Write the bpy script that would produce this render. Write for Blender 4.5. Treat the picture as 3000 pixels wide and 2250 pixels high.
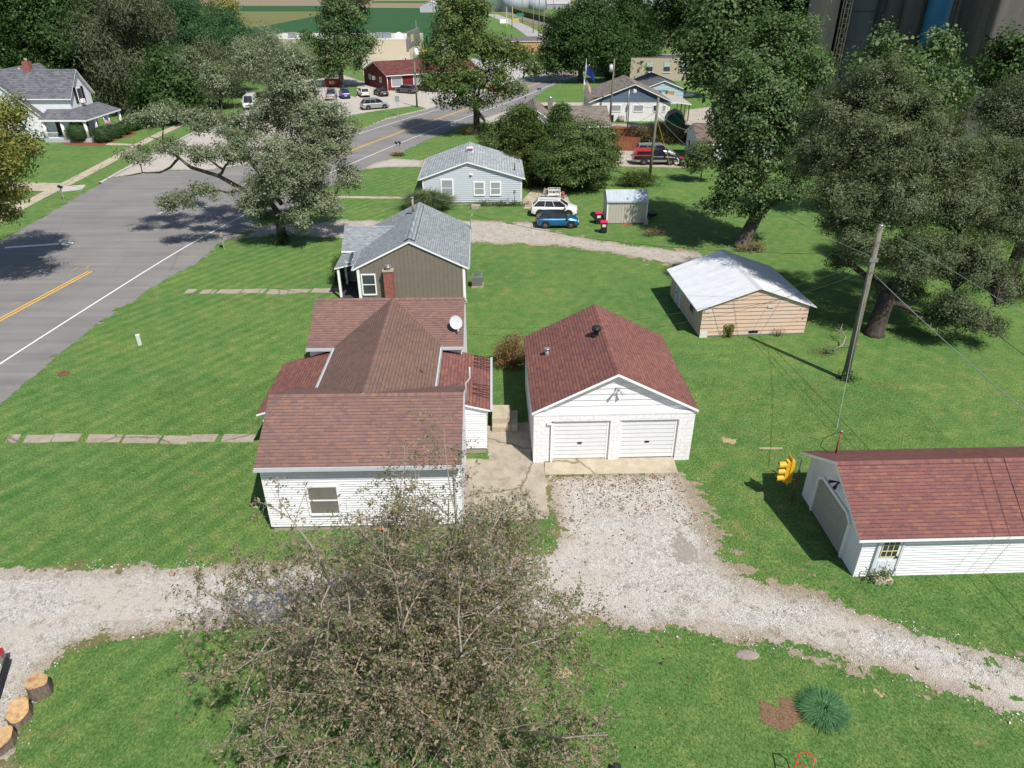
import bpy, math, random
import numpy as np
from mathutils import Vector, Matrix
random.seed(7); RNG = np.random.default_rng(7)
sc = bpy.context.scene
for o in list(bpy.data.objects): bpy.data.objects.remove(o)
# ---------------------------------------------------------------- camera
F = 2080.0; TH = math.radians(29.5); CH = 20.0
cd = bpy.data.cameras.new('camera'); cam = bpy.data.objects.new('camera', cd)
sc.collection.objects.link(cam); sc.camera = cam
cam.location = (0, 0, CH); cam.rotation_euler = (math.pi/2 - TH, 0, 0)
cd.sensor_width = 36; cd.lens = F/3000*36; cd.clip_start = 0.5; cd.clip_end = 6000
# ---------------------------------------------------------------- light
SD = Vector((0.57, -0.82, 0)).normalized(); EL = math.radians(54)
w = bpy.data.worlds.new('World'); sc.world = w; w.use_nodes = True
nt = w.node_tree; nt.nodes.clear()
sky = nt.nodes.new('ShaderNodeTexSky'); sky.sky_type = 'NISHITA'; sky.sun_disc = False
sky.sun_elevation = EL; sky.sun_rotation = math.atan2(SD.x, SD.y); sky.air_density = 1.0; sky.dust_density = 1.0
bg = nt.nodes.new('ShaderNodeBackground'); bg.inputs[1].default_value = 0.085
wo = nt.nodes.new('ShaderNodeOutputWorld')
nt.links.new(sky.outputs[0], bg.inputs[0]); nt.links.new(bg.outputs[0], wo.inputs[0])
ld = bpy.data.lights.new('sun', 'SUN'); ld.energy = 4.5; ld.angle = math.radians(0.6); ld.color = (1, 0.95, 0.87)
sun = bpy.data.objects.new('sun', ld); sc.collection.objects.link(sun); sun.location = (30, -40, 80)
sdir = Vector((SD.x*math.cos(EL), SD.y*math.cos(EL), math.sin(EL)))
sun.rotation_euler = sdir.to_track_quat('Z', 'Y').to_euler()
sc.view_settings.view_transform = 'Standard'; sc.view_settings.look = 'None'
sc.view_settings.exposure = 0.35; sc.view_settings.gamma = 1.0
# ---------------------------------------------------------------- pixel of the photo -> place on the land
ct, st = math.cos(TH), math.sin(TH)
def ray(px, py):
    u = (px-1500)/F; v = (1125-py)/F
    return (u, ct+v*st, -st+v*ct)
def gp(px, py, z=0.0):
    r = ray(px, py); t = (z-CH)/r[2]; return (r[0]*t, r[1]*t, z)
def atY(px, py, Y):
    r = ray(px, py); t = Y/r[1]; return (r[0]*t, Y, CH+r[2]*t)
def gps(pts): return [gp(*p)[:2] for p in pts]
# ---------------------------------------------------------------- materials
MC = {}
class NB:
    def __init__(s, name):
        s.m = bpy.data.materials.new(name); s.m.use_nodes = True; s.t = s.m.node_tree
        s.b = s.t.nodes['Principled BSDF']; s.out = s.t.nodes['Material Output']
    def n(s, typ, **k):
        nd = s.t.nodes.new(typ)
        for a, v in k.items():
            if a.startswith('i_'):
                key = a[2:]; key = int(key) if key.isdigit() else key.replace('_', ' ')
                nd.inputs[key].default_value = v
            else: setattr(nd, a, v)
        return nd
    def l(s, a, b): s.t.links.new(a, b)
    def coord(s, kind='Object', scale=None):
        tc = s.n('ShaderNodeTexCoord'); o = tc.outputs[kind]
        if scale:
            mp = s.n('ShaderNodeMapping'); mp.inputs['Scale'].default_value = scale; s.l(o, mp.inputs[0]); o = mp.outputs[0]
        return o
    def noise(s, co, scale, detail=3, rough=.6):
        nd = s.n('ShaderNodeTexNoise'); nd.inputs['Scale'].default_value = scale
        nd.inputs['Detail'].default_value = detail; nd.inputs['Roughness'].default_value = rough
        s.l(co, nd.inputs['Vector']); return nd.outputs['Fac']
    def ramp(s, fac, stops):
        r = s.n('ShaderNodeValToRGB'); cr = r.color_ramp
        while len(cr.elements) < len(stops): cr.elements.new(0.5)
        for e, (p, c) in zip(cr.elements, stops):
            e.position = p; e.color = (*c, 1) if not isinstance(c, float) else (c, c, c, 1)
        s.l(fac, r.inputs[0]); return r.outputs[0]
    def mix(s, fac, a, b, mode='MIX'):
        m = s.n('ShaderNodeMix', data_type='RGBA', blend_type=mode)
        for i, v in ((0, fac), (6, a), (7, b)):
            if hasattr(v, 'is_output'): s.l(v, m.inputs[i])
            else: m.inputs[i].default_value = (*v, 1) if isinstance(v, tuple) else v
        return m.outputs[2]
    def math(s, op, a, b=0.0):
        m = s.n('ShaderNodeMath', operation=op)
        for i, v in ((0, a), (1, b)):
            if hasattr(v, 'is_output'): s.l(v, m.inputs[i])
            else: m.inputs[i].default_value = v
        return m.outputs[0]
    def bump(s, h, strength, dist):
        b = s.n('ShaderNodeBump'); b.inputs['Strength'].default_value = strength; b.inputs['Distance'].default_value = dist
        s.l(h, b.inputs['Height']); s.l(b.outputs[0], s.b.inputs['Normal'])
    def fin(s, col=None, rough=.7, metal=0, spec=.3):
        if col is not None:
            if hasattr(col, 'is_output'): s.l(col, s.b.inputs['Base Color'])
            else: s.b.inputs['Base Color'].default_value = (*col, 1)
        s.b.inputs['Roughness'].default_value = rough; s.b.inputs['Metallic'].default_value = metal
        s.b.inputs['Specular IOR Level'].default_value = spec
        return s.m
def plain(name, col, rough=.6, var=.12, scale=3.0, metal=0, spec=.3, bump=0, bscale=30, dirt=None):
    key = (name,)
    if key in MC: return MC[key]
    b = NB(name); co = b.coord()
    n = b.noise(co, scale, 5, .65)
    k = tuple(min(1, c*(1+var)) for c in col); d = tuple(c*(1-var) for c in col)
    c = b.ramp(n, [(0.3, d), (0.7, k)])
    if dirt:
        n2 = b.noise(co, scale*.37+.3, 6, .7); c = b.mix(b.ramp(n2, [(0.52, 0.0), (0.72, .8)]), c, dirt)
    if bump: b.bump(b.noise(co, bscale, 4), bump, .02)
    MC[key] = b.fin(c, rough, metal, spec); return MC[key]
def shingles(name, cols, sx=.30, sy=.145, mortar=(.02, .015, .015), var=.25, msz=.012, stain=None):
    b = NB(name); uv = b.coord('UV')
    br = b.n('ShaderNodeTexBrick'); br.offset = .5; br.squash = 1
    br.inputs['Scale'].default_value = 1; br.inputs['Brick Width'].default_value = sx; br.inputs['Row Height'].default_value = sy
    br.inputs['Mortar Size'].default_value = msz; br.inputs['Mortar Smooth'].default_value = .3; br.inputs['Bias'].default_value = 0
    br.inputs['Color1'].default_value = (0, 0, 0, 1); br.inputs['Color2'].default_value = (1, 1, 1, 1); br.inputs['Mortar'].default_value = (.5, .5, .5, 1)
    b.l(uv, br.inputs[0])
    stp = [(0.0, cols[1]), (.16, cols[1]), (.3, cols[0]), (.55, cols[-1]), (.74, cols[0]), (.84, cols[2]), (1.0, cols[2])]
    c = b.ramp(br.outputs['Color'], stp)
    big = b.noise(uv, .35, 4, .6); c = b.mix(.45, c, b.ramp(big, [(.3, (.72, .72, .74)), (.7, (1.25, 1.22, 1.2))]), 'MULTIPLY')
    fine = b.noise(uv, 60, 2); c = b.mix(.5, c, b.ramp(fine, [(.3, (.75, .75, .75)), (.7, (1.2, 1.2, 1.2))]), 'MULTIPLY')
    if stain:
        n2 = b.noise(b.coord('UV', (1, .35, 1)), .8, 5, .7); c = b.mix(b.ramp(n2, [(0.5, 0.0), (0.7, .6)]), c, stain)
    # row edge: dark butt line of every course
    sep = b.n('ShaderNodeSeparateXYZ'); b.l(uv, sep.inputs[0])
    fr = b.math('FRACT', b.math('DIVIDE', sep.outputs[1], sy))
    ln = b.ramp(fr, [(0.0, 1.0), (0.24, .8), (.32, 0.0)])
    jag = b.ramp(b.noise(uv, 7, 2), [(.35, .35), (.6, .9)])
    c = b.mix(b.math('MULTIPLY', ln, jag), c, mortar)
    b.bump(fr, .35, .01)
    return b.fin(c, .95, 0, .1)
def glass(name='window_glass', col=(.03, .035, .04), rough=.08):
    if name in MC: return MC[name]
    b = NB(name); co = b.coord(); c = b.ramp(b.noise(co, 1.3, 2), [(.3, col), (.7, tuple(x*2.2 for x in col))])
    MC[name] = b.fin(c, rough, 0, .6); return MC[name]
def leafmat(name, stops, trans=.35, rough=.6):
    b = NB(name); at = b.n('ShaderNodeAttribute', attribute_name='tint')
    c = b.ramp(at.outputs['Fac'], stops); b.fin(c, rough, 0, .25)
    tr = b.n('ShaderNodeBsdfTranslucent'); mx = b.n('ShaderNodeMixShader'); mx.inputs[0].default_value = trans
    cc = b.mix(1.0, c, (1.1, 1.25, .6), 'MULTIPLY'); b.l(cc, tr.inputs[0])
    b.l(b.b.outputs[0], mx.inputs[1]); b.l(tr.outputs[0], mx.inputs[2]); b.l(mx.outputs[0], b.out.inputs[0])
    return b.m
# ---------------------------------------------------------------- mesh builder
COL = sc.collection
class MB:
    def __init__(s): s.v = []; s.f = []; s.uv = []; s.mi = []; s.sm = []; s.mk = []
    lip = None
    def mark(s): s.mk.append((len(s.v), len(s.f)))
    def each(s, name, mats, parent):
        M_ = [(0, 0)]+[m for m in s.mk if m != (0, 0)]+[(len(s.v), len(s.f))]; out = None
        for (v0, f0), (v1, f1) in zip(M_[:-1], M_[1:]):
            if f1 == f0: continue
            q = MB(); q.v = s.v[v0:v1]; q.f = [tuple(i-v0 for i in f) for f in s.f[f0:f1]]; q.uv = s.uv[f0:f1]; q.mi = s.mi[f0:f1]; q.sm = s.sm[f0:f1]; out = q.build(name, mats, parent)
        return out
    def face(s, pts, mi=0, uv=None, sm=False):
        i = len(s.v); s.v.extend([tuple(p) for p in pts]); s.f.append(tuple(range(i, i+len(pts))))
        s.mi.append(mi); s.sm.append(sm); s.uv.append(uv or [(p[0]+p[1]*.37, p[2]) for p in pts])
    def box(s, x0, x1, y0, y1, z0, z1, mi=0, M=None):
        P = [(x, y, z) for z in (z0, z1) for y in (y0, y1) for x in (x0, x1)]
        if M is not None: P = [tuple(M @ Vector(p)) for p in P]
        for q in ((0, 2, 3, 1), (4, 5, 7, 6), (0, 1, 5, 4), (2, 6, 7, 3), (0, 4, 6, 2), (1, 3, 7, 5)):
            s.face([P[k] for k in q], mi)
    def bar(s, a, b, r, r2=None, n=4, mi=0, cap=True, sm=False):
        s.tube([a, b], [r, r if r2 is None else r2], n, mi, cap, sm)
    def tube(s, pts, rad, n=6, mi=0, cap=True, sm=True):
        pts = [Vector(p) for p in pts]; i0 = len(s.v); u = None
        for k, p in enumerate(pts):
            d = (pts[min(k+1, len(pts)-1)]-pts[max(k-1, 0)])
            d = d.normalized() if d.length > 1e-9 else Vector((0, 0, 1))
            if u is None:
                u = Vector((1, 0, 0)) if abs(d.x) < .8 else Vector((0, 1, 0))
            u = (u-d*u.dot(d)).normalized(); v = d.cross(u)
            for j in range(n):
                a = 2*math.pi*(j+.5)/n; s.v.append(tuple(p+(u*math.cos(a)+v*math.sin(a))*rad[k]))
        def add(q, sm_):
            s.f.append(q); s.mi.append(mi); s.sm.append(sm_); s.uv.append([(s.v[t][0]+s.v[t][1], s.v[t][2]) for t in q])
        for k in range(len(pts)-1):
            for j in range(n):
                a = i0+k*n+j; b = i0+k*n+(j+1) % n; add((a, b, b+n, a+n), sm)
        if cap:
            add(tuple(range(i0+n-1, i0-1, -1)), False); e = i0+(len(pts)-1)*n; add(tuple(range(e, e+n)), False)
    def cyl(s, c, r, h, n=16, mi=0, r2=None, sm=True): s.tube([c, (c[0], c[1], c[2]+h)], [r, r if r2 is None else r2], n, mi, True, sm)
    def lathe(s, c, prof, n=16, mi=0, axis='z'):
        # prof: (radius, height)
        rows = []
        for r, h in prof:
            row = []
            for j in range(n):
                a = 2*math.pi*j/n; x, y = r*math.cos(a), r*math.sin(a)
                p = (c[0]+x, c[1]+y, c[2]+h) if axis == 'z' else ((c[0]+x, c[1]+h, c[2]+y) if axis == 'y' else (c[0]+h, c[1]+x, c[2]+y))
                row.append(p)
            rows.append(row)
        for k in range(len(rows)-1):
            for j in range(n):
                s.face([rows[k][j], rows[k][(j+1) % n], rows[k+1][(j+1) % n], rows[k+1][j]], mi, None, True)
    def blob(s, c, r, n=10, mi=0, e=1.0):
        prof = []
        for k in range(n//2+1):
            t = -math.pi/2+math.pi*k/(n//2); prof.append((abs(math.cos(t))**e*r[0], math.copysign(abs(math.sin(t))**e, math.sin(t))*r[2]))
        i = len(s.v); s.lathe((0, 0, 0), prof, n, mi)
        for k in range(i, len(s.v)):
            x, y, z = s.v[k]; s.v[k] = (c[0]+x, c[1]+y*r[1]/r[0], c[2]+z)
    def wall(s, o, u, nrm, outline, style='flat', sp=.12, mi=0, depth=.014):
        o = Vector(o); u = Vector(u).normalized(); nrm = Vector(nrm).normalized(); Z = Vector((0, 0, 1))
        def P(q, off): return tuple(o+u*q[0]+Z*q[1]+nrm*off)
        flip = u.cross(Z).dot(nrm) < 0
        def add(poly, offs):
            if len(poly) < 3: return
            pts = [P(q, f) for q, f in zip(poly, offs)]; uv = [tuple(q) for q in poly]
            if flip: pts = pts[::-1]; uv = uv[::-1]
            s.face(pts, mi, uv)
        def clip(poly, ax, lo, hi):
            for sg, lim in ((1, lo), (-1, -hi)):
                out = []
                for i in range(len(poly)):
                    a, b = poly[i], poly[(i+1) % len(poly)]; da = sg*a[ax]-lim; db = sg*b[ax]-lim
                    if da >= 0: out.append(a)
                    if (da >= 0) != (db >= 0):
                        t = da/(da-db); out.append((a[0]+(b[0]-a[0])*t, a[1]+(b[1]-a[1])*t))
                poly = out
                if len(poly) < 3: return []
            return poly
        area = sum(outline[i][0]*outline[(i+1) % len(outline)][1]-outline[(i+1) % len(outline)][0]*outline[i][1] for i in range(len(outline)))
        if area < 0: outline = outline[::-1]
        if style == 'flat': add(outline, [0]*len(outline)); return
        ax = 1 if style == 'lap' else 0
        lo = min(q[ax] for q in outline); hi = max(q[ax] for q in outline)
        add(outline, [-.005]*len(outline))
        k = lo
        while k < hi-1e-4:
            k2 = min(k+sp, hi)
            if style == 'lap':
                pl = clip(outline, 1, k, k2)
                if len(pl) >= 3:
                    add(pl, [depth*(k2-q[1])/sp+.001 for q in pl])
                    bt = [q for q in pl if abs(q[1]-k) < 1e-6]
                    if len(bt) == 2:
                        a, b = bt; pts = [P(a, 0), P(b, 0), P(b, depth), P(a, depth)]; s.face(pts, mi)
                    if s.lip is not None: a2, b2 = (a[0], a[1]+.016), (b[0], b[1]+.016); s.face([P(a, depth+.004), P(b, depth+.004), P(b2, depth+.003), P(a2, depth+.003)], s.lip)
            else:
                pl = clip(outline, 0, k+.012, k2-.012)
                if len(pl) >= 3: add(pl, [depth]*len(pl))
            k = k2
    def build(s, name, mats, parent=None, loc=None):
        me = bpy.data.meshes.new(name); me.from_pydata(s.v, [], s.f)
        if not isinstance(mats, (list, tuple)): mats = [mats]
        for m in mats: me.materials.append(m)
        uvl = me.uv_layers.new(name='UVMap'); flat = [c for f in s.uv for p in f for c in p]
        uvl.data.foreach_set('uv', flat)
        me.polygons.foreach_set('material_index', s.mi); me.polygons.foreach_set('use_smooth', s.sm); me.update()
        o = bpy.data.objects.new(name, me); COL.objects.link(o)
        if parent: o.parent = parent
        if loc: o.location = loc
        return o
def tag(o, label, cat, group=None, kind=None):
    if label: o['label'] = label
    if cat: o['category'] = cat
    if group: o['group'] = group
    if kind: o['kind'] = kind
    return o
def thing(name, label, cat, loc=(0, 0, 0), rz=0, group=None):
    o = bpy.data.objects.new(name, None); COL.objects.link(o); o.location = loc; o.rotation_euler = (0, 0, rz)
    o.empty_display_size = .3; return tag(o, label, cat, group)
def struct(o): o['kind'] = 'structure'; return o
def children(o): return [c for c in bpy.data.objects if c.parent == o]
def copy_tree(o, parent=None):
    c = o.copy(); COL.objects.link(c); c.parent = parent
    for ch in children(o): copy_tree(ch, c)
    return c
# ---------------------------------------------------------------- numpy noise and ragged ground sheets
def vnoise(x, y, seed=0):
    xi = np.floor(x).astype(int); yi = np.floor(y).astype(int); fx = x-xi; fy = y-yi
    fx = fx*fx*(3-2*fx); fy = fy*fy*(3-2*fy)
    def h(a, b):
        n = (a*374761393+b*668265263+seed*1274126177) & 0x7fffffff
        n = ((n ^ (n >> 13))*1274126177) & 0x7fffffff; return ((n ^ (n >> 16)) & 0xffff)/65535.0
    return (h(xi, yi)*(1-fx)+h(xi+1, yi)*fx)*(1-fy)+(h(xi, yi+1)*(1-fx)+h(xi+1, yi+1)*fx)*fy
def fbm(x, y, seed=0, oct=4):
    s = 0; a = .5
    for k in range(oct): s = s+a*vnoise(x*2**k, y*2**k, seed+k); a *= .5
    return s-.47
def sdist(X, Y, poly):
    P = np.array(poly); n = len(P); ins = np.zeros(X.shape, bool); D = np.full(X.shape, 1e9)
    for i in range(n):
        ax, ay = P[i]; bx, by = P[(i+1) % n]
        c = ((ay > Y) != (by > Y)); dy = by-ay if by != ay else 1e-9
        ins ^= c & (X < (bx-ax)*(Y-ay)/dy+ax)
        L = (bx-ax)**2+(by-ay)**2+1e-12; t = np.clip(((X-ax)*(bx-ax)+(Y-ay)*(by-ay))/L, 0, 1)
        D = np.minimum(D, np.hypot(X-ax-t*(bx-ax), Y-ay-t*(by-ay)))
    return np.where(ins, D, -D)
def sheet(name, poly, z, mat, cell=.1, rag=.25, rscale=1.5, fade=None, holes=(), seed=1, grow=0.0):
    """level sheet with a ragged outline, cut cell by cell; fade(X,Y) adds to the wear"""
    P = np.array(poly); x0, y0 = P.min(0)-rag-grow; x1, y1 = P.max(0)+rag+grow
    nx = int((x1-x0)/cell)+2; ny = int((y1-y0)/cell)+2
    gx = x0+np.arange(nx)*cell; gy = y0+np.arange(ny)*cell
    CX, CY = np.meshgrid(gx[:-1]+cell/2, gy[:-1]+cell/2)
    d = sdist(CX, CY, poly); nz = fbm(CX*rscale, CY*rscale, seed, 5)*2; fz = fbm(CX*7.3, CY*7.3, seed+40, 3)*2
    val = d+grow+nz*rag*2+fz*rag*1.3
    if fade is not None: val = val-fade(CX, CY, nz)
    keep = val > 0
    for h in holes: keep &= sdist(CX, CY, h) < 0
    jj, ii = np.nonzero(keep)
    idx = lambda i, j: j*nx+i
    q = np.stack([idx(ii, jj), idx(ii+1, jj), idx(ii+1, jj+1), idx(ii, jj+1)], 1)
    used, inv = np.unique(q, return_inverse=True); inv = inv.reshape(q.shape)
    vx = gx[used % nx]; vy = gy[used//nx]
    jx = (vnoise(vx*37.1, vy*41.3, 5)-.5)*cell*.7; jy = (vnoise(vx*43.1, vy*31.7, 9)-.5)*cell*.7
    V = np.stack([vx+jx, vy+jy, np.full(len(vx), z)], 1)
    att = sdist(vx, vy, poly)
    o = npmesh(name, V, inv, mat, {'edge': att.astype(np.float32)}); return struct(o)
def npmesh(name, V, Q, mat, atts=None, parent=None, smooth=False):
    me = bpy.data.meshes.new(name); n = Q.shape[1]
    me.vertices.add(len(V)); me.vertices.foreach_set('co', V.astype(np.float32).ravel())
    me.loops.add(Q.size); me.loops.foreach_set('vertex_index', Q.astype(np.int32).ravel())
    me.polygons.add(len(Q)); me.polygons.foreach_set('loop_start', np.arange(0, Q.size, n, dtype=np.int32))
    try: me.polygons.foreach_set('loop_total', np.full(len(Q), n, dtype=np.int32))
    except Exception: pass
    for k, a in (atts or {}).items():
        at = me.attributes.new(k, 'FLOAT', 'POINT'); at.data.foreach_set('value', a.astype(np.float32))
    me.materials.append(mat); me.update(calc_edges=True)
    o = bpy.data.objects.new(name, me); COL.objects.link(o)
    if parent: o.parent = parent
    return o
def flat(name, poly, z, mat):
    b = MB(); b.face([(p[0], p[1], z) for p in poly], 0, [tuple(p) for p in poly]); return struct(b.build(name, mat))
def ribbon(pts, wd):
    """polygon of a strip of width wd along ground points"""
    L = []; R = []
    for i, p in enumerate(pts):
        a = Vector(pts[max(i-1, 0)]); b = Vector(pts[min(i+1, len(pts)-1)]); d = (b-a).normalized(); n = Vector((-d.y, d.x))
        L.append(tuple(Vector(p)+n*wd/2)); R.append(tuple(Vector(p)-n*wd/2))
    return L, R
def strip(name, pts, wd, z, mat, mb=None):
    L, R = ribbon(pts, wd); b = mb or MB()
    for i in range(len(L)-1): b.face([(*R[i], z), (*R[i+1], z), (*L[i+1], z), (*L[i], z)], 0, [R[i], R[i+1], L[i+1], L[i]])
    if mb is None: return struct(b.build(name, mat))
def smooth(pts, k=2):
    for _ in range(k):
        out = [pts[0]]
        for a, b in zip(pts[:-1], pts[1:]):
            out += [(a[0]*.75+b[0]*.25, a[1]*.75+b[1]*.25), (a[0]*.25+b[0]*.75, a[1]*.25+b[1]*.75)]
        out.append(pts[-1]); pts = out
    return pts
# ================================================================ GROUND MATERIALS
def m_grass():
    b = NB('mown_grass'); co = b.coord()
    fine = b.noise(b.coord('Object', (1, .55, 1)), 13, 6, .8); mid = b.noise(co, 1.1, 5, .65); big = b.noise(co, .16, 4, .6)
    c = b.ramp(fine, [(.33, (.033, .075, .019)), (.5, (.088, .176, .045)), (.68, (.20, .285, .10))])
    c = b.mix(.75, c, b.ramp(mid, [(.3, (.60, .78, .66)), (.5, (1, 1, 1)), (.70, (1.7, 1.24, 1.35))]), 'MULTIPLY')
    c = b.mix(.7, c, b.ramp(big, [(.32, (.75, .9, .85)), (.68, (1.3, 1.12, 1.05))]), 'MULTIPLY')
    # mowing passes
    wv = b.n('ShaderNodeTexWave', wave_type='BANDS', bands_direction='X'); wv.inputs['Scale'].default_value = .33
    wv.inputs['Distortion'].default_value = .9; wv.inputs['Detail'].default_value = 2; wv.inputs['Detail Scale'].default_value = .4
    mp = b.n('ShaderNodeMapping'); mp.inputs['Rotation'].default_value = (0, 0, .55); b.l(co, mp.inputs[0]); b.l(mp.outputs[0], wv.inputs[0])
    sx = b.n('ShaderNodeSeparateXYZ'); b.l(co, sx.inputs[0]); mk = b.math('ADD', b.math('MULTIPLY', b.ramp(b.math('MULTIPLY', b.math('ADD', sx.outputs[0], 30.0), .02), [(.42, .6), (.56, .1)]), b.ramp(b.noise(co, .12, 2), [(.36, .25), (.56, 1.0)])), .04)
    c = b.mix(mk, c, b.ramp(wv.outputs['Fac'], [(.2, (.80, .86, .82)), (.8, (1.24, 1.15, 1.16))]), 'MULTIPLY')
    # dry straw patches
    dn = b.noise(b.coord('Object', (1, 1.6, 1)), .9, 8, .72); dm = b.noise(co, .13, 3, .5)
    dry = b.math('MULTIPLY', b.ramp(dn, [(.54, 0.0), (.68, 1.0)]), b.ramp(dm, [(.40, 0.05), (.6, .8)]))
    c = b.mix(dry, c, b.ramp(fine, [(.35, (.15, .11, .045)), (.65, (.34, .27, .13))]))
    b.bump(fine, .9, .05)
    return b.fin(c, .9, 0, .15)
def m_gravel(name='gravel', tan=0.0, dirt=.5):
    b = NB(name); co = b.coord()
    vo = b.n('ShaderNodeTexVoronoi'); vo.inputs['Scale'].default_value = 26; b.l(co, vo.inputs['Vector'])
    v2 = b.n('ShaderNodeTexVoronoi'); v2.inputs['Scale'].default_value = 7; b.l(co, v2.inputs['Vector'])
    c = b.ramp(vo.outputs['Color'], [(0.05, (.20, .185, .17)), (.3, (.41, .39, .36)), (.7, (.52, .50, .475)), (1, (.72, .705, .69))])
    c = b.mix(.35, c, b.ramp(v2.outputs['Color'], [(0, (.55, .52, .48)), (1, (1.25, 1.25, 1.22))]), 'MULTIPLY')
    big = b.noise(b.coord('Object', (.35, 1, 1)), .7, 6, .65)
    c = b.mix(b.ramp(big, [(.45, 0.0), (.62, .75)]), c, (.47, .425, .37))
    dn = b.noise(co, 2.2, 8, .75); c = b.mix(b.ramp(dn, [(.53, 0.0), (.62, dirt)]), c, (.16, .12, .075))
    ed = b.n('ShaderNodeAttribute', attribute_name='edge')
    e = b.math('ADD', ed.outputs['Fac'], b.math('MULTIPLY', b.noise(co, 1.8, 4), 1.4))
    c = b.mix(b.ramp(b.math('MULTIPLY', e, .5), [(.25, .75), (.75, 0.0)]), c, (.26, .2, .125))
    if tan: c = b.mix(b.ramp(b.noise(co, .9, 5), [(.35, 0.0), (.62, tan)]), c, (.30, .235, .14))
    b.bump(vo.outputs['Distance'], .9, .03)
    return b.fin(c, .95, 0, .1)
def m_asphalt():
    b = NB('asphalt'); co = b.coord()
    st_ = b.coord('Object'); mp = b.n('ShaderNodeMapping'); mp.inputs['Rotation'].default_value = (0, 0, -.9); mp.inputs['Scale'].default_value = (.12, 2.2, 1)
    b.l(st_, mp.inputs[0]); streak = b.noise(mp.outputs[0], .5, 6, .65); fine = b.noise(co, 22, 4, .7); big = b.noise(co, .2, 5, .6)
    c = b.ramp(streak, [(.3, (.165, .16, .155)), (.7, (.235, .228, .222))])
    c = b.mix(.5, c, b.ramp(fine, [(.3, (.75, .75, .75)), (.7, (1.2, 1.2, 1.2))]), 'MULTIPLY')
    c = b.mix(.6, c, b.ramp(big, [(.35, (.85, .85, .86)), (.65, (1.12, 1.11, 1.1))]), 'MULTIPLY')
    ck = b.n('ShaderNodeTexVoronoi', feature='DISTANCE_TO_EDGE'); ck.inputs['Scale'].default_value = .12
    dco = b.mix(.06, co, b.n('ShaderNodeTexNoise').outputs['Color']); b.l(dco, ck.inputs['Vector'])
    c = b.mix(b.ramp(ck.outputs['Distance'], [(0.0, .22), (.004, 0.0)]), c, (.07, .07, .07))
    return b.fin(c, .85, 0, .25)
def m_concrete(name, col, dirt=(.2, .17, .13), dk=.6):
    b = NB(name); co = b.coord(); n = b.noise(co, 1.3, 8, .7); f = b.noise(co, 30, 3, .7)
    c = b.ramp(n, [(.3, tuple(x*.78 for x in col)), (.7, tuple(min(1, x*1.15) for x in col))])
    c = b.mix(.5, c, b.ramp(f, [(.3, (.78, .78, .78)), (.7, (1.18, 1.18, 1.18))]), 'MULTIPLY')
    c = b.mix(b.ramp(b.noise(co, .8, 7, .75), [(.52, 0.0), (.7, dk)]), c, dirt)
    ck = b.n('ShaderNodeTexVoronoi', feature='DISTANCE_TO_EDGE'); ck.inputs['Scale'].default_value = .33
    ns = b.n('ShaderNodeTexNoise'); ns.inputs['Scale'].default_value = 1.5; b.l(co, ns.inputs['Vector'])
    b.l(b.mix(.3, co, ns.outputs['Color']), ck.inputs['Vector'])
    c = b.mix(b.ramp(ck.outputs['Distance'], [(0.0, .8), (.018, 0.0)]), c, (.10, .08, .05))
    b.bump(f, .2, .01); return b.fin(c, .9, 0, .2)
def m_field(name, a, c2, sc_=.05, rows=0):
    b = NB(name); co = b.coord(); n = b.noise(b.coord('Object', (.25, 1, 1)), sc_, 6, .7); f = b.noise(co, 1.2, 4, .8)
    c = b.ramp(n, [(.3, a), (.7, c2)]); c = b.mix(.7, c, b.ramp(f, [(.3, (.6, .65, .6)), (.7, (1.35, 1.3, 1.3))]), 'MULTIPLY')
    return b.fin(c, .95, 0, .1)
GRASS = m_grass(); GRAVEL = m_gravel(); GRAVEL2 = m_gravel('gravel_worn', .4, .6); ASPH = m_asphalt()
CONC = m_concrete('concrete_old', (.37, .325, .26), (.19, .155, .11), .85); CONC2 = m_concrete('concrete_walk', (.42, .37, .28), (.27, .22, .14), .5)
CONCL = m_concrete('concrete_light', (.43, .42, .40), (.3, .28, .26), .35)
def paint(name, col, wear=.5):
    b = NB(name); co = b.coord(); c = b.mix(b.ramp(b.noise(co, 9, 6, .8), [(.5, 0.0), (.75, wear)]), col, (.2, .19, .18))
    return b.fin(c, .7, 0, .3)
WLINE = paint('road_paint_white', (.72, .72, .70)); YLINE = paint('road_paint_yellow', (.72, .42, .05)); YOLD = paint('road_paint_yellow_worn', (.33, .25, .15), 1.0)
# ================================================================ GROUND
b = MB()
for (x0, x1, y0, y1) in ((-1800, 1800, -60, 3200),):
    b.face([(x0, y0, 0), (x1, y0, 0), (x1, y1, 0), (x0, y1, 0)])
struct(b.build('ground', GRASS))
FG1 = m_field('soybeans', (.03, .082, .033), (.036, .10, .038)); FG2 = m_field('corn_tassels', (.12, .135, .05), (.17, .17, .075)); FG3 = m_field('stubble', (.21, .17, .115), (.26, .215, .15)); FG4 = m_field('corn', (.04, .1, .028), (.06, .125, .035))
def fieldpoly(name, pts, z, m): return flat(name, gps(pts), z, m)
X = 1200
flat('field', [(-X, 700), (X, 715), (X, 3000), (-X, 3000)], .02, FG3)
fieldpoly('field', [(200, 17), (950, 17), (955, 22), (1335, 24), (1330, 60), (1290, 100), (1240, 165), (400, 172)], .03, FG1)
fieldpoly('field', [(200, 33), (950, 34), (956, 41), (780, 76), (560, 100), (200, 120)], .05, FG2)
fieldpoly('field', [(1500, 46), (1740, 58), (1990, 70), (2100, 150), (1900, 140), (1640, 92), (1530, 66)], .03, FG2)
fieldpoly('field', [(1090, 3), (1560, 2), (2300, 4), (2300, 14), (1090, 9)], .045, FG4)
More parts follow.
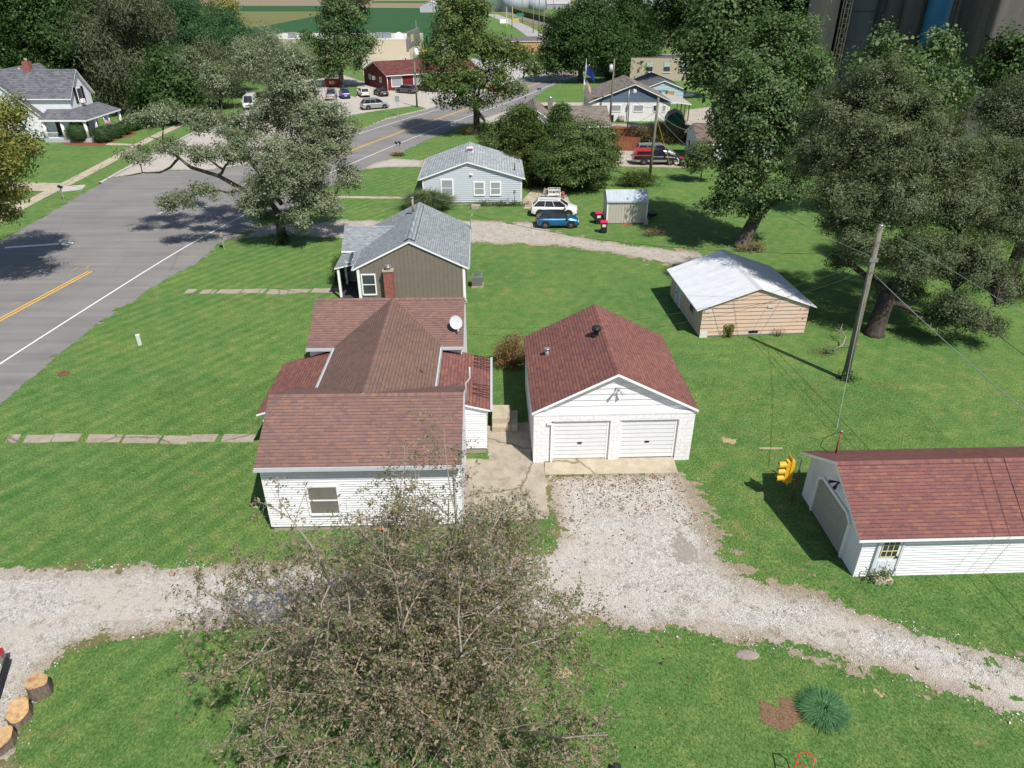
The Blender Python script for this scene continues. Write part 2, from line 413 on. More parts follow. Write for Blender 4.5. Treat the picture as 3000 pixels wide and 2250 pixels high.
# corn strip by the railway, real height
def hedge_strip(name, label, cat, pts, wd, h, mat):
    mb = MB(); L, R = ribbon(pts, wd)
    for i in range(len(L)-1):
        for A, B_ in ((L[i], L[i+1]), (R[i+1], R[i])): mb.face([(*A, 0), (*B_, 0), (*B_, h), (*A, h)])
        mb.face([(*R[i], h), (*R[i+1], h), (*L[i+1], h), (*L[i], h)])
    mb.face([(*R[0], 0), (*L[0], 0), (*L[0], h), (*R[0], h)][::-1]); return tag(mb.build(name, mat), label, cat, kind='stuff')
# ---- roads (photo outline brought down to the ground)
road_r = gps([(-260, 1400), (-90, 1250), (0, 1179), (113, 1089), (194, 1017), (344, 906), (452, 840), (610, 750), (640, 715), (700, 690), (840, 620), (1000, 525), (1063, 497), (1156, 458), (1217, 425), (1312, 384), (1389, 357), (1480, 325), (1547, 298), (1606, 256), (1669, 232), (1740, 205), (1830, 165)])
road_l = gps([(1790, 150), (1700, 172), (1592, 213), (1479, 250), (1400, 277), (1250, 322), (1135, 350), (1027, 390), (930, 425), (760, 478), (600, 500), (497, 500), (312, 524), (294, 538), (249, 565), (118, 642), (0, 705), (-150, 790), (-500, 1000)])
ROADP = road_r+road_l
sheet('road', ROADP, .008, ASPH, .35, .12, .8)
lot = gps([(640, 352), (740, 318), (800, 268), (850, 240), (960, 205), (1062, 238), (1160, 268), (1300, 262), (1420, 262), (1400, 277), (1250, 322), (1135, 350), (1027, 390), (930, 425), (760, 478), (600, 500), (497, 498), (312, 523), (362, 499), (542, 402)])
island = gps([(1027, 338), (1120, 322), (1217, 309), (1250, 318), (1135, 346), (1035, 387), (950, 422), (880, 440), (935, 400)])
islG = gps([(985, 250), (1042, 250), (1058, 272), (1040, 285), (1012, 275)])
sheet('parking_lot', lot, .016, m_gravel('gravel_lot', .15, .1), .4, .15, .6, holes=(island, islG))
flat('parking_lot', gps([(1060, 179), (1225, 176), (1330, 172), (1560, 172), (1600, 205), (1479, 246), (1400, 274), (1330, 262), (1225, 222), (1065, 222)]), .012, CONCL)
# kerb on the left side
cu = gps([(294, 538), (362, 499), (542, 402), (633, 356)])
mb = MB(); L, R = ribbon(smooth(cu, 1), .35)
for i in range(len(L)-1):
    mb.face([(*R[i], .14), (*R[i+1], .14), (*L[i+1], .14), (*L[i], .14)])
    mb.face([(*R[i], .0), (*R[i+1], .0), (*R[i+1], .14), (*R[i], .14)]); mb.face([(*L[i+1], .0), (*L[i], .0), (*L[i], .14), (*L[i+1], .14)])
struct(mb.build('kerb', CONCL))
def line(pts, wd, m, name='road_marking', z=.02): strip(name, smooth(gps(pts), 2), wd, z, m)
line([(-200, 1200), (0, 1066), (250, 906), (497, 750), (620, 680), (746, 614), (880, 545), (1015, 486), (1200, 407), (1391, 334), (1470, 307), (1542, 280), (1633, 241), (1720, 208)], .14, WLINE)
line([(840, 462), (1000, 409), (1150, 360), (1289, 319), (1400, 283), (1479, 257), (1592, 220), (1690, 183)], .14, WLINE)
def dbl(pts):
    g = smooth(gps(pts), 2); L, R = ribbon(g, .32)
    strip('road_marking', L, .14, .02, YLINE); strip('road_marking', R, .14, .02, YLINE)
dbl([(-260, 1080), (0, 937), (265, 795)]); dbl([(860, 512), (1000, 452), (1200, 377), (1384, 313), (1511, 268), (1615, 230), (1700, 198)])
line([(461, 628), (515, 606)], .12, WLINE); line([(14, 726), (172, 715)], .45, WLINE, z=.021); line([(590, 575), (640, 556)], .12, WLINE)
for a in ([(250, 790), (265, 776)], [(208, 796), (230, 784)], [(35, 895), (60, 885)]): line(a, .18, YOLD)
mb = MB(); c = gp(197, 714)
for k in range(16):
    a, e = 2*math.pi*k/16, 2*math.pi*(k+1)/16
    mb.face([(c[0]+math.cos(t)*r*1.25, c[1]+math.sin(t)*r, .023) for t, r in ((a, .18), (a, .42), (e, .42), (e, .18))])
struct(mb.build('road_marking', WLINE))
# ---- walks on the far left lawn
flat('sidewalk', (lambda LR: LR[0]+LR[1][::-1])(ribbon(smooth(gps([(-60, 672), (20, 628), (120, 574), (190, 541), (330, 468), (440, 405), (575, 345)]), 2), 1.5)), .012, CONC2)
flat('driveway', gps([(-150, 530), (0, 533), (180, 537), (160, 560), (-150, 556)]), .014, CONC2)
flat('driveway', gps([(184, 546), (252, 541), (240, 556), (176, 563)]), .011, CONCL)
flat('path', gps([(-150, 590), (0, 589), (92, 588), (78, 598), (-150, 606)]), .015, CONC2)
flat('path', gps([(312, 419), (398, 422), (392, 427), (308, 425)]), .016, CONC2)
flat('mulch_bed', gps([(165, 408), (190, 424), (300, 428), (330, 414), (400, 392), (395, 384), (330, 395), (270, 412)]), .018, plain('mulch', (.19, .07, .04), .95, .35, 9))
# ---- mid gravel drive, grey house drive, small walks
sheet('gravel_drive', gps([(690, 700), (770, 662), (1000, 645), (1240, 642), (1400, 646), (1560, 652), (1640, 682), (1760, 706), (1900, 722), (2040, 738), (2090, 772), (1960, 778), (1800, 742), (1640, 722), (1400, 712), (1000, 702), (850, 684)]), .010, GRAVEL2, .12, .5, 1.1,
      fade=lambda X_, Y_, n: np.clip((X_-3)/7, 0, 1)*(-.1+2.0*np.clip(fbm(X_*.9, Y_*2.2, 5), -1, 1))+1.2*np.clip(fbm(X_*1.3, Y_*3.0, 15)-.12, 0, 1))
sheet('driveway', gps([(1063, 497), (1095, 478), (1150, 464), (1240, 470), (1240, 489), (1130, 490)]), .013, m_gravel('gravel_fine', .2, .1), .14, .12)
flat('path', gps([(965, 574), (1195, 577), (1195, 583), (965, 580)]), .012, CONC2)
sheet('driveway', gps([(1400, 352), (1480, 325), (1545, 300), (1712, 300), (1712, 312), (1620, 320), (1540, 345), (1440, 372)]), .013, m_gravel('gravel_fine2', .3, .1), .2, .15)
sheet('alley', gps([(1700, 362), (1790, 362), (1995, 368), (2090, 366), (2140, 380), (2200, 318), (2140, 305), (2010, 322), (2000, 352), (1970, 356), (1960, 380), (1800, 376)]), .013, m_gravel('gravel_fine3', .5, .1), .2, .2)
sheet('driveway', gps([(1690, 440), (1790, 430), (1860, 442), (1990, 450), (2020, 480), (2010, 492), (1800, 488), (1700, 478)]), .014, m_gravel('gravel_fine4', .5, .1), .2, .12)
# ---- front drive
drive = gps([(-260, 1660), (0, 1662), (560, 1662), (900, 1655), (1250, 1650), (1480, 1640), (1600, 1610), (1640, 1565), (1618, 1470), (1604, 1392), (1985, 1388), (2040, 1500), (2090, 1600), (2110, 1650), (2230, 1715), (2420, 1765), (2700, 1850), (3000, 1945), (3300, 2040), (3300, 2240), (3000, 2105), (2800, 2030), (2600, 1960), (2300, 1885), (2050, 1852), (1700, 1825), (1400, 1830), (560, 1835), (330, 1860), (200, 1900), (110, 1985), (60, 2100), (20, 2260), (-200, 2400), (-500, 2300)])
DRIVE = drive
sheet('gravel_drive', drive, .010, GRAVEL, .07, .32, 1.3,
      fade=lambda X_, Y_, n: np.clip((X_-5.0)/5, 0, 1)*(-.55+1.9*np.clip(fbm(X_*.35+Y_*.9, Y_*1.6+X_*.8, 11), -1, 1)+2.0*fbm(X_*2.5+Y_, Y_*3.5, 13)+np.clip((X_-10)/5, 0, 1)*.5))
sheet('verge', drive, .005, m_field('dry_verge', (.10, .12, .045), (.21, .175, .09), 2.5), .09, .35, 1.1, grow=.06, seed=6, fade=lambda X_, Y_, n: np.clip((X_-5)/3, 0, 1)*(1.6+5*fbm(X_*1.2, Y_*2.5, 17)))
sheet('concrete_pad', gps([(1424, 1250), (1552, 1236), (1558, 1350), (1597, 1352), (1606, 1522), (1480, 1526), (1346, 1520), (1350, 1345), (1428, 1345)]), .022, CONC, .07, .05, 2)
PADP = gps([(1436, 1250), (1552, 1236), (1558, 1350), (1597, 1352), (1606, 1522), (1352, 1520), (1352, 1345)])
# apron in front of the garage doors, a sloping slab
mb = MB(); a0 = gp(1596, 1392); a1 = gp(1986, 1386); t0 = gp(1596, 1350); t1 = gp(1972, 1345)
mb.face([(*a0[:2], .03), (*a1[:2], .03), (*t1[:2], .12), (*t0[:2], .12)]); mb.face([(*a0[:2], 0), (*a1[:2], 0), (*a1[:2], .03), (*a0[:2], .03)])
mb.face([(*a1[:2], 0), (*t1[:2], 0), (*t1[:2], .12), (*a1[:2], .03)]); struct(mb.build('concrete_apron', m_concrete('concrete_apron', (.42, .365, .275), (.25, .2, .14), .7)))
# stepping slab walks
def slabs(spans, top, bot, z=.03):
    mb = MB()
    for (x0, x1) in spans:
        n = max(1, round((x1-x0)/75)); 
        for k in range(n):
            xa = x0+(x1-x0)*k/n+2; xb = x0+(x1-x0)*(k+1)/n-1; sk = random.uniform(-3, 3)
            q = [gp(xa+random.uniform(0, 4), bot+sk), gp(xb, bot+sk+random.uniform(-2, 2)), gp(xb+14, top+sk), gp(xa+14, top+sk+random.uniform(-2, 2))]
            mb.face([(p[0], p[1], z) for p in q])
            for i in range(4):
                p, r = q[i], q[(i+1) % 4]; mb.face([(p[0], p[1], 0), (r[0], r[1], 0), (r[0], r[1], z), (p[0], p[1], z)])
    struct(mb.build('path', m_concrete('slabs%d' % top, (.33, .29, .23), (.18, .14, .09), .6)))
slabs([(12, 50), (64, 230), (246, 350), (352, 462), (466, 628), (642, 742)], 1275, 1298)
slabs([(536, 566), (580, 625), (630, 770), (776, 900), (905, 985)], 848, 860)
# ================================================================ BUILDINGS
WHT = plain('white_paint', (.80, .80, .80), .55, .03, 2.0); WHT2 = plain('white_siding', (.78, .79, .81), .5, .04, 1.5, dirt=(.66, .67, .66))
TRIM = plain('white_trim', (.80, .81, .82), .5, .03, 4); GUT = plain('gutter_metal', (.55, .57, .59), .4, .06, 4, .2)
GLASS = glass(); CURT = plain('curtained_pane', (.30, .32, .34), .25, .25, 14, spec=.6); BLK = plain('black_metal', (.02, .02, .022), .5, .2, 8)
GALV = plain('galvanised', (.45, .47, .49), .35, .1, 8, .7); BRICK_C = [(.20, .028, .022), (.30, .055, .04), (.24, .05, .04)]
def brickm(name, cols, bw=.22, rh=.075, mort=(.36, .33, .30), ms=.007):
    b = NB(name); co = b.coord(); s = b.n('ShaderNodeSeparateXYZ'); b.l(co, s.inputs[0]); cb = b.n('ShaderNodeCombineXYZ')
    b.l(b.math('ADD', s.outputs[0], s.outputs[1]), cb.inputs[0]); b.l(s.outputs[2], cb.inputs[1])
    br = b.n('ShaderNodeTexBrick'); br.inputs['Scale'].default_value = 1; br.inputs['Brick Width'].default_value = bw; br.inputs['Row Height'].default_value = rh
    br.inputs['Mortar Size'].default_value = ms; br.inputs['Color1'].default_value = (*cols[0], 1); br.inputs['Color2'].default_value = (*cols[1], 1); br.inputs['Mortar'].default_value = (*mort, 1)
    b.l(cb.outputs[0], br.inputs[0]); c = b.mix(.5, br.outputs[0], b.ramp(b.noise(co, 6, 4), [(.3, (.7, .7, .7)), (.7, (1.25, 1.2, 1.2))]), 'MULTIPLY')
    b.bump(br.outputs['Fac'], -.4, .01); return b.fin(c, .9, 0, .15)
BRICK = brickm('red_brick', BRICK_C); BLOCKW = brickm('painted_block', [(.78, .78, .79), (.74, .74, .75)], .4, .2, (.60, .60, .60), .012)
BLOCKB = brickm('beige_block', [(.46, .41, .33), (.42, .375, .30)], .4, .2, (.36, .32, .26), .01)
R_RED = shingles('red_shingles', [(.205, .092, .080), (.165, .078, .072), (.25, .115, .082), (.215, .098, .084)], .28, .165, (.06, .034, .034))
R_RED2 = shingles('red_shingles_near', [(.195, .088, .078), (.165, .078, .074), (.235, .108, .080), (.205, .094, .082)], .29, .15, (.055, .034, .04))
R_BRN = shingles('red_brown_shingles', [(.195, .118, .103), (.165, .105, .097), (.235, .134, .102), (.205, .125, .108)], .28, .16, (.08, .05, .047))
R_BRN2 = shingles('weathered_red_brown_shingles', [(.175, .112, .092), (.15, .100, .087), (.205, .122, .094), (.183, .116, .095)], .28, .16, (.075, .05, .045), stain=(.12, .09, .072))
R_GRY = shingles('grey_shingles', [(.235, .262, .278), (.19, .215, .235), (.30, .325, .335), (.25, .275, .29)], .28, .16, (.10, .115, .125))
R_GRL = shingles('light_grey_shingles', [(.32, .355, .375), (.25, .285, .31), (.40, .425, .435), (.33, .36, .38)], .45, .3, (.12, .14, .155))
R_SLT = shingles('slate_grey_shingles', [(.125, .13, .15), (.10, .105, .125), (.16, .165, .18)], .5, .3, (.05, .05, .06))
R_TAU = shingles('taupe_shingles', [(.19, .165, .145), (.14, .12, .105), (.24, .21, .185)], .6, .3, (.05, .04, .035))
def metalroof(name, col, sp=.25):
    b = NB(name); uv = b.coord('UV'); s = b.n('ShaderNodeSeparateXYZ'); b.l(uv, s.inputs[0])
    fr = b.math('FRACT', b.math('DIVIDE', s.outputs[0], sp)); n = b.noise(uv, 1.2, 6, .7); st_ = b.noise(b.coord('UV', (3, .25, 1)), 1.0, 4, .6)
    c = b.ramp(n, [(.3, tuple(x*.88 for x in col)), (.7, tuple(min(1, x*1.06) for x in col))])
    c = b.mix(.5, c, b.ramp(st_, [(.35, (.82, .83, .85)), (.6, (1.05, 1.05, 1.05))]), 'MULTIPLY')
    c = b.mix(b.ramp(fr, [(0, .45), (.09, 0.0)]), c, tuple(x*.45 for x in col))
    fr2 = b.math('FRACT', b.math('DIVIDE', s.outputs[0], sp*3.7)); c = b.mix(b.ramp(fr2, [(0, .6), (.02, 0.0)]), c, (.12, .12, .13))
    b.bump(fr, .5, .03); return b.fin(c, .45, .15, .4)
def skin(p, off): return p
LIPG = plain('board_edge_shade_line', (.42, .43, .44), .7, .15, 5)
class House:
    """gabled building in its own frame. a runs across the gable (0..W), b along the ridge (0..D)."""
    def __init__(s, name, label, cat, x, y, rz, W, D, eave, ridge, axis='y', group=None, ridge_at=.5):
        s.W, s.D, s.E, s.R, s.axis = W, D, eave, ridge, axis; s.ra = W*ridge_at; s.off = 0.0
        s.o = thing(name, label, cat, (x, y, 0), rz, group)
    def P(s, a, b, z):
        return (a, b, z) if s.axis == 'y' else (b, s.W-a, z)
    def V(s, a, b): return Vector(s.P(a, b, 0))-Vector(s.P(0, 0, 0))
    def walls(s, mat, style='lap', sp=.13, z0=0, base=None, gable_mat=None, gz=None, depth=.016, vs=None):
        depth = depth*2 if (style == 'lap' and depth < .03) else depth
        s.off = depth if style != 'flat' and not (vs == 'flat') else 0.0
        W, D, E, R = s.W, s.D, s.E, s.R; mb = MB(); mats = [mat]
        if gable_mat: mats.append(gable_mat)
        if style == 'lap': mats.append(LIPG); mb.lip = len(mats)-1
        for bb, sg in ((0, -1), (D, 1)):
            o = s.P(0, bb, 0); nr = s.V(0, sg)
            full = [(0, z0), (W, z0), (W, E), (s.ra, R), (0, E)]
            if gable_mat:
                gzz = gz or E
                mb.wall(o, s.V(1, 0), nr, [(0, z0), (W, z0), (W, gzz), (0, gzz)], vs or style, sp, 0, depth)
                xl = 0 if gzz <= E else (gzz-E)/(R-E)*s.ra; xr = W if gzz <= E else W-(gzz-E)/(R-E)*(W-s.ra)
                out = [(xl, gzz), (xr, gzz), (s.ra, R)] if gzz >= E else [(0, gzz), (W, gzz), (W, E), (s.ra, R), (0, E)]
                mb.wall(o, s.V(1, 0), nr, out, style, sp, 1, depth)
            else: mb.wall(o, s.V(1, 0), nr, full, style, sp, 0, depth)
        for aa, sg in ((0, -1), (W, 1)):
            mb.wall(s.P(aa, 0, 0), s.V(0, 1), s.V(sg, 0), [(0, z0), (D, z0), (D, E), (0, E)], vs or style, sp, 0, depth)
        if z0 > 0:
            mats.append(base or CONC); k = len(mats)-1; e = .03
            for q in (((0, 0), (W, 0)), ((W, 0), (W, D)), ((W, D), (0, D)), ((0, D), (0, 0))):
                (a0, b0), (a1, b1) = q; sh = lambda a, b: (a+(e if a == 0 else -e), b+(e if b == 0 else -e))
                (a0, b0), (a1, b1) = sh(a0, b0), sh(a1, b1)
                mb.face([s.P(a0, b0, 0), s.P(a1, b1, 0), s.P(a1, b1, z0+.02), s.P(a0, b0, z0+.02)], k)
        s.wall = mb.build('wall', mats, s.o); return s.wall
    def roof(s, mat, oe=.35, orr=.3, t=.14, trim=None, cap=True, D0=None, D1=None, sides=(0, 1), capmat=None):
        W, E, R = s.W, s.E, s.R; b0 = -orr if D0 is None else D0; b1 = s.D+orr if D1 is None else D1
        mb = MB(); tb = MB(); lift = .05
        for sd in (0, 1):
            run = s.ra if sd == 0 else W-s.ra; sl = (R-E)/run; ae = -oe if sd == 0 else W+oe; ze = E-sl*oe+lift; zr = R+lift
            L = math.hypot(run+oe, zr-ze); top = [s.P(ae, b0, ze+t), s.P(ae, b1, ze+t), s.P(s.ra, b1, zr+t), s.P(s.ra, b0, zr+t)]
            uv = [(b0, 0), (b1, 0), (b1, L), (b0, L)]
            if sd == 0: top = top[::-1]; uv = uv[::-1]
            if sd in sides: mb.face(top, 0, uv)
            e0 = [s.P(ae, b0, ze), s.P(ae, b1, ze), s.P(s.ra, b1, zr), s.P(s.ra, b0, zr)]
            u0 = [s.P(ae, b0, ze+t-.004), s.P(ae, b1, ze+t-.004), s.P(s.ra, b1, zr+t-.004), s.P(s.ra, b0, zr+t-.004)]
            if sd in sides:
                tb.face(e0); tb.face([e0[0], e0[1], u0[1], u0[0]]); tb.face([e0[0], e0[3], u0[3], u0[0]]); tb.face([e0[1], e0[2], u0[2], u0[1]])
        s.rf = mb.build('roof', mat, s.o); tb.build('fascia', trim or TRIM, s.rf)
        s.b0, s.b1, s.oe, s.t, s.lift = b0, b1, oe, t, lift
        if cap:
            cb = MB(); slL = (R-E)/s.ra; slR = (R-E)/(W-s.ra); c = .17; zz = R+lift+t+.012
            for a, sl in ((-c, slL), (c, slR)):
                q = [s.P(s.ra+a, b0-.01, zz-abs(a)*sl), s.P(s.ra+a, b1+.01, zz-abs(a)*sl), s.P(s.ra, b1+.01, zz), s.P(s.ra, b0-.01, zz)]
                uv = [(b0*2, .02), (b1*2, .02), (b1*2, .15), (b0*2, .15)]
                if a < 0: q = q[::-1]; uv = uv[::-1]
                cb.face(q, 0, uv)
            cb.build('ridge_cap', capmat or mat, s.rf)
        return s.rf
    def gutter(s, side, b0=None, b1=None, mat=None):
        W = s.W; run = s.ra if side == 0 else W-s.ra; sl = (s.R-s.E)/run; z = s.E-sl*s.oe+s.lift; a = -s.oe if side == 0 else W+s.oe; sg = -1 if side == 0 else 1
        b0 = s.b0 if b0 is None else b0; b1 = s.b1 if b1 is None else b1; mb = MB()
        A = a+sg*.012; Bq = a+sg*.13; z1 = z+.12; z0 = z+.01
        for q in ([(A, z0), (Bq, z0)], [(Bq, z0), (Bq, z1)], [(Bq-sg*.014, z0+.01), (Bq-sg*.014, z1)], [(A, z1), (A, z0)]):
            (x, y), (x2, y2) = q; mb.face([s.P(x, b0, y), s.P(x, b1, y), s.P(x2, b1, y2), s.P(x2, b0, y2)])
        mb.face([s.P(Bq-sg*.014, b0, z1), s.P(Bq-sg*.014, b1, z1), s.P(Bq, b1, z1), s.P(Bq, b0, z1)])
        g = mb.build('gutter', mat or GUT, s.rf); return g
    def downspout(s, a, b, ztop, mat=None, out=(0, -.08)):
        mb = MB(); p = lambda da, db, z: s.P(a+da, b+db, z)
        mb.tube([p(0, 0, ztop), p(out[0]*.5, out[1]*.5, ztop-.18), p(out[0], out[1], ztop-.35), p(out[0], out[1], .15), p(out[0]*3, out[1]*3, .06)], [.045]*5, 4, sm=False); mb.build('downspout', mat or GUT, s.o)
    def frame(s, face):
        """origin, u, n of a wall face: f(ront) k(back) l r"""
        W, D = s.W, s.D
        return {'f': (s.P(0, 0, 0), s.V(1, 0), s.V(0, -1)), 'k': (s.P(0, D, 0), s.V(1, 0), s.V(0, 1)),
                'l': (s.P(0, 0, 0), s.V(0, 1), s.V(-1, 0)), 'r': (s.P(W, 0, 0), s.V(0, 1), s.V(1, 0))}[face]
    def fbox(s, mb, face, u0, u1, z0, z1, n0, n1, mi=0):
        o, u, n = s.frame(face); o = Vector(o)
        if n0 > 0: n0 += s.off
        if n1 > 0: n1 += s.off
        P = [tuple(o+u*a+n*c+Vector((0, 0, z))) for z in (z0, z1) for c in (n0, n1) for a in (u0, u1)]
        for q in ((0, 2, 3, 1), (4, 5, 7, 6), (0, 1, 5, 4), (2, 6, 7, 3), (0, 4, 6, 2), (1, 3, 7, 5)): mb.face([P[k] for k in q], mi)
    def window(s, face, u, z, w, h, pane=None, fr=.09, mull=True, trim=None, label=None, sill=True, vm=0):
        mb = MB(); d0, d1 = -.02, .05
        s.fbox(mb, face, u-fr, u, z-fr, z+h+fr, d0, d1); s.fbox(mb, face, u+w, u+w+fr, z-fr, z+h+fr, d0, d1)
        s.fbox(mb, face, u, u+w, z+h, z+h+fr, d0, d1); s.fbox(mb, face, u, u+w, z-fr, z, d0, d1+(.03 if sill else 0))
        if mull: s.fbox(mb, face, u, u+w, z+h/2-.03, z+h/2+.03, 0, .042)
        for k in range(vm): s.fbox(mb, face, u+w*(k+1)/(vm+1)-.015, u+w*(k+1)/(vm+1)+.015, z, z+h, 0, .038)
        f = mb.build('window', trim or TRIM, s.o)
        p = MB(); s.fbox(p, face, u, u+w, z, z+h, 0, .026); p.build('pane', pane or GLASS, f)
        if label: f['label'] = label
        return f
    def door(s, face, u, w, h, mat, z=0, fr=.08, name='door', panels=0, trim=None, handle=True):
        mb = MB(); s.fbox(mb, face, u, u+w, z, z+h, 0, .035, 1 if panels else 0)
        if panels:
            for k in range(panels): s.fbox(mb, face, u, u+w, z+h*k/panels+.018, z+h*(k+1)/panels-.018, .01, .055)
        d = mb.build(name, [mat, plain('panel_groove', (.22, .22, .23), .7)], s.o); m2 = MB()
        s.fbox(m2, face, u-fr, u, z, z+h+fr, -.02, .07); s.fbox(m2, face, u+w, u+w+fr, z, z+h+fr, -.02, .07); s.fbox(m2, face, u, u+w, z+h, z+h+fr, -.02, .07)
        m2.build('door_frame', trim or TRIM, d)
        if handle: m3 = MB(); s.fbox(m3, face, u+w*.46, u+w*.54, z+h*.42, z+h*.46, .05, .09) if w > 1.6 else s.fbox(m3, face, u+w-.14, u+w-.07, z+h*.45, z+h*.5, .04, .1); m3.build('handle', BLK, d)
        return d
    def corners(s, wd=.1, mat=None, z0=0, which=None):
        mb = MB(); W, D, E = s.W, s.D, s.E
        for k, (a, b) in enumerate(((0, 0), (W, 0), (W, D), (0, D))):
            if which and k not in which: continue
            mb.mark()
            sa = -1 if a == 0 else 1; sb = -1 if b == 0 else 1
            A = sorted((a+sa*.028, a-sa*wd)); Bz = sorted((b+sb*.028, b-sb*wd)); lo = [A[0], Bz[0], z0]; hi = [A[1], Bz[1], E]
            pts = [s.P(x, y, z) for z in (z0, E-.01) for y in Bz for x in A]
            for q in ((0, 2, 3, 1), (4, 5, 7, 6), (0, 1, 5, 4), (2, 6, 7, 3), (0, 4, 6, 2), (1, 3, 7, 5)): mb.face([pts[i] for i in q])
        mb.each('corner_board', mat or TRIM, s.o)
def vent_pipe(parent, loc, h, r=.05, mat=None, name='vent_pipe', cap=False):
    mb = MB(); mb.cyl((0, 0, 0), r, h, 10); 
    if cap: mb.cyl((0, 0, h), r*1.5, r*.8, 10); mb.cyl((0, 0, 0), r*2.2, .06, 10, r2=r)
    return mb.build(name, mat or GALV, parent, loc)
def dish(loc, rz, parent=None, label=None, r=.42, mat=None, tilt=.6):
    t = thing('satellite_dish', label, 'satellite dish', loc, rz); mb = MB(); m = mat or plain('dish_grey', (.45, .47, .48), .5, .05)
    prof = [(r*k/6, (k/6)**2*.11) for k in range(7)]+[(r, .10), (r*.9, .08), (0.01, -.012)]
    mb.lathe((0, 0, 0), prof, 20); d = mb.build('reflector', m, t); d.location = (0, 0, .5); d.rotation_euler = (math.pi/2-tilt, 0, 0); d.scale = (.92, 1, 1)
    a = MB(); a.tube([(0, .3, -.35), (0, .12, -.05), (0, .02, .2), (0, 0, .45)], [.03]*4, 6); a.box(-.1, .1, .22, .38, -.37, -.34); a.build('mount', GALV, t)
    f = MB(); f.tube([(0, 0, .15), (0, -.45, .25)], [.018, .018], 5); f.box(-.05, .05, -.52, -.42, .2, .32); f.build('feed_arm', plain('feed', (.5, .5, .5), .5), t)
    return t
# ---------------------------------------------------------------- white two-bay garage
g = House('garage', 'white block two-bay garage with red shingle roof beside the H-shaped house', 'garage', 1.0, 27.85, math.radians(2.0), 7.5, 7.35, 2.75, 4.65)
g.walls(BLOCKW, 'lap', .3, gable_mat=plain('gable_boards', (.76, .76, .77), .6, .05, 3, dirt=(.6, .6, .6)), gz=2.75, vs='flat', depth=.03)
g.roof(R_RED, .1, .28, capmat=R_RED)
GD = plain('garage_door_white', (.70, .71, .73), .45, .04, 2)
for u in (.95, 4.15): g.door('f', u, 2.5, 2.05, GD, .14, name='garage_door', panels=9, fr=.14)
mb = MB()
for u0, u1, z0, z1 in ((0, .82, 0, 2.7), (3.58, 4.02, 0, 2.7), (6.78, 7.5, 0, 2.7), (.82, 3.58, 2.32, 2.7), (4.02, 6.78, 2.32, 2.7)): g.fbox(mb, 'f', u0, u1, z0, z1, -.01, .17)
mb.build('front_wall', BLOCKW, g.o)
mb = MB(); g.fbox(mb, 'f', -.03, 7.53, 2.66, 2.80, 0, .19); mb.build('band', TRIM, g.o)
mb = MB(); g.fbox(mb, 'f', .8, .8+.09, .1, 2.3, .19, .27); g.fbox(mb, 'f', .62, .89, 2.2, 2.3, .19, .28); mb.build('downspout', TRIM, g.o)
mb = MB()
for dx in (-.14, .14): mb.tube([(3.8, -.02, 3.95), (3.8+dx*.5, -.18, 3.92), (3.8+dx*1.6, -.34, 3.8)], [.03, .03, .075], 8)
mb.box(3.7, 3.9, -.08, 0, 3.88, 4.02); mb.build('flood_light', plain('lamp_grey', (.35, .36, .37), .4), g.o)
vent_pipe(g.rf, (.95, 4.5, 3.15), .55, .1, GALV, cap=True)
mb = MB(); mb.cyl((0, 0, 0), .22, .12, 14); mb.cyl((0, 0, .12), .13, .16, 12); mb.blob((0, 0, .42), (.24, .24, .18), 14); mb.build('turbine_vent', BLK, g.rf, (3.35, 4.15, 4.58))
# ---------------------------------------------------------------- H-shaped house with the red brown roof
hy = math.radians(1.4)
h = House('house', 'white sided H-shaped house with red brown shingle roofs, nearest building to the left of centre', 'house', -10.0, 22.85, hy, 7.9, 5.7, 3.42, 4.75, axis='x')
h.W, h.D = 5.7, 7.9; h.ra = 2.85
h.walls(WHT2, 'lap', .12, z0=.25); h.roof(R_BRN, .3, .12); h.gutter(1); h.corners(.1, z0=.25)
h.downspout(5.7, 7.7, 3.3, out=(.08, 0))
def wingbox(H0, x0, x1, y0, y1, E, R, axis, mat_wall, mat_roof, oe, orr, **k):
    s = House.__new__(House); s.off = 0.0; s.axis = axis; s.o = H0.o; s.E, s.R = E, R
    s.W, s.D = (x1-x0, y1-y0) if axis == 'y' else (y1-y0, x1-x0); s.ra = s.W/2
    base = s.P
    s.P = (lambda a, b, z: (x0+a, y0+b, z)) if axis == 'y' else (lambda a, b, z: (x0+b, y0+s.W-a, z))
    if mat_wall: s.walls(mat_wall, 'lap', .12, z0=.25)
    s.roof(mat_roof, oe, orr, **k); return s
# local frame of the house: x from -10 rightwards, y from 22.55 back
back = wingbox(h, -.31, 7.6, 10.4, 16.1, 3.42, 4.75, 'x', WHT2, R_BRN, .28, .12); back.gutter(1)
back.corners(.1, z0=.25)
mid = wingbox(h, 1.2, 6.4, 4.0, 13.1, 3.42, 4.77, 'y', WHT2, R_BRN2, .12, 0.0, D0=-1.1, D1=9.2)
mid.gutter(0, 1.9, 6.2); mid.gutter(1, 1.9, 6.2)
def shed_roof(parent, x_in, x_out, y0, y1, z_in, z_out, mat, t=.1, name='lean_to_roof'):
    mb = MB(); tb = MB(); L = math.hypot(x_in-x_out, z_in-z_out)
    q = [(x_out, y0, z_out+t), (x_out, y1, z_out+t), (x_in, y1, z_in+t), (x_in, y0, z_in+t)]; uv = [(y0, 0), (y1, 0), (y1, L), (y0, L)]
    if x_out < x_in: q = q[::-1]; uv = uv[::-1]
    mb.face(q, 0, uv); e = [(p[0], p[1], p[2]-t) for p in q]; u = [(p[0], p[1], p[2]-.003) for p in q]
    for i in range(4): tb.face([e[i], e[(i+1) % 4], u[(i+1) % 4], u[i]])
    tb.face(e[::-1]); r = mb.build(name, mat, parent); tb.build('fascia', TRIM, r); return r
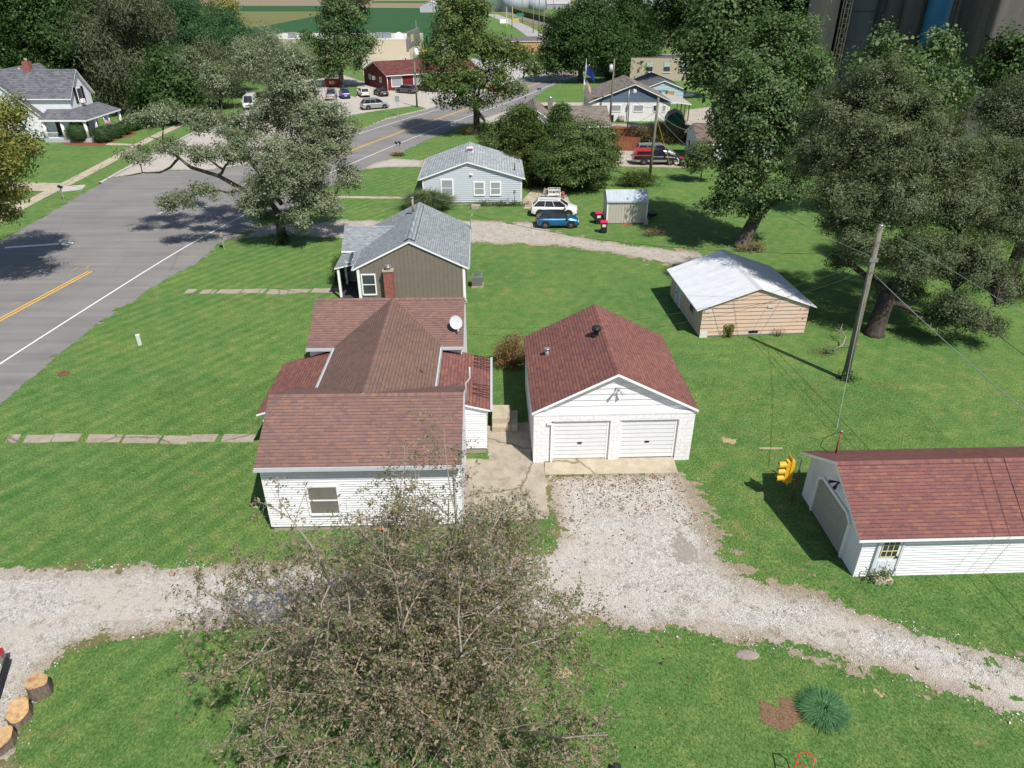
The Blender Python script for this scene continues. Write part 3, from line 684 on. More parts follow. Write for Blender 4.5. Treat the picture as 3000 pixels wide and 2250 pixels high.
lean = shed_roof(h.o, 6.5, 9.1, 5.3, 10.6, 3.12, 2.45, R_RED)
mb = MB(); mb.box(9.11, 9.22, 5.3, 10.65, 2.45, 2.56); mb.build('gutter', GUT, lean)
mb = MB()
for y0 in (6.3, 6.75, 7.2, 9.1, 9.5, 9.9, 10.25):
    mb.mark(); mb.tube([(9.1, y0, 2.6), (8.3, y0+.08, 2.81), (8.25, y0+.18, 2.82), (9.1, y0+.28, 2.6)], [.012]*4, 4)
mb.each('heat_cable', BLK, lean)
shed_roof(h.o, .8, -1.85, 5.4, 10.5, 3.12, 2.3, R_RED)
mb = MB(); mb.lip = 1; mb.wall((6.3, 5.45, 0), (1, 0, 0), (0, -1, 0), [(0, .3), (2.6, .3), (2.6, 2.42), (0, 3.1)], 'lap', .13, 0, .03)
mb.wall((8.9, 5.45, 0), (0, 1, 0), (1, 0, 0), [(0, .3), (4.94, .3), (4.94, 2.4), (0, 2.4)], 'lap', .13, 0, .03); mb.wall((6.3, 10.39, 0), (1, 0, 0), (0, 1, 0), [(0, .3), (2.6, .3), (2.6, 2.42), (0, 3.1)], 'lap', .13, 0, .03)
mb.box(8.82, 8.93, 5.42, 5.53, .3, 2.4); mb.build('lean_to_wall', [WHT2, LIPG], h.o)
mb = MB(); mb.box(6.43, 8.88, 5.48, 10.37, 0, .3); mb.build('foundation', CONC, h.o)
mb = MB(); mb.box(7.15, 7.4, 5.32, 5.44, .75, .98); mb.build('dryer_vent', TRIM, h.o)
mb = MB(); 
for y in (5.7, 7.9, 10.2): mb.mark(); mb.box(-1.7, -1.55, y, y+.14, 0, 2.35)
mb.each('porch_post', TRIM, h.o)
mb = MB(); mb.tube([(7.82, .4, 3.5), (7.9, .4, 3.6), (8.0, .35, 4.2), (8.15, .4, 5.1), (8.35, .45, 5.3), (8.35, .45, 5.75)], [.035]*6, 6)
mb2 = MB(); mb2.tube([(8.12, 3.1, 4.4), (8.12, 3.1, 5.25), (8.3, 3.2, 5.45), (8.3, 3.2, 5.95)], [.035]*4, 6); mb2.build('service_mast', GUT, h.o)
vent_pipe(mid.rf, (5.9-.0, 6.6, 3.75), .5, .03, plain('rusty', (.25, .1, .05), .9, .3, 20), name='vent_pipe')
h.window('r', 1.75, .95, 1.15, 1.35, plain('brown_blind', (.17, .155, .135), .4))
o_d = dish(tuple(h.o.matrix_basis @ Vector((7.3, 11.2, 3.9))), .35, label='pale grey satellite dish on the back wing of the H-shaped house')
o_d.scale = (.9, .9, .9)
mb = MB(); mb.box(0, .95, 0, 1.35, 0, .6); mb.box(0.01, .94, -.35, -.002, 0, .3); mb.box(.952, 1.3, -.3, 1.3, 0, .3)
tag(mb.build('concrete_steps', CONC2, None, (-1.02, 30.7, 0)), 'worn concrete entry steps between the H-shaped house and the garage', 'steps')
# ---------------------------------------------------------------- brown board house
BRN = plain('brown_boards', (.185, .160, .132), .7, .06, 2)
b2 = House('house', 'brown board and batten house with grey shingle roof and red brick flue', 'house', -10.8, 46.9, math.radians(2.2), 7.5, 9.7, 2.62, 4.45)
b2.walls(BRN, 'vert', .3, z0=.2, depth=.012); b2.roof(R_GRY, .25, .12, capmat=R_GRY); b2.corners(.16, z0=0); b2.gutter(0); b2.gutter(1)
b2.window('f', .32, .8, .85, 1.4)
mb = MB(); mb.box(2.2-.33, 2.2+.33, -.55, -.03, 0, 2.6); cb = mb.build('brick_flue', BRICK, b2.o)
m2 = MB(); m2.box(1.82, 2.58, -.6, .0, 2.6, 2.68); m2.build('cap', CONC, cb); m2 = MB()
m2.cyl((2.2, -.3, 2.68), .16, .2, 12); m2.cyl((2.2, -.3, 2.88), .25, .06, 14); m2.cyl((2.2, -.3, 2.97), .2, .05, 14); m2.build('flue_cap', GALV, cb)
# cross gable and porch on the left side
x0, x1, y0, y1 = -1.6, 3.0, 4.1, 8.1
cg = wingbox(b2, x0, x1, y0, y1, 2.6, 3.65, 'x', BRN, R_GRY, .25, .12)
shed_roof(b2.o, -.26, -1.75, .9, 3.8, 2.62, 2.3, R_GRY)
mb = MB()
for y in (1.0, 3.6): mb.mark(); mb.box(-1.6, -1.44, y, y+.16, .15, 2.3)
mb.each('porch_post', TRIM, b2.o); mb = MB(); mb.box(-1.65, -.03, .6, 4.05, 0, .15); mb.build('porch_floor', plain('dark_deck', (.05, .05, .055), .8), b2.o)
b2.door('l', 1.9, .9, 2.05, BLK, .15)
rv = MB()
for sg in (-1, 1):
    rv.face([(3.75+sg*.36, .25, 4.56), (3.75+sg*.36, 9.2, 4.56), (3.75, 9.2, 4.74), (3.75, .25, 4.74)])
    rv.face([(3.75+sg*.38, .2, 4.40), (3.75+sg*.38, 9.25, 4.40), (3.75+sg*.36, 9.2, 4.56), (3.75+sg*.36, .25, 4.56)], 1)
rv.build('ridge_vent', [R_GRY, BLK], b2.rf)
vent_pipe(b2.rf, (3.45, 7.2, 4.5), 1.15, .09, plain('old_flue', (.28, .24, .22), .7, .3, 12), cap=True)
o_d = dish(tuple(b2.o.matrix_basis @ Vector((-.35, .7, 2.7))), -1.2, label='dark blue grey satellite dish above the porch of the brown house', mat=plain('dish_dark', (.09, .11, .15), .5, .05), tilt=.5)
mb = MB(); mb.tube([(7.8, 9.0, 1.2), (7.8, 9.0, 3.7), (8.0, 9, 3.85)], [.03]*3, 6); mb.build('service_mast', GALV, b2.o)
# ---------------------------------------------------------------- pale blue grey house
PBL = plain('pale_blue_siding', (.50, .55, .61), .55, .03, 1.5)
gh = House('house', 'pale blue grey sided bungalow with light grey roof behind the brown house', 'house', -9.1, 72.9, math.radians(1.5), 10.1, 9.6, 2.6, 4.2, ridge_at=.455)
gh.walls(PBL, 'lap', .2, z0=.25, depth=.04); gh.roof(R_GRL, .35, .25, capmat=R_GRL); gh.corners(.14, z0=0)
gh.gutter(0)
gh.window('f', 1.95, .95, 1.05, 1.55, CURT, .14, label='tall window with a half drawn blind'); gh.window('f', 5.3, 1.05, .9, 1.2, CURT, .14); gh.window('f', 6.95, 1.05, .9, 1.2, CURT, .14)
mb = MB(); mb.box(-.28, .28, -.3, .3, 0, .45); c_ = mb.build('chimney', BRICK, gh.rf, (4.75, 5.2, 4.2)); m2 = MB(); m2.box(-.36, .36, -.38, .38, .0, .12); m2.box(-.32, .32, -.34, .34, .45, .5); m2.build('flashing', WHT, c_)
vent_pipe(gh.rf, (9.4, 1.9, 3.0), .75, .06, plain('dark_pipe', (.12, .08, .07), .7))
mb = MB(); mb.cyl((4.95, -.06, 3.02), .16, .12, 10); mb.box(4.75, 5.15, -.05, 0, 2.94, 3.1); mb.build('gable_vent', WHT, gh.o)
mb = MB(); mb.box(9.3, 9.5, -.12, -.02, 1.2, 1.5); mb.tube([(9.4, -.07, 1.2), (9.4, -.07, .05)], [.025, .025], 5); mb.build('electric_meter', GALV, gh.o)
gh.door('r', 3.2, .9, 2.05, WHT, .25)
mb = MB(); mb.box(0, .9, 0, .55, 0, .35); tag(mb.build('well_cover', CONC, None, (-4.1, 71.3, 0)), 'weathered concrete box on the grass below the pale blue house', 'concrete box')
mb = MB(); mb.box(-.18, .18, -.12, .12, .25, .7); mb.tube([(0, 0, 0), (0, 0, .3)], [.03, .03], 6); mb.tube([(.15, 0, .7), (.15, 0, .9), (.05, .1, 1.1)], [.025]*3, 6)
tag(mb.build('gas_meter', plain('meter_grey', (.3, .31, .32), .6), None, (-.45, 72.4, 0)), 'small grey gas meter at the foot of the pale blue house wall', 'gas meter')
# ---------------------------------------------------------------- tan shed building with white metal roof
TAN = plain('tan_boards', (.56, .41, .315), .7, .05, 2, dirt=(.45, .33, .23))
ts = House('shed', 'leaning tan board outbuilding with a white metal roof under the big elm', 'shed', 12.1, 41.5, math.radians(4), 6.95, 7.1, 2.0, 3.25)
ts.walls(TAN, 'lap', .27, z0=.12, depth=.02, base=plain('whitewash', (.6, .6, .58), .8, .2)); ts.roof(metalroof('white_metal_roof', (.78, .80, .82)), .42, .18, t=.05, capmat=plain('white_ridge', (.6, .62, .64), .4, .04, metal=.1))
ts.o.rotation_euler[2] = math.radians(4.0)
ts.door('l', 4.6, .9, 1.75, plain('old_door_pale', (.42, .47, .5), .7), .1)
ts.window('l', 1.5, 1.0, .8, .7, fr=.06, trim=TAN, mull=False)
mb = MB(); ts.fbox(mb, 'f', 3.25, 3.85, .22, .38, .0, .03); mb.build('crawl_vent', BLK, ts.o)
mb = MB(); ts.fbox(mb, 'f', 4.2, 4.6, 1.95, 2.08, .0, .035); ts.fbox(mb, 'f', .1, .5, 1.75, 1.9, .0, .035); mb.build('vent_grille', plain('louvre', (.5, .48, .45), .7), ts.o)
mb = MB(); ts.fbox(mb, 'f', 0, .5, .0, .4, .0, .035); mb.build('patch', plain('patch_white', (.6, .58, .55), .8, .2), ts.o)
# ---------------------------------------------------------------- right garage
rg = House('garage', 'white sided garage with red shingle roof, cut by the right edge of the picture', 'garage', 13.2, 20.25, math.radians(2.0), 14.0, 5.0, 2.15, 3.45, axis='x')
rg.W, rg.D = 5.0, 14.0; rg.ra = 2.5
rg.walls(WHT2, 'lap', .13, z0=.0); rg.roof(R_RED2, .35, .42, capmat=R_RED2); rg.corners(.1)
# side door: face r is the front (a=W); u runs along b
RD = plain('panel_door', (.66, .70, .75), .5, .04)
d = rg.door('r', .62, .85, 1.92, RD, .12, trim=plain('grey_trim', (.55, .57, .6), .6))
m2 = MB(); rg.fbox(m2, 'r', .74, 1.35, 1.05, 1.9, .04, .05)
pane = m2.build('pane', GLASS, d); m2 = MB()
for k in range(4): rg.fbox(m2, 'r', .73+.2067*k-.012, .73+.2067*k+.014, 1.04, 1.91, .048, .066)
for k in range(4): rg.fbox(m2, 'r', .72, 1.365, 1.03+.29*k, 1.056+.29*k, .046, .064)
m2.build('glazing_bars', plain('cream_bars', (.70, .62, .35), .6), d)
m2 = MB(); 
for u in (.74, 1.1): m2.mark(); rg.fbox(m2, 'r', u, u+.27, .25, .85, .035, .05)
m2.each('door_panel', RD, d)
mb = MB(); rg.fbox(mb, 'r', .62, 1.3, 0, .2, .04, .45); tag(mb.build('door_step', CONC2, None), 'cracked beige concrete step below the side door of the right hand garage', 'step'); mb_o = bpy.data.objects['door_step']; mb_o.location = rg.o.location; mb_o.rotation_euler = rg.o.rotation_euler
# sectional door in the left gable, clipped upper corners. face f (b=0), u = a from back to front
GD2 = plain('tan_grey_door', (.36, .35, .31), .6, .08, 3)
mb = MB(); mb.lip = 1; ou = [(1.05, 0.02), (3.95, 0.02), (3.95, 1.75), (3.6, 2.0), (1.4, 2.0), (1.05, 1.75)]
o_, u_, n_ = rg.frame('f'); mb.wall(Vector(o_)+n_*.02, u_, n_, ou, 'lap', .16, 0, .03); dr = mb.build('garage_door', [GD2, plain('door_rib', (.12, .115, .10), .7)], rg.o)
m2 = MB()
for i in range(1, 6):
    a, b_ = ou[i], ou[(i+1) % 6]; A = Vector(o_)+u_*a[0]+Vector((0, 0, a[1]))+n_*.05; Bq = Vector(o_)+u_*b_[0]+Vector((0, 0, b_[1]))+n_*.05; 
    if i != 0: m2.bar(A, Bq, .085, n=4)
m2.build('door_frame', TRIM, dr)
m2 = MB()
for dy in (-.15, .15): m2.tube([(-.02, 2.5, 2.6), (-.15, 2.5+dy*.5, 2.6), (-.32, 2.5+dy*1.5, 2.5)], [.03, .03, .08], 8)
m2.build('flood_light', BLK, rg.o)
m2 = MB(); m2.tube([(0, 0, 0), (0, 0, 1.15)], [.04, .035], 6); m2.cyl((0, 0, -.03), .12, .05, 8, 1); m2.tube([(0, 0, 1.15), (0, 0, 1.25)], [.06, .05], 6, 2)
m2.tube([(0, 0, 1.2), (-.25, .1, 1.0), (-.6, .2, .7), (-.65, .15, .35), (-.3, .05, .1), (0, 0, .1)], [.014]*6, 4, 1)
m2.build('service_mast', [plain('rust_pipe', (.28, .08, .04), .8, .3, 15), BLK, GALV], rg.rf, (.75, 4.6, 2.45))
# ---------------------------------------------------------------- white farmhouse far left
wh = thing('house', 'large white farmhouse with slate grey roofs and a wraparound porch behind the clipped shrubs', 'house', (0, 0, 0), 0)
class HH: pass
H0 = HH(); H0.o = wh
A = wingbox(H0, -80, -63.5, 108.6, 114.6, 5.75, 8.9, 'x', WHT2, R_SLT, .4, .5)
Bw = wingbox(H0, -80.1, -67.9, 107.7, 121, 3.5, 8.85, 'y', WHT2, R_SLT, .6, .35)
C_ = wingbox(H0, -75.5, -69.5, 114, 119, 5.9, 8.95, 'y', WHT2, R_SLT, .4, .3)
def bx(name, x0, x1, y0, y1, z0, z1, m, par): q = MB(); q.box(x0, x1, y0, y1, z0, z1); return q.build(name, m, par)
wn = bx('window', -63.5, -63.4, 111.0, 112.1, 4.7, 6.6, TRIM, wh); bx('pane', -63.41, -63.36, 111.1, 112.0, 4.8, 6.5, GLASS, wn)
bx('shutter', -63.5, -63.38, 110.3, 110.85, 4.6, 6.7, BLK, wh); bx('shutter', -63.5, -63.38, 112.25, 112.8, 4.6, 6.7, BLK, wh)
bx('window_air_conditioner', -63.5, -63.0, 111.2, 111.9, 4.6, 5.1, WHT, wh)
# porch roof: hip around the corner
zi, ze = 4.0, 2.95; P = {'a': (-67.0, 105.6, ze), 'b': (-60.2, 105.6, ze), 'c': (-60.2, 115.9, ze), 'd': (-63.5, 115.9, zi), 'e': (-63.5, 108.6, zi+.02), 'f': (-67.0, 108.6, zi)}
mb = MB(); t = .12
for q, ax in ((('a', 'b', 'e', 'f'), 0), (('b', 'c', 'd', 'e'), 1)):
    pts = [(P[k][0], P[k][1], P[k][2]+t) for k in q]; mb.face(pts, 0, [(p[ax], math.hypot(p[1]-105.6, p[2]) if ax == 0 else -p[0]) for p in pts])
pr_ = mb.build('porch_roof', R_SLT, wh); mb = MB()
for q in (('a', 'b'), ('b', 'c'), ('c', 'd'), ('f', 'a')):
    a, c = P[q[0]], P[q[1]]; mb.face([(a[0], a[1], a[2]-.1), (c[0], c[1], c[2]-.1), (c[0], c[1], c[2]+t-.01), (a[0], a[1], a[2]+t-.01)])
mb.face([(p[0], p[1], p[2]-.1) for p in (P['a'], P['b'], P['e'], P['f'])]); mb.face([(p[0], p[1], p[2]-.1) for p in (P['b'], P['c'], P['d'], P['e'])]); mb.build('fascia', TRIM, pr_)
for (x, y) in ((-66.6, 106), (-64.0, 106), (-60.7, 106), (-60.6, 108.6), (-60.6, 112.3), (-60.6, 115.8)):
    q = MB(); q.tube([(x, y, .5), (x, y, 2.95)], [.24, .19], 8); q.build('porch_column', TRIM, wh)
bx('porch_floor', -67, -60.2, 105.7, 115.9, 0, .5, plain('porch_grey', (.4, .42, .45), .7), wh)
mb = MB()
def rail(mb, a, b_, z0=.5, h=.8):
    a = Vector((*a, 0)); b_ = Vector((*b_, 0)); n = int((b_-a).length/.18)
    for z in (z0+.1, z0+h): mb.bar(a+Vector((0, 0, z)), b_+Vector((0, 0, z)), .05)
    for k in range(1, n): p = a.lerp(b_, k/n); mb.bar(p+Vector((0, 0, z0+.1)), p+Vector((0, 0, z0+h)), .02)
for a, b_ in (((-66.6, 106), (-64.9, 106)), ((-64, 106), (-61.7, 106)), ((-60.6, 108.6), (-60.6, 112.3)), ((-60.6, 112.3), (-60.6, 115.8))): rail(mb, a, b_)
mb.build('railing', TRIM, wh)
bx('door', -66.4, -65.4, 108.5, 108.58, .5, 2.7, BLK, wh); bx('shutter', -64.3, -63.9, 108.5, 108.58, .9, 2.5, BLK, wh)
wn = bx('window', -63.5, -63.4, 110.6, 111.8, 1.1, 2.6, TRIM, wh); bx('pane', -63.42, -63.36, 110.7, 111.7, 1.2, 2.5, GLASS, wn)
mb = MB(); mb.box(-.45, .45, -.45, .45, 0, 1.9); c_ = mb.build('chimney', BRICK, wh, (-69.9, 111.7, 8.2)); m2 = MB(); m2.cyl((0, 0, 1.9), .2, .4, 10); m2.box(-.52, .52, -.52, .52, -.2, .25); m2.build('cap', CONCL, c_)
# ---------------------------------------------------------------- red building
REDW = plain('red_boards', (.15, .018, .018), .6, .12, 3)
ang = math.atan2(7.5, 12.0)
rb = House('shop', 'dark red board building with a brown shingle roof beside the parking lot', 'shop', -26.2, 161.6, ang, 22, 13.2, 2.9, 5.0, axis='x')
rb.W, rb.D = 13.2, 22; rb.ra = 6.6
rb.walls(REDW, 'vert', .3, depth=.02); rb.roof(shingles('maroon_shingles', [(.13, .05, .045), (.10, .042, .04), (.16, .065, .055)], .6, .35, (.05, .02, .02)), .4, .4)
rb.gutter(1, mat=TRIM)
for u in (.9, 6.0): rb.window('r', u, .75, 2.3, 1.75, CURT, .12, mull=False, vm=0)
rb.window('f', 3.0, 1.5, .9, .8, CURT, .12, mull=False); rb.window('f', 9.0, 1.4, .9, .8, CURT, .12, mull=False)
mb = MB(); rb.fbox(mb, 'f', 5.8, 6.6, 1.5, 2.3, 0, .5); mb.build('air_conditioner', WHT, rb.o)
mb = MB(); mb.tube([(-.3, .1, 2.8), (-.1, -.1, 2.5), (-.1, -.1, .1)], [.08]*3, 6); mb.build('downspout', TRIM, rb.o)
for (x, y) in ((8, 8.0), (14, 7.6)): vent_pipe(rb.rf, (x, y, 4.6), .8, .12, BLK)
# ---------------------------------------------------------------- cream metal store
CRM = plain('cream_panels', (.56, .49, .37), .6, .04, 1)
cs = thing('store', 'long flat roofed cream metal store behind the red building', 'store', (-29.8, 228, 0), math.radians(-1.5))
mb = MB(); mb.wall((-46, 0, 0), (1, 0, 0), (0, -1, 0), [(0, 0), (46, 0), (46, 5.6), (0, 5.6)], 'vert', .9, 0, .06)
mb.wall((0, 0, 0), (0, 1, 0), (1, 0, 0), [(0, 0), (30, 0), (30, 5.6), (0, 5.6)], 'flat'); mb.wall((-46, 0, 0), (0, 1, 0), (-1, 0, 0), [(0, 0), (30, 0), (30, 5.6), (0, 5.6)], 'flat')
mb.wall((-46, 30, 0), (1, 0, 0), (0, 1, 0), [(0, 0), (46, 0), (46, 5.6), (0, 5.6)], 'flat'); mb.build('wall', CRM, cs)
r_ = bx('roof', -45.9, -.1, .1, 29.9, 5.3, 5.45, plain('membrane_roof', (.5, .48, .43), .8), cs)
bx('coping', -46.1, .1, -.12, .1, 5.6, 5.85, TRIM, r_)
mb = MB(); mb.wall((0.05, 0, 0), (0, 1, 0), (1, 0, 0), [(-.6, 3.2), (22, 3.2), (22, 7.6), (-.6, 7.6)], 'flat'); mb.box(-.5, .04, -.6, 22, 3.2, 7.6); pp = mb.build('sign_parapet', plain('parapet_grey', (.17, .17, .17), .6), cs)
bx('sign_panel', .06, .12, 3, 8, 4.6, 6.6, plain('sign_cream', (.5, .45, .2), .5), pp)
for x in (-11, -8.6): bx('rooftop_air_conditioner', x, x+2.1, 6, 8, 5.45, 7.0, GALV, cs)
bx('rooftop_air_conditioner', -37, -35, 6, 8, 5.45, 7.0, GALV, cs)
dd = dish((-33.3, 233, 5.5), .5, label='white satellite dish standing on the roof of the cream store', r=1.3, mat=WHT, tilt=.3)
vent_pipe(cs, (-1.5, 3, 5.45), 1.4, .1, WHT)
# ---------------------------------------------------------------- blue gable white block house
bl = House('house', 'white block house with a dark blue gable and taupe roof near the transformer pole', 'house', 13.0, 123.6, 0, 12.9, 12.5, 3.0, 5.55, ridge_at=.53)
bl.walls(BLOCKW, 'lap', .2, gable_mat=plain('slate_blue_siding', (.075, .125, .20), .6, .05, 1), gz=3.0, vs='flat', depth=.05); bl.roof(R_TAU, .5, .4)
bl.window('f', 3.3, 1.9-.3, 1.5, .85, CURT, .12, mull=False); bl.window('f', 6.95, 1.6, 1.5, .85, CURT, .12, mull=False); bl.window('f', 12.0-.3, 1.5, .45, .9, CURT, .1, mull=False); bl.window('f', 10.2, 1.6, .4, .85, GLASS, .1, mull=False)
for u in (2, 5, 8): bl.window('l', u, 1.2, .9, 1.3, GLASS, .12)
mb = MB(); mb.tube([(5.9, -.1, .1), (6.0, -.1, 4.9)], [.05, .05], 6); mb.box(5.8, 6.1, -.3, -.02, 1.9, 2.6); mb.build('electric_meter', GALV, bl.o)
mb = MB(); bl.fbox(mb, 'f', 6.7, 7.2, 4.4, 5.0, 0, .08); mb.build('gable_vent', WHT, bl.o)
cp = MB(); L = 4
cp.face([(12.6, 0, 3.15), (16.4, .0, 2.65), (16.4, 9.6, 2.65), (12.6, 9.6, 3.15)], 0, [(0, 0), (4, 0), (4, 9), (0, 9)]); cp.face([(12.6, 0, 3.0), (16.4, .0, 2.5), (16.4, 0, 2.65), (12.6, 0, 3.15)], 1); cp.face([(16.4, 0, 2.5), (16.4, 9.6, 2.5), (16.4, 9.6, 2.65), (16.4, 0, 2.65)], 1)
cp.face([(12.6, 0, 3.0), (16.4, 0, 2.5), (16.4, 9.6, 2.5), (12.6, 9.6, 3.0)][::-1], 1); cpr = cp.build('carport_roof', [plain('pale_roofing', (.36, .35, .33), .8, .15, 2), TRIM], bl.o)
mb = MB()
for y in (.3, 3.2, 6.2, 9.3): mb.mark(); mb.bar((16.1, y, 0), (16.1, y, 2.5), .1)
mb.mark(); mb.bar((14.8, .3, 0), (14.8, .3, 2.7), .1); mb.each('carport_post', plain('post_brown', (.08, .06, .045), .8), cpr)
# ---------------------------------------------------------------- pale blue cottage behind
lb = House('house', 'small pale blue cottage with plywood boarded windows behind the blue gabled house', 'house', 24.6, 143.0, 0, 7.6, 14, 2.5, 3.9)
lb.walls(plain('sky_blue_siding', (.40, .54, .62), .6, .04), 'lap', .25, depth=.04); lb.roof(R_SLT, .4, .3); PLY = plain('plywood', (.46, .28, .10), .8, .15, 4)
lb.window('f', 4.4, .6, 1.4, 1.5, PLY, .08, mull=False, trim=PLY, label='plywood boarded window'); lb.window('f', 1.0, .6, 1.3, 1.4, PLY, .08, mull=False, trim=PLY)
mb = MB(); lb.fbox(mb, 'f', 1.9, 4.6, 2.35, 2.42, .05, .1)
for u in (2, 3.2, 4.4): lb.fbox(mb, 'f', u, u+.25, 2.2, 2.42, .05, .3)
mb.build('flood_light', plain('lamp_teal', (.15, .3, .4), .5), lb.o)
# ---------------------------------------------------------------- beige block building
bb = thing('building', 'flat roofed beige block building at the edge of the trees', 'building', (27.5, 179.6, 0), math.radians(-2))
mb = MB(); 
for (o, u, n, l_) in (((0, 0, 0), (1, 0, 0), (0, -1, 0), 14.3), ((14.3, 0, 0), (0, 1, 0), (1, 0, 0), 10), ((0, 0, 0), (0, 1, 0), (-1, 0, 0), 10), ((0, 10, 0), (1, 0, 0), (0, 1, 0), 14.3)): mb.wall(o, u, n, [(0, 0), (l_, 0), (l_, 4.9), (0, 4.9)])
mb.build('wall', BLOCKB, bb); r_ = bx('roof', .1, 14.2, .1, 9.9, 4.6, 4.7, plain('tar_roof', (.07, .07, .075), .9, .2), bb); bx('coping', -.05, 14.35, -.06, .15, 4.9, 5.0, plain('coping_dark', (.2, .18, .16), .7), r_)
for x in (3.6, 7.6, 11.6):
    wn = bx('window', x, x+1.6, -.05, .0, 1.9, 4.1, plain('alu', (.3, .3, .3), .5), bb); bx('pane', x+.1, x+1.5, -.07, -.04, 2.0, 2.95, GLASS, wn); bx('blind', x+.1, x+1.5, -.07, -.04, 2.98, 4.0, plain('blind', (.4, .46, .45), .6), wn)
    bx('sill', x-.1, x+1.7, -.15, 0, 1.75, 1.88, TRIM, wn)
# ---------------------------------------------------------------- taupe roofed house by the fence
br = House('house', 'low house with a taupe shingle roof and dark green porch awning behind the evergreens', 'house', 3.6, 103.2, 0, 10.0, 13.2, 2.6, 4.2, axis='x')
br.W, br.D = 13.2, 10.0; br.ra = 6.6
br.walls(WHT2, 'lap', .2, depth=.03); br.roof(R_TAU, .4, .2); br.rf
rb2 = wingbox(br, -3.4, 2.6, -1.2, 9.5, 2.8, 4.9, 'y', WHT2, R_TAU, .4, .3)
mb = MB(); mb.box(4.2, 10.6, -1.9, -.45, 2.15, 2.25); mb.box(4.2, 10.6, -1.95, -1.85, 2.0, 2.2, 1); mb.build('awning', [plain('green_awning', (.03, .10, .06), .6), TRIM], br.o)
mb = MB(); mb.box(-.35, .35, -.35, .35, 0, 1.3); c_ = mb.build('chimney', brickm('taupe_brick', [(.2, .17, .15), (.15, .13, .12)]), br.o, (1.9, 5.5, 4.1)); m2 = MB(); m2.cyl((0, 0, 1.3), .25, .35, 10); m2.build('flue_cap', GALV, c_)
vent_pipe(br.rf, (3.6, 5.5, 3.9), .9, .08, WHT); vent_pipe(br.rf, (8.8, 6.8, 4.1), .5, .08, WHT)
bx('fence_post', 9.3, 9.6, -1.5, -1.3, 0, 2.1, TRIM, br.o)
# ---------------------------------------------------------------- white garage by the parked pickup
wg = House('garage', 'long white board garage with brown roof behind the big maple', 'garage', 23.4, 91.3, 0, 15.3, 7.6, 2.55, 4.2, axis='x')
wg.W, wg.D = 7.6, 15.3; wg.ra = 3.8
wg.walls(plain('white_boards', (.66, .68, .70), .6, .05), 'vert', .35, depth=.03); wg.roof(shingles('brown_grey_shingles', [(.15, .12, .10), (.11, .09, .08), (.19, .155, .13)], .6, .3, (.05, .04, .03)), .35, .35)
wg.door('f', 4.2, 1.3, 2.0, plain('grey_door', (.5, .52, .54), .6), 0, handle=False); mb = MB(); wg.fbox(mb, 'f', 1.4, 2.2, .9, 1.9, 0, .04); mb.build('window', GLASS, wg.o)
# ---------------------------------------------------------------- green barn-roof shed
gs = thing('shed', 'small green shed with a brown barn shaped roof', 'shed', (25.0, 114.2, 0), math.radians(-8))
pr5 = [(-1.5, 1.5), (-1.1, 2.3), (0, 2.8), (1.1, 2.3), (1.5, 1.5)]
mb = MB(); GRN = plain('green_panels', (.02, .15, .06), .5, .1)
for y, n in ((0, (0, -1, 0)), (3.6, (0, 1, 0))): mb.wall((0, y, 0), (1, 0, 0), n, [(-1.4, 0), (1.4, 0), (1.4, 1.5), (1.05, 2.25), (0, 2.72), (-1.05, 2.25), (-1.4, 1.5)], 'vert', .3, 0, .02)
for x in (-1.4, 1.4): mb.wall((x, 0, 0), (0, 1, 0), (math.copysign(1, x), 0, 0), [(0, 0), (3.6, 0), (3.6, 1.55), (0, 1.55)], 'vert', .3, 0, .02)
mb.build('wall', GRN, gs); mb = MB()
for a, c in zip(pr5[:-1], pr5[1:]):
    mb.face([(a[0], -.2, a[1]), (c[0], -.2, c[1]), (c[0], 3.8, c[1]), (a[0], 3.8, a[1])]); mb.face([(a[0], -.2, a[1]+.06), (c[0], -.2, c[1]+.06), (c[0], 3.8, c[1]+.06), (a[0], 3.8, a[1]+.06)]); mb.face([(a[0], -.2, a[1]), (c[0], -.2, c[1]), (c[0], -.2, c[1]+.06), (a[0], -.2, a[1]+.06)])
mb.build('roof', plain('brown_metal', (.11, .075, .075), .5, .08), gs)
# ---------------------------------------------------------------- metal garden shed
ms = thing('shed', 'small pale beige metal garden shed beside the pink lidded bins', 'shed', (9.0, 66.4, 0), math.radians(1))
mb = MB(); mb.wall((0, 0, 0), (1, 0, 0), (0, -1, 0), [(0, .05), (3.75, .05), (3.75, 2.15), (0, 2.15)], 'vert', .27, 0, .03); mb.wall((0, 2.6, 0), (1, 0, 0), (0, 1, 0), [(0, .05), (3.75, .05), (3.75, 2.15), (0, 2.15)], 'vert', .27, 0, .03)
for x in (0, 3.75): mb.wall((x, 0, 0), (0, 1, 0), (-1 if x == 0 else 1, 0, 0), [(0, .05), (2.6, .05), (2.6, 2.15), (1.3, 2.85), (0, 2.15)], 'vert', .27, 0, .03)
mb.build('wall', plain('beige_metal', (.46, .43, .385), .5, .05), ms)
mb = MB()
for sg, ya, za, yb, zb in ((0, -.12, 2.1, 1.3, 2.9), (1, 1.3, 2.9, 2.72, 2.1)):
    mb.face([(-.1, ya, za), (3.85, ya, za), (3.85, yb, zb), (-.1, yb, zb)], 0, [(0, 0), (3.95, 0), (3.95, 1.6), (0, 1.6)]); mb.face([(-.1, ya, za-.06), (-.1, yb, zb-.06), (3.85, yb, zb-.06), (3.85, ya, za-.06)])
mb.box(-.1, 3.85, -.14, -.11, 2.0, 2.14); mb.build('roof', metalroof('galvanised_roof', (.47, .53, .57), .33), ms)
mb = MB(); mb.box(-.05, -.02, .3, 2.3, .1, 1.95); mb.build('door', plain('shed_door', (.5, .49, .47), .5), ms); mb = MB()
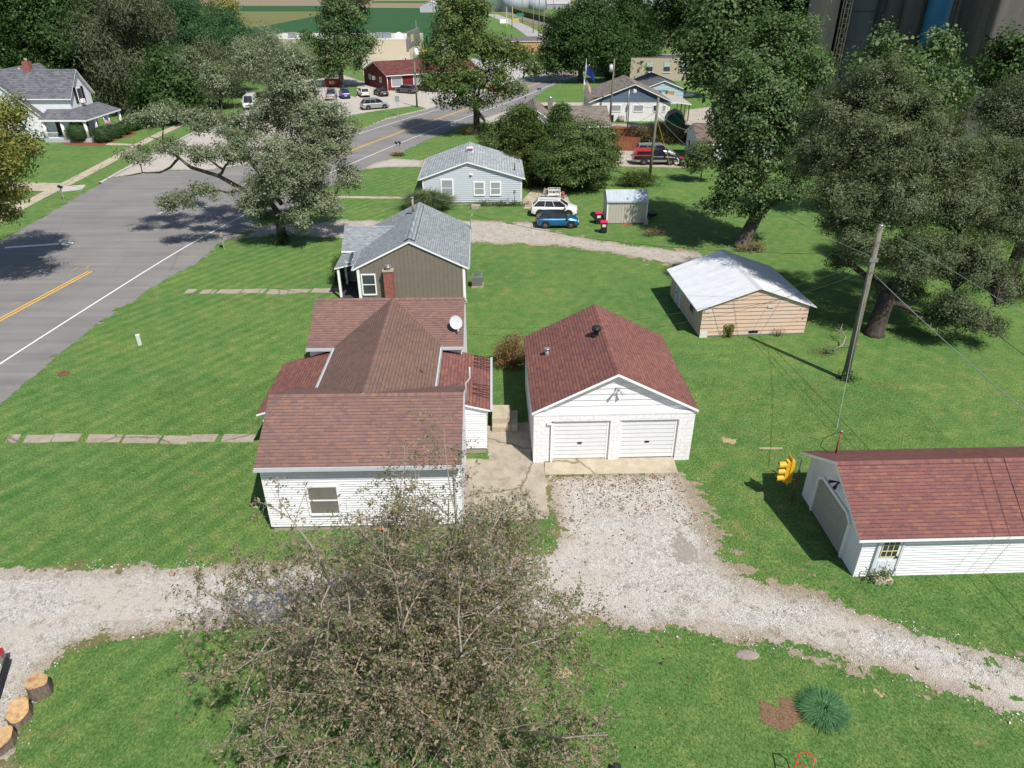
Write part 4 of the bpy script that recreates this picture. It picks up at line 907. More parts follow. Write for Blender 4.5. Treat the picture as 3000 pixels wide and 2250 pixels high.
for x in (0, 3.75): mb.mark(); mb.box(x-.05, x+.05, -.05, .05, 0, 2.12)
mb.each('corner_board', TRIM, ms)
# ---------------------------------------------------------------- grain elevator
def m_silo(name, col):
    b = NB(name); co = b.coord(); s = b.n('ShaderNodeSeparateXYZ'); b.l(co, s.inputs[0]); fr = b.math('FRACT', b.math('DIVIDE', s.outputs[2], 1.55))
    st_ = b.noise(b.coord('Object', (1, 1, .06)), 1.0, 6, .7); n = b.noise(co, 2, 5)
    c = b.ramp(st_, [(.3, tuple(x*.72 for x in col)), (.7, tuple(x*1.15 for x in col))]); c = b.mix(.4, c, b.ramp(n, [(.3, (.85, .85, .85)), (.7, (1.1, 1.1, 1.1))]), 'MULTIPLY')
    c = b.mix(b.ramp(fr, [(0, .55), (.035, 0.0)]), c, tuple(x*.5 for x in col)); 
    rs = b.noise(b.coord('Object', (2.2, 2.2, .12)), 1.4, 3, .6); c = b.mix(b.ramp(rs, [(.70, 0.0), (.76, .7)]), c, (.25, .09, .04))
    return b.fin(c, .9, 0, .15)
SILO = m_silo('silo_concrete', (.135, .130, .125))
el = thing('grain_elevator', 'huge grey concrete grain elevator with a blue tube, top right corner', 'grain elevator', (0, 92.8, 0), 0)
def silo(x, r, hh=42, y=0, m=SILO, par=el, name='silo'): q = MB(); q.cyl((0, 0, 0), r, hh, 40); return q.build(name, m, par, (x, y, 0))
for x in (42.9, 46.2, 49.5, 52.8): silo(x, 2.15)
bx('silo', 50.6, 90, -1.0, 8, 0, 42, SILO, el); bx('silo', 38.4, 41.0, -2.4, 4, 0, 42, m_silo('block_wall', (.12, .13, .145)), el)
bx('silo', 36.1, 37.2, -1.5, 5, 0, 42, m_silo('beige_tall', (.42, .36, .29)), el)
q = MB(); q.cyl((0, 0, 0), 1.25, 42, 28)
for z in range(4, 42, 5): q.cyl((0, 0, z), 1.29, .12, 28)
q.build('blue_tube', plain('blue_tank_paint', (.055, .20, .42), .45, .08, 1), el, (47.6, -3.3, 2))
STL = plain('dark_steel', (.03, .045, .07), .5, .2); q = MB()
for x in (41.3, 42.0): q.bar((x, -2.6, 0), (x, -2.6, 42), .1)
for z in range(2, 42, 3): q.bar((41.3, -2.6, z), (42.0, -2.6, z), .07)
for x in (37.3, 38.1): q.bar((x, -2.9, 0), (x, -2.9, 42), .1)
for z in range(0, 42): q.bar((49.0, -3.0, z), (49.7, -3.0, z+.0), .05)
for x in (49.0, 49.7): q.bar((x, -3.0, 0), (x, -3.0, 42), .06)
for x in (38.5, 41): q.bar((x, -2.6, 17.2), (x, -3.6, 17.2), .06)
q.bar((38.3, -3.6, 17.2), (41.2, -3.6, 17.2), .08); q.build('steel_frame', STL, el)
q = MB(); RST = plain('lattice_rust', (.42, .33, .22), .8, .3, 3)
for dx, dy in ((0, 0), (.7, 0), (0, .7), (.7, .7)): q.bar((36.9+dx, -3.9+dy, 0), (36.9+dx, -3.9+dy, 42), .06)
for z in range(0, 42): q.bar((36.9, -3.9, z), (37.6, -3.9, z), .035); q.bar((36.9, -3.9, z), (37.6, -3.9, z+1), .03); q.bar((37.6, -3.9, z+.5), (36.9, -3.2, z+.5), .03)
q.build('lattice_leg', RST, el)
q = MB(); YEL = plain('safety_yellow', (.55, .36, .05), .6, .1)
for (x0, x1, z) in ((39.6, 43.4, 7.4), (49.2, 50.8, 12.4), (49.2, 50.8, 9.6), (50.5, 53, 6.5)):
    for dz in (0, .5, 1.0): q.bar((x0, -4.2, z+dz), (x1, -4.2, z+dz), .05)
    for k in range(4): x = x0+(x1-x0)*k/3; q.bar((x, -4.2, z-.1), (x, -4.2, z+1), .05)
    q.box(x0, x1, -4.2, -2.0, z-.12, z-.04)
for x in (42.6, 43.3): q.bar((x, -4.2, 7.4), (x-.3, -4.2, 0), .07)
q.build('yellow_railing', YEL, el)
# head house further along the yard, its shade falls on the silos
hd = thing('grain_elevator', 'tall concrete silo block just outside the right edge of the picture', 'grain elevator', (61.4, 66.2, 0), 0)
bx('silo', -8.8, 9.3, -4, 4, 0, 58, SILO, hd)
# ---------------------------------------------------------------- far bins, tanks, sheds
BINM = m_silo('bin_steel', (.42, .46, .50)); BINM.node_tree.nodes['Principled BSDF'].inputs['Metallic'].default_value = .3
BINR = plain('bin_roof', (.62, .64, .66), .45, .05, 1, .2)
def gbin(x, y, r, hh, lab, m=None, grp='round steel grain bins beyond the fields'):
    t = thing('grain_bin', lab, 'grain bin', (x, y, 0), 0, grp); q = MB(); q.cyl((0, 0, 0), r, hh, 28); q.build('wall', m or BINM, t); q = MB(); q.lathe((0, 0, hh), [(r*1.03, 0), (r*.2, r*.38), (r*.12, r*.45), (0.01, r*.46)], 28); q.build('roof', BINR if not m else m, t); return t
gbin(2.5, 625, 11, 13, 'left steel grain bin of the pair beside the white tanks'); gbin(18.5, 627, 7.5, 11, 'right smaller steel grain bin of the pair beside the white tanks')
for k in range(10):
    gbin(56+k*7.4, 618+(k % 2)*16-k*1.2, 6.8, 11.5, 'round steel grain bin, %s from the left in the long far row' % 'first second third fourth fifth sixth seventh eighth ninth tenth'.split()[k])
gbin(-22, 640, 6, 34, 'tall white tank left of the grain bins', WHT, 'tall white tanks by the grain bins'); gbin(-9, 640, 9, 34, 'wider tall white tank right beside the first one', WHT, 'tall white tanks by the grain bins')
def simple_shed(name, lab, x, y, rz, W, D, E, R, wm, rm, ax='y'):
    s = House(name, lab, 'shed', x, y, rz, W, D, E, R, axis=ax)
    if ax == 'x': s.W, s.D = D, W; s.ra = D/2
    s.walls(wm, 'flat'); s.roof(rm, .3, .3, cap=False); return s
simple_shed('barn', 'pale grey metal barn beyond the green field', -70, 610, 0, 16, 20, 4.5, 7.5, plain('barn_grey', (.42, .43, .45), .6), plain('barn_roof', (.5, .51, .53), .5))
simple_shed('barn', 'long low grey shed between the far grain bins', 30, 690, 0, 20, 12, 4, 6.5, plain('barn_wall2', (.3, .3, .31), .6), plain('barn_roof2', (.38, .38, .38), .5), 'x')
simple_shed('shed', 'orange brown shop with a dark roof by the far road', -2.5, 250, .1, 13, 9, 3.6, 4.6, plain('shop_tan', (.4, .25, .12), .7), plain('shop_roof', (.12, .11, .11), .8), 'x')
simple_shed('shed', 'small grey shed at the corner of the green field', -23.5, 262, 0, 3.2, 3, 2.4, 3.2, plain('shed_gr', (.25, .24, .22), .8), plain('shed_gr2', (.2, .19, .18), .8), 'y')
# railway and far road
sheetp = gps([(1435, 22), (1640, 88), (1760, 135), (1900, 190)])
strip('railway_ballast', smooth(sheetp, 2), 5.5, .05, plain('ballast', (.21, .18, .17), .95, .2, 2))
for off in (-.75, .75):
    L, R = ribbon(smooth(sheetp, 2), abs(off)*2); strip('rail', L if off > 0 else R, .14, .22, plain('rail_rust', (.09, .06, .05), .6, .2))
fr_ = gps([(1440, 42), (1520, 72), (1590, 118), (1640, 150), (1700, 195)])
strip('far_road', smooth(fr_, 2), 8, .03, plain('road_pale', (.33, .32, .31), .9, .06, .3))
fieldpoly('verge', [(1442, 32), (1640, 92), (1760, 140), (1700, 190), (1640, 148), (1590, 114), (1515, 66), (1442, 40)], .02, m_field('verge_grass', (.11, .15, .045), (.17, .2, .07), .2))
hedge_strip('corn_rows', 'tall dark green edge of the corn beside the railway', 'corn', gps([(1500, 30), (1560, 50), (1640, 70), (1760, 92)]), 10, 3.0, m_field('corn_tall', (.05, .075, .022), (.09, .11, .04), .2))
# ================================================================ TREES
BARK = {}
def bark(name, a, b_, sc_=6):
    if name in BARK: return BARK[name]
    n = NB(name); co = n.coord('Object', (1, 1, .22)); f = n.noise(co, sc_, 6, .75)
    c = n.ramp(f, [(.3, a), (.7, b_)]); n.bump(f, .9, .06); BARK[name] = n.fin(c, .95, 0, .1); return BARK[name]
BK_GREY = bark('bark_grey_brown', (.05, .042, .034), (.17, .15, .125)); BK_DARK = bark('bark_dark', (.03, .026, .022), (.11, .09, .075)); BK_PALE = bark('bark_pale_twigs', (.19, .15, .125), (.42, .37, .33), 9)
LM = {
 'silver': leafmat('silver_green_leaves', [(0, (0.112, 0.150, 0.083)), (.5, (0.188, 0.232, 0.135)), (.85, (0.300, 0.338, 0.225)), (1, (0.390, 0.360, 0.300))]),
 'maple': leafmat('maple_foliage', [(0, (.040, .090, .025)), (.55, (.085, .150, .048)), (.9, (.155, .22, .09)), (1, (.23, .27, .14))], .3),
 'maple_y': leafmat('maple_y_foliage', [(0, (.045, .085, .02)), (.5, (.09, .145, .036)), (.85, (.155, .20, .06)), (1, (.24, .22, .10))], .3),
 'dark': leafmat('dark_leaves', [(0, (0.025, 0.062, 0.015)), (.6, (0.050, 0.106, 0.027)), (1, (0.100, 0.163, 0.050))]),
 'pine': leafmat('pine_needles', [(0, (0.022, 0.066, 0.024)), (.6, (0.039, 0.105, 0.035)), (1, (0.066, 0.143, 0.050))], .15),
 'willow': leafmat('willow_foliage', [(0, (.06, .085, .04)), (.6, (.105, .13, .065)), (1, (.18, .19, .12))], .3),
 'elm': leafmat('elm_foliage', [(0, (.055, .085, .033)), (.55, (.10, .138, .062)), (.9, (.175, .21, .115)), (1, (.26, .25, .18))], .3),
 'yellow': leafmat('yellow_green_leaves', [(0, (0.088, 0.125, 0.025)), (.5, (0.188, 0.213, 0.050)), (1, (0.312, 0.275, 0.075))]),
 'cedar': leafmat('cedar_sprays', [(0, (0.033, 0.072, 0.016)), (.5, (0.072, 0.117, 0.026)), (1, (0.143, 0.163, 0.046))], .15),
 'dogwood': leafmat('layered_leaves', [(0, (0.054, 0.101, 0.024)), (.6, (0.101, 0.162, 0.047)), (1, (0.176, 0.209, 0.081))]),
 'crab': leafmat('crab_foliage', [(0, (.10, .15, .045)), (.3, (.15, .19, .07)), (.42, (.25, .21, .13)), (.8, (.37, .29, .22)), (.992, (.42, .34, .27)), (.995, (.55, .30, .08)), (1, (.45, .10, .06))], .4),
 'rust': leafmat('reddish_leaves', [(0, (.10, .12, .04)), (.4, (.22, .14, .07)), (1, (.36, .16, .09))], .3),
 'brush': leafmat('dry_brush', [(0, (.10, .11, .04)), (.5, (.25, .20, .10)), (1, (.35, .27, .16))], .2),
 'reed': leafmat('reed_blades', [(0, (.07, .12, .045)), (.6, (.13, .18, .08)), (1, (.24, .26, .15))], .3),
 'box': leafmat('clipped_shrub', [(0, (0.024, 0.054, 0.014)), (1, (0.066, 0.108, 0.030))], .15),
 'tuft': leafmat('tuft_foliage', [(0, (.04, .13, .05)), (.6, (.085, .22, .09)), (1, (.20, .34, .17))], .3),
 'grass': leafmat('grass_blades', [(0, (0.046, 0.111, 0.018)), (.5, (0.098, 0.195, 0.039)), (.85, (0.182, 0.247, 0.072)), (1, (0.390, 0.325, 0.156))], .3),
}
def leaves(centers, per, spread, size, aspect=.5, droop=0.0, flatten=0.0, rng=RNG, tvar=.16, hvar=.6, nrm=None):
    """leaf faces: kite quads scattered round the cluster centres"""
    C = np.asarray(centers, float); N = len(C)*per
    c = np.repeat(C, per, 0); off = rng.normal(0, 1, (N, 3))*np.asarray(spread); p = c+off
    d = rng.normal(0, 1, (N, 3)); d[:, 2] = d[:, 2]*(1-flatten)-droop; d /= np.linalg.norm(d, axis=1)[:, None]+1e-9
    if nrm is None: up = rng.normal(0, hvar, (N, 3)); up[:, 2] += 1.0
    else:
        up = np.repeat(np.asarray(nrm), per, 0)+rng.normal(0, .38, (N, 3)); up /= np.linalg.norm(up, axis=1)[:, None]
        d -= up*(d*up).sum(1)[:, None]*.85; d /= np.linalg.norm(d, axis=1)[:, None]+1e-9
    s = np.cross(d, up); s /= np.linalg.norm(s, axis=1)[:, None]+1e-9
    L = size*np.clip(rng.lognormal(0, .32, N), .45, 2.0)[:, None]; Wd = L*aspect
    n = np.cross(s, d)*(L*.12)
    V = np.stack([p-d*L*.5, p+s*Wd*.5+n, p+d*L*.5, p-s*Wd*.5+n], 1).reshape(-1, 3)
    tc = np.repeat(rng.normal(0, tvar, len(C)), per)+rng.uniform(0, 1, N)
    t = np.abs(tc); t = np.clip(1-np.abs(1-t), 0, 1); return V, np.repeat(t, 4)
def leafobj(parts, mat, parent, name='crown'):
    V = np.concatenate([a for a, _ in parts]); T = np.concatenate([b_ for _, b_ in parts]); Q = np.arange(len(V)).reshape(-1, 4)
    return npmesh(name, V, Q, mat, {'tint': T}, parent)
GAP = .22
LAI = {'silver': 5.0, 'maple': 5.0, 'maple_y': 3.4, 'dark': 6.0, 'pine': 5, 'willow': 4.5, 'elm': 4.4, 'yellow': 4.5, 'dogwood': 5.5, 'cedar': 5.5}
def lobe_points(c, r, n, rng=RNG, shell=.55, low=-.6):
    out = []
    while len(out) < n:
        v = rng.normal(0, 1, 3); v /= np.linalg.norm(v)
        if v[2] < low: continue
        k = rng.uniform(shell**3, 1)**(1/3)*rng.uniform(.72, 1.2)
        if GAP and vnoise(np.array([c[0]*.3+v[0]*2.1+c[2]]), np.array([v[2]*2.1+v[1]*1.7+c[1]]), 3)[0] < GAP: continue
        out.append((c[0]+v[0]*r[0]*k, c[1]+v[1]*r[1]*k, c[2]+v[2]*r[2]*k))
    return out
def limb(mb, a, b_, r0, r1, seg=5, wob=.12, sag=.0, n=6):
    a = Vector(a); b_ = Vector(b_); L = (b_-a).length; pts = [a]; rr = [r0]
    for k in range(1, seg+1):
        t = k/seg; p = a.lerp(b_, t)+Vector((random.uniform(-1, 1), random.uniform(-1, 1), random.uniform(-1, 1)))*wob*L*.25*(1 if k < seg else .2)
        p.z += sag*L*math.sin(math.pi*t); pts.append(p); rr.append(r0+(r1-r0)*t)
    mb.tube(pts, rr, n); return pts
def tree(name, label, base, lobes, kind, bk, tr=.3, leaf=.2, aspect=.6, cl=30, per=40, spread=.45, fork=.35, group=None, droop=.2, flatten=.3, cat='tree', lean=(0, 0), extra=(), tubes=(), twig=3, shell=.5, low=-.6, dens=1.0, trunks=1):
    t = thing(name, label, cat, (base[0], base[1], 0), random.uniform(0, .01), group)
    mb = MB(); L = [((c[0]-base[0], c[1]-base[1], c[2]), r) for c, r in lobes]
    zt = max(c[2] for c, r in L); zf = min(c[2] for c, r in L)
    hf = max(.8, fork*zt); mb.tube([(0, 0, -.1), (0, 0, .15), (lean[0]*.3, lean[1]*.3, hf*.5), (lean[0]*.7, lean[1]*.7, hf)], [tr*1.5, tr*1.12, tr*.95, tr*.85], 10)
    top = Vector((lean[0]*.7, lean[1]*.7, hf)); cen = []; nr_ = []
    for pts, rr in tubes: mb.tube([(p[0]-base[0], p[1]-base[1], p[2]) for p in pts], rr, 7)
    la = leaf*leaf*aspect*.5
    nodes = [(Vector((lean[0]*.5, lean[1]*.5, hf*.75)), tr*.8), (top, tr*.85)]+[(Vector(p)-Vector((base[0], base[1], 0)), r_) for p, r_ in extra]
    for c, r in sorted(L, key=lambda q: (Vector(q[0])-top).length):
        cc = Vector(c); tgt = cc-Vector((0, 0, r[2]*.2)); best = min(nodes, key=lambda nd: (nd[0]-tgt).length+(1.2 if nd[0].z > tgt.z+.4 else 0)-nd[1]*2.5)
        pts = limb(mb, best[0], tgt, min(best[1]*.8, tr*.45), max(.02, tr*.09), 7, .18, .03); r0_ = min(best[1]*.8, tr*.45)
        nodes += [(q, r0_+(max(.02, tr*.09)-r0_)*(k+1)/7) for k, q in enumerate(pts[2:])]
        n = max(4, int(LAI.get(kind, 2.4)*dens*3.14*r[0]*r[2]/(per*la)))
        pp = lobe_points(c, r, n, shell=shell, low=low); cen += pp; nr_ += [((q[0]-c[0])/r[0], (q[1]-c[1])/r[1], (q[2]-c[2])/r[2]+.55) for q in pp]
        for k, q in enumerate(pp):
            if k % twig == 0: limb(mb, random.choice(pts[3:]), q, tr*.10, tr*.025, 3, .25, .04, 4)
    mb.build('trunk', bk, t)
    sp = spread if hasattr(spread, '__len__') else (spread, spread, spread*.75)
    nr_ = np.array(nr_); nr_ /= np.linalg.norm(nr_, axis=1)[:, None]+1e-6
    leafobj([leaves(cen, per, sp, leaf, aspect, droop, flatten, nrm=nr_)], LM[kind], t); return t
def PL(base_Y, items):
    """lobes: photo position + depth offset + radii in metres"""
    out = []
    for (px, py, dy, rx, ry, rz) in items:
        p = atY(px, py, base_Y+dy); out.append((p, (rx, ry, rz)))
    return out
# --- silver tree by the road
bY = 61.25
def LP(*q): return [atY(px, py, bY+dy) for px, py, dy in q]
TB = [(LP((826, 640, 0), (790, 590, 0), (720, 560, -.5), (640, 515, -.5), (560, 490, 0), (525, 462, .3), (500, 490, .3), (470, 505, .3), (420, 505, .2), (370, 515, 0)), [.3, .24, .2, .17, .15, .13, .10, .07, .05, .03]),
 (LP((525, 462, .3), (500, 440, .5), (470, 410, .7), (440, 400, 1)), [.12, .08, .05, .03]), (LP((826, 600, 0), (780, 530, 0), (730, 470, 0), (700, 420, .5), (660, 350, 1), (625, 290, 1.5)), [.2, .18, .16, .14, .10, .05])]
tree('silver_leaved_tree', 'open silver green tree with a long crooked limb reaching over the road', gp(828, 705), PL(bY, [
 (850, 250, 0, 2.3, 2.3, 1.7), (790, 330, 1, 2.0, 2.2, 1.5), (640, 235, 2, 1.6, 1.8, 1.3), (560, 175, 3, 1.0, 1.2, .8), (900, 350, -1, 2.0, 2.0, 1.6), (960, 420, 0, 1.9, 2, 1.5), (1005, 370, 1, 1.2, 1.3, 1.0), (1020, 520, 0, 1.0, 1.4, 1.3),
 (820, 450, -2, 2.4, 2.2, 1.7), (760, 560, -1.5, 2.0, 1.8, 1.3), (690, 440, -1, 1.6, 1.6, 1.2), (590, 350, 1, 1.5, 1.5, 1.0), (480, 330, 1, 1.6, 1.5, .8), (420, 350, 1, 1.2, 1.3, .7), (400, 450, 0, 1.4, 1.3, .5), (500, 430, 0, 1.4, 1.3, .7), (590, 450, -1, 1.2, 1.2, .7), (520, 590, -2, 1.7, 1.3, .7), (600, 560, -2, 1.2, 1.2, .6), (900, 560, -1, 2.0, 1.8, 1.4), (870, 640, -2, 1.4, 1.4, .9), (780, 640, -1, 1.0, 1.0, .7), (830, 520, -3, 2.2, 1.6, 1.5), (900, 470, -2, 2.0, 1.6, 1.5), (740, 600, -2, 1.2, 1.2, .9), (950, 600, -1, 1.4, 1.4, 1.1), (690, 380, 1, 1.6, 1.6, 1.2), (960, 330, 0, 1.6, 1.6, 1.2), (735, 170, 1, 1.3, 1.5, 1.1), (860, 180, 0, 1.5, 1.5, 1.0)]),
 'silver', BK_GREY, .42, .17, .45, 560, 80, .28, .14, low=-.95, twig=3, shell=.35, tubes=TB, extra=[(atY(px, py, bY+dy), r_) for px, py, dy, r_ in ((720, 560, -.5, .2), (640, 515, -.5, .17), (560, 490, 0, .14), (525, 462, .3, .12), (480, 420, .6, .08), (420, 505, .2, .05), (700, 420, .5, .14), (660, 350, 1, .09))])
# --- central maple by the road
tree('maple_tree', 'tall full maple beside the road, left of the evergreens and above the pale blue house', gp(1397, 392), PL(111.6, [
 (1350, 60, 0, 3.6, 3.5, 3.2), (1330, 10, 1, 2.6, 2.6, 2.5), (1400, 130, 0, 3.6, 3.5, 2.6), (1300, 150, 0, 3.2, 3.5, 2.8), (1290, 230, -1, 3.0, 3, 2.2), (1350, 240, -2, 3.6, 3, 2.6), (1430, 220, -1, 3.4, 3, 2.4), (1480, 150, 1, 2.6, 2.8, 1.9), (1530, 170, 1, 2.2, 2.4, 1.5), (1560, 200, 1, 1.6, 2.0, 1.2), (1270, 180, 0, 2.0, 2.4, 1.6), (1410, 290, -1, 2.4, 2.4, 1.3), (1320, 300, -1, 2.2, 2.4, 1.0), (1490, 260, 0, 2.4, 2.2, 1.2), (1390, 20, 0, 2.4, 2.4, 2.0)]),
 'maple_y', BK_DARK, .5, .26, .7, 520, 60, .5, .3, low=-.8)
# --- tall tree behind parking
tree('deciduous_tree', 'tall airy tree beside the red dumpster at the end of the parking lot', gp(1002, 255), PL(gp(1002, 255)[1], [
 (980, 70, 0, 3.6, 3.5, 3.2), (1040, 40, 0, 3.0, 3.2, 2.8), (985, 5, 0, 2.8, 3.0, 2.5), (1050, -20, 0, 2.4, 2.4, 2.2), (1000, 130, -1, 4.2, 3.8, 3.0), (920, 140, 0, 3.0, 3.0, 2.4), (1060, 130, 0, 3.0, 3.0, 2.6), (1010, 180, -1, 4.2, 3.5, 2.0), (930, 190, -1, 3.0, 3.0, 1.6), (900, 120, 0, 2.0, 2.2, 1.8)]),
 'maple', BK_GREY, .55, .36, .7, 380, 70, .75, .3, low=-.8)
# --- big pair right of the road, far
for lab, bx_, lo in (('broad dark tree behind the flagpole on the shaded lawn', (1700, 240), [(1700, 60, 0, 5, 4.5, 4), (1640, 120, 0, 4.2, 4, 3.2), (1760, 100, -1, 4.5, 4, 3.6), (1700, 160, -2, 5, 4, 3), (1640, 190, -1, 3.4, 3.4, 2.2), (1790, 170, 0, 4, 3.6, 2.6), (1740, 20, 1, 4.2, 4, 3.4), (1660, 80, 0, 4, 3.4, 3), (1700, 110, -2, 6, 4, 5), (1610, 170, -1, 3, 3, 2.5), (1780, 130, -2, 5, 4, 5)]),
                      ('dark tree with bare grey limbs left of the beige block building', (1850, 215), [(1850, 40, 0, 5, 4.5, 4), (1810, 110, 0, 4.6, 4, 3.4), (1890, 100, 0, 4.6, 4, 3.4), (1850, 165, -1, 4.6, 4, 2.2), (1885, 170, -6, 3.6, 3.2, 2.6), (1840, -20, 0, 4.6, 4, 3), (1830, 150, -6, 6, 4, 5), (1860, 90, -3, 6, 4, 5), (1860, 190, -12, 4, 3, 3), (1820, 220, -12, 4, 3, 2.5), (1900, 130, -8, 3.4, 3, 3), (1790, 200, -6, 4, 3, 3)])):
    g0 = gp(*bx_); tree('deciduous_tree', lab, g0, PL(g0[1], lo), 'dark', BK_GREY, .6, .42, .65, 420, 60, .85, .25, low=-.8)
# --- maple on the right
tree('maple_tree', 'large maple with a leaning split trunk on the lawn behind the white roofed outbuilding', gp(2172, 722), PL(59.8, [
 (2230, 180, 2, 3.0, 2.8, 2.2), (2290, 110, 3, 3.2, 2.8, 2.2), (2180, 250, 1, 2.4, 2.4, 2.0), (2270, 260, 0, 2.8, 2.6, 2.0), (2150, 330, 1, 1.9, 2.0, 1.6), (2210, 350, -1, 2.4, 2.4, 1.9), (2300, 350, 0, 2.2, 2.2, 1.9), (2140, 420, 0, 1.5, 1.7, 1.2), (2110, 380, 0, .9, 1.2, .8), (2230, 450, -1, 2.2, 2.0, 1.7), (2170, 510, -1, 1.7, 1.6, 1.2), (2310, 460, 0, 1.6, 1.8, 1.5), (2250, 550, -1, 1.9, 1.6, 1.1), (2120, 560, -1, 1.2, 1.3, 1.1), (2370, 200, 1, 2.0, 2.0, 1.6), (2360, 330, 0, 1.6, 1.8, 1.4), (2340, 480, 0, 1.4, 1.6, 1.2), (2080, 600, -1, .8, .9, .6), (2150, 480, 0, 1.5, 1.5, 1.2), (2110, 600, -1.5, .8, 1.0, .8), (2310, 560, 0, 1.2, 1.3, .9), (2200, 620, -1, 1.0, 1.0, .7)]),
 'maple', BK_GREY, .6, .19, .75, 620, 70, .36, .16, low=-.95, lean=(1.2, 0))
# --- elm
tree('elm_tree', 'huge feathery elm with hanging branches filling the right side', gp(2560, 978), PL(42.3, [
 (2570, 260, 3, 2.3, 2.4, 1.7), (2440, 340, 3, 2.0, 2.2, 1.5), (2680, 340, 3, 2.2, 2.4, 1.7), (2420, 450, 2, 2.1, 2.2, 1.7), (2560, 420, 1, 2.8, 2.6, 2.1), (2740, 430, 2, 2.8, 2.6, 2.0), (2880, 470, 3, 2.0, 2.2, 1.6), (2980, 520, 3, 2.2, 2.4, 1.8), (2460, 580, 0, 1.8, 2.0, 1.5), (2620, 580, 0, 2.6, 2.4, 2.0), (2800, 580, 1, 2.6, 2.4, 2.0), (2940, 640, 2, 2.2, 2.2, 1.9), (2520, 700, -1, 1.5, 1.6, 1.2), (2680, 740, -1, 2.1, 2.0, 1.6), (2820, 750, 0, 2.2, 2.0, 1.7), (2950, 820, 1, 1.6, 1.8, 1.5), (2470, 650, 1, 1.2, 1.3, 1.0), (2800, 900, -2, 1.4, 1.4, 1.1), (2880, 950, -2, 1.2, 1.3, .8), (2740, 930, -1, 1.0, 1.0, .7), (2640, 850, 1, 1.3, 1.2, 1.0), (2460, 760, 1, .8, .9, .6)]),
 'elm', BK_DARK, .55, .135, .36, 1500, 110, .26, .2, low=-.97, droop=.5, twig=2, shell=.3, lean=(.6, .4))
tree('elm_tree', 'second elm just off the right edge, its grey limbs reaching into the picture', (37.5, 50.5, 0), PL(50.5, [(2930, 330, 0, 1.6, 2.0, 1.3), (3010, 270, 0, 2.0, 2.2, 1.2), (2980, 420, 0, 2.4, 2.4, 1.8), (3100, 400, 0, 3, 3, 2.4), (3080, 600, 0, 3, 3, 2.4), (2840, 500, 1, 2, 2, 1.4)]), 'elm', BK_DARK, .5, .13, .34, 420, 90, .34, .3, droop=.5)
# --- leafy trees in front of the elevator
for lab, bx_, Y, lo, kd in (
  ('bright leafy maple in front of the blue tube of the elevator', (38, 66), 66, [(2590, 130, 0, 1.0, 1.2, 1.4), (2690, 190, 0, 2.0, 2.2, 1.2), (2755, 130, 1, 1.2, 1.5, 1.4), (2775, 215, 0, 1.4, 1.8, 1.1), (2815, 290, -1, 1.1, 1.4, .7), (2640, 220, -1, 2.2, 2.2, 1.4), (2530, 190, 0, 1.4, 1.8, .9), (2730, 290, -1, 2.2, 2.2, 1.4)], 'maple'),
  ('dark leafy tree in the upper right corner', (52, 70), 70, [(2960, 130, 0, 1.2, 1.6, 1.4), (2915, 190, 0, 1.5, 1.8, 1.3), (2995, 170, 0, 2.0, 2.2, 1.8), (2950, 250, 0, 2.2, 2.2, 1.4)], 'dark'),
  ('very tall maple left of the elevator, top right', (33, 103), 103, [(2130, 30, 0, 4.6, 4.1, 3.6), (2230, 0, 1, 4.6, 4.1, 3.8), (2320, 20, 1, 4.1, 3.8, 3.6), (2080, 110, -1, 3.6, 3.4, 3.1), (2180, 110, -1, 4.6, 3.8, 3.6), (2300, 120, -1, 5.1, 3.8, 3.8), (2390, 100, 0, 3.8, 3.6, 3.3), (2430, 190, 0, 2.8, 2.6, 2.3), (2060, 190, 0, 2.8, 2.9, 2.8), (2130, 220, -1, 3.1, 2.9, 2.8), (2340, 210, 0, 3.8, 3.6, 3.1), (2490, 190, 1, 2.0, 2.2, 1.4), (2360, 20, 1, 2.8, 2.9, 2.8)], 'maple'),
  ('tall leafy tree behind the beige block building', (20, 150), 150, [(2020, 40, 0, 5, 5, 4), (2090, 60, 0, 5, 5, 4), (2010, 110, 2, 4, 4, 3), (2100, 130, 0, 4, 4, 3), (1960, 30, 3, 4, 4, 4), (2060, -20, 0, 6, 5, 4)], 'dark')):
    if 'very' in lab: lo = lo+[(2420, 60, 0, 3.2, 3, 3), (2400, 130, 0, 3.4, 3, 3), (2450, 170, 0, 2.6, 2.6, 2)]
    if Y == 150: bx_ = gp(2090, 290)[:2]
    tree('leafy_tree', lab, bx_, PL(bx_[1] if Y == 150 else Y, lo), kd, BK_GREY, .5, .26 if Y < 100 else .42, .75, 560 if 'very' in lab else 330, 75, .5 if Y < 100 else .9, .3, low=-.8)
